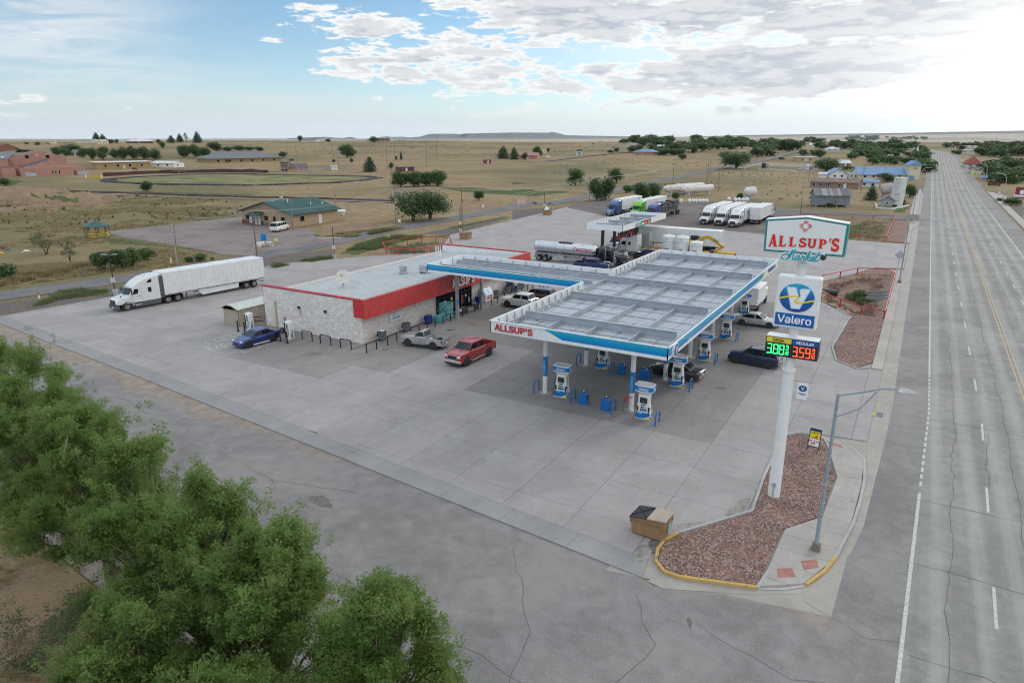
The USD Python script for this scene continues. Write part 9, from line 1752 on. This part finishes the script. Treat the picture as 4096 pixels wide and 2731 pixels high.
for r,x,yb,yt,w,l in(('a',1300,150,38,110,'tall pine left of the pair on the hilltop'),('a',1385,150,58,100,'tall pine right of the pair on the hilltop'),('1',1575,165,97,80,'pine left of the far hill group'),('1',1655,160,82,70,'bushy pine in the far hill group'),('1',1815,165,66,90,'tallest pine of the far hill group')):vt('cone',r,x,yb,yt,w,l)
vt('sparse','1',1715,160,72,60,'bare twigged tree among the far hill pines');vt('round','2',1080,160,102,100,'round dark tree at the brown ridge house');vt('round','2',405,153,98,50,'lone tree beside the white ridge house');vt('bush','a',1490,182,125,90,'dark bush right of the small cream sheds');vt('gbush','a',1580,185,120,60,'pale bush left of the hilltop caravan');vt('bush','a',2130,180,122,70,'dark tree at the hilltop house end');vt('gbush','a',2190,245,150,80,'thin tree on the slope below the hill pines');vt('bush','a',510,205,158,70,'dark bush left on the far hill');vt('bush','a',355,195,165,55,'dark bush farther left on the far hill');vt('bush','2',665,157,128,50,'dark bush on the ridge beside a pole')
for x in range(130,480,70):vt('bush','a',x,300,250+x%30,90,'dark bush along the wall behind the school gymnasium',group='bushes behind the school gymnasium')
TG='green trees spread among the far town houses'
def town(r,x0,x1,ya,yb,hpx,n,seed,kinds=('far','far','farp')):
 n=int(n*1.6);rg=np.random.default_rng(seed)
 for k in range(n):
  x=x0+(x1-x0)*(k+rg.random())/n;y=ya+(yb-ya)*rg.random();hh=hpx*(.8+.6*rg.random());vt(kinds[rg.integers(len(kinds))],r,x,y,y-hh,hh*(1.25+.6*rg.random()),'green leafy tree among the far town houses',group=TG,name='town_tree')
town('3',990,1180,155,170,38,5,1);town('3',1120,1480,150,215,62,9,2);town('3',1290,1480,245,282,62,5,3);town('3',1500,1760,195,290,62,9,4);vt('far','3',1690,160,88,130,'tall tree crown standing above the middle of the town');town('3',1850,2020,140,165,45,4,5);town('3',1780,2351,180,235,60,12,6);town('3',2230,2351,265,300,75,3,7);town('3',1100,1180,250,262,60,2,21)
town('4',0,240,205,245,75,6,8);town('4',0,520,150,180,38,10,9);town('4',440,900,175,232,50,12,10);town('4',320,520,275,300,55,3,11);town('4',760,1060,260,320,60,9,12);town('4',930,1350,330,368,55,8,13);town('4',900,1250,190,250,55,8,14);town('4',1040,1420,215,300,55,9,15);town('4',1330,1490,300,440,75,7,16);town('4',1080,1450,115,138,22,8,22);town('4',700,1010,120,150,34,6,23)
town('4',1600,1960,190,232,34,7,17);town('4',1950,2351,235,300,78,10,18);town('4',1960,2351,350,420,75,8,19);town('c',1820,2352,760,860,160,6,20,('farp','far'));town('4',2180,2351,470,530,80,4,24);town('4',2000,2351,180,200,28,6,25);town('4',1700,1780,262,275,40,2,26)
for k,(x,y,h)in enumerate(((1240,720,40),(1215,700,30))):vt('gbush','4',x,y,y-h,50,('low green bush near the silo wall','second low green bush near the silo wall')[k])
vt('gbush','4',2230,735,660,130,'green bush at the foot of the dark red sign');vt('bush','4',2130,700,668,60,'small bush at the foot of the nearest right lamp')
# -- scrub and grass
SC=[(crown_mesh(300+k,60,'bush',.2),LEAF_PALE if k else WEED)for k in range(3)]
def tuft(seed,n,h,spread,m):
 rg=np.random.default_rng(seed);V,F=[],[]
 for k in range(n):a=rg.random()*6.3;c=np.array([spread*rg.normal(),spread*rg.normal(),0]);d=np.array([cos(a),sin(a),0])*h*(.2+.5*rg.random());hh=h*(.6+.6*rg.random());s=np.array([-sin(a),cos(a),0])*h*.05;V+=[c-s,c+s,c+d+(0,0,hh)];F.append((3*k,3*k+1,3*k+2))
 return(np.array(V),np.array(F)),m
TUFTS=[tuft(1,26,.55,.22,STRAW),tuft(2,26,.45,.22,STRAW),tuft(3,30,.35,.25,WEED),tuft(4,24,.6,.3,WEED)]
import shapely
def scatter(label,protos,pg,n,seed,sc=(.6,1.4),z=None,name='grass_tuft',pick=None,clump=12.):
 rg=np.random.default_rng(seed);b=pg.bounds;P_=rg.uniform((b[0],b[1]),(b[2],b[3]),(n*4,2));P_=P_[shapely.contains_xy(pg,P_[:,0],P_[:,1])];k=meshkit.fbm(np.c_[P_/clump,P_[:,0]*0],3,seed);P_=P_[k>np.quantile(k,.45)][:n]if len(P_)else P_
 if not len(P_):return
 zz=tz(P_[:,0],P_[:,1])if z is None else np.full(len(P_),z);ids=rg.integers(0,len(protos),len(P_))if pick is None else rg.choice(pick,len(P_));path=fresh('/World',name);instancer(path,protos,np.c_[P_,zz-.02],ids,rg.random(len(P_))*6.28,rg.uniform(*sc,len(P_)),label,'stuff')
LEFT=vpoly(('1',-150,620),('1',900,640),('1',2200,690),('1',2190,845),('1',950,985),('1',1000,1080),('1',1950,1190),('1',1600,1300),('1',900,1370),('1',-150,1550)).difference(BROWN_LOT.buffer(1))
scatter('straw coloured grass tufts over the left field',TUFTS,LEFT,9000,1,(.5,1.3),pick=[0,0,1,1,2]);scatter('tall straw grass along the frontage road at left',TUFTS,vpoly(('1',-100,1330),('1',850,1290),('1',900,1360),('1',300,1420),('1',-100,1500)),2500,2,(.9,1.9),pick=[0,1]);scatter('low grey scrub dotted over the far left field',SC,vpoly(('1',-150,590),('1',1300,600),('1',2300,660),('1',2200,840),('1',950,960),('1',-150,1000)),260,3,(.4,1.1),name='scrub')
scatter('dark scrub dotted over the far slopes',SC,vpoly(('2',0,170),('2',2351,160),('3',1000,200),('3',900,300),('2',1300,280),('2',0,330)),700,4,(.4,1.3),name='scrub');scatter('scattered scrub on the brown field before the town',SC,vpoly(('3',400,340),('3',1900,280),('3',1900,390),('3',1300,470),('3',1000,500),('3',400,480)),110,5,(.4,1.0),name='scrub');scatter('scattered scrub on the grass beside the yard',SC,vpoly(('3',1300,560),('3',2000,420),('4',380,450),('4',400,740),('3',2351,690)),110,6,(.3,.9),name='scrub')
for k,(pg,n,pk,l)in enumerate(((vpoly(('2',740,1190),('2',1000,1080),('2',1250,1020),('2',1550,1025),('2',1200,1110),('2',950,1190)),800,[2,3,3],'green weeds behind the shop'),(vpoly(('2',160,1290),('2',690,1215),('2',700,1230),('2',160,1315)),300,[2,3],'green weeds along the back edge of the lot'),(vpoly(('1',370,1540),('1',1000,1490),('1',1040,1540),('1',560,1600),('1',350,1660)),260,[2,2,3],'weeds on the strip in front of the white lorry'),(vpoly(('2',1040,1000),('2',1340,935),('2',1360,945),('2',1060,1010)),500,[2,3],'green weeds below the broad tree'),(POND_C.buffer(-1),160,[2,3],'weeds in the fenced basin behind the shop'),(POND_B.buffer(-1),500,[2,3,0],'weeds in the far fenced basin'),(vpoly(('2',520,1025),('2',1300,940),('2',1360,950),('2',900,1030)),500,[0,2],'grass by the car park entrance'))):scatter(l,TUFTS,pg,n,20+k,(.5,1.3),pick=pk,name='weeds',clump=5.)
scatter('leafy weeds growing in the rock basin',TUFTS,Polygon([(-6.5,102),(-4.2,101),(-4.0,107),(-6.8,108)]),150,40,(.8,1.6),-.95,'weeds',[2,3],3.)
for k,(x,y,w,h)in enumerate(((-5.6,105.5,2.6,1.5),(-4.4,102.2,1.6,1.1))):tree('gbush',('larger green bush in the middle of the rock basin','smaller green bush by the culvert pipes')[k],(x,y,-.95),h,w,name='bush',cat='bush')
pos=np.array([(-6.9,34.6),(-7.6,33.6),(-8.0,31.2),(-8.1,30.4),(-6.0,29.9),(-5.2,30.4),(-7.4,31.6),(-4.4,43.8),(-3.4,70.8),(-3.4,82)]);instancer(fresh('/World','weeds'),TUFTS,np.c_[pos,np.full(len(pos),.1)],[2]*len(pos),pos[:,0],[.45]*len(pos),'tiny weeds sprouting along the kerb of the near gravel island','stuff')
rg=np.random.default_rng(9)
soil_pg=Polygon([(-62,2),(-8,2),(-10,11),(-30,12.5),(-62,15)]);scatter('dry litter and grass on the bare soil under the elms',TUFTS,soil_pg,1800,41,(.25,.6),0.,'dry_grass',[0,1],4.)
peb=[((lambda h:(np.array(h.vertices),np.array(h.faces)))(trimesh.convex.convex_hull(np.random.default_rng(k).normal(0,.055,(9,3)))),m_)for k,m_ in((1,pm('pebble_red',(.27,.165,.14),.9,rnd=.3)),(2,pm('pebble_brown',(.20,.12,.10),.9,rnd=.3)),(3,pm('pebble_pale',(.42,.34,.30),.9,rnd=.25)))]
for k,(pg,n,zz,l,s)in enumerate(((ISL1,9000,.112,'loose red stones on the near gravel island',(.25,.5)),(ISL2,4000,.112,'loose red stones on the second gravel island',(.25,.5)))):scatter(l,peb,pg,n,50+k,s,zz+.02,'loose_stone',None,.6)
scatter('brown rocks lining the drainage basin',[((a*1.5,f_),m_)for(a,f_),m_ in peb[:2]],POND_A.buffer(-.3).difference(POND_A.buffer(-2.6)),1500,60,(.6,1.5),-.35,'basin_stone',None,1.)
# -- mesas on the horizon, and the air
def mesa(label,prof,dist,thick,seed,skirt=1.5):
 """A flat topped hill: prof = (column of the view, row of its rim) pairs, seen at a distance of dist metres."""
 xs=np.linspace(prof[0][0],prof[-1][0],90);ys=np.interp(xs,[p[0]for p in prof],[p[1]for p in prof]);rings=[]
 for k,e,dz in((0,-1.,0),(1,-.3,.55),(2,-.12,.97),(3,.2,1.),(4,1.,0)):
  ring=[]
  for x,y in zip(xs,ys):
   v=ray(x,y);d=dist/np.hypot(v[0],v[1]);top=CAMH+v[2]*d;q=np.array([v[0],v[1]])*d;n_=q/np.linalg.norm(q);j=(meshkit.noise(np.array([x/26.,k*1.7,seed]),seed)-.5)*.35;zb=float(tz(*q))-60
   c=q+n_*thick*(e+(j if k in(1,2)else 0));ring.append((c[0],c[1],zb+(top-zb)*(dz+(j*.2 if k==1 else 0))))
  rings.append(np.array(ring))
 return structure('mesa',MB().loft(rings,False,False),MESA,label,True)
MESA=wm('mesa_rock',(.12,.115,.10))
mesa('long flat topped mesa in the centre of the horizon',((1640,560),(1700,541),(1712,536),(1820,535),(1830,541),(1845,535),(2040,530),(2190,531),(2215,528),(2235,533),(2260,541),(2440,545),(2700,549),(3100,552)),21000.,2600.,3)
mesa('low flat topped mesa left on the horizon',((1120,560),(1150,554),(1200,551),(1300,548),(1370,553),(1395,549),(1408,549),(1440,559)),22000.,2200.,4)
mesa('faint jagged hills between the two mesas',((1480,560),(1520,549),(1550,545),(1570,549),(1600,547),(1640,550),(1670,548),(1720,556)),34000.,3000.,5)
def haze():
 g=Graph();v=g('principled_volume',color=(.80,.91,1.0),density=1.3e-5,anisotropy=.35).volume
 solo('haze',MB().box(-46500,-46500,-420,46500,46500,900),mat('haze_air',g,volume=v),'thin pale blue air over the whole landscape',kind='stuff')
haze()
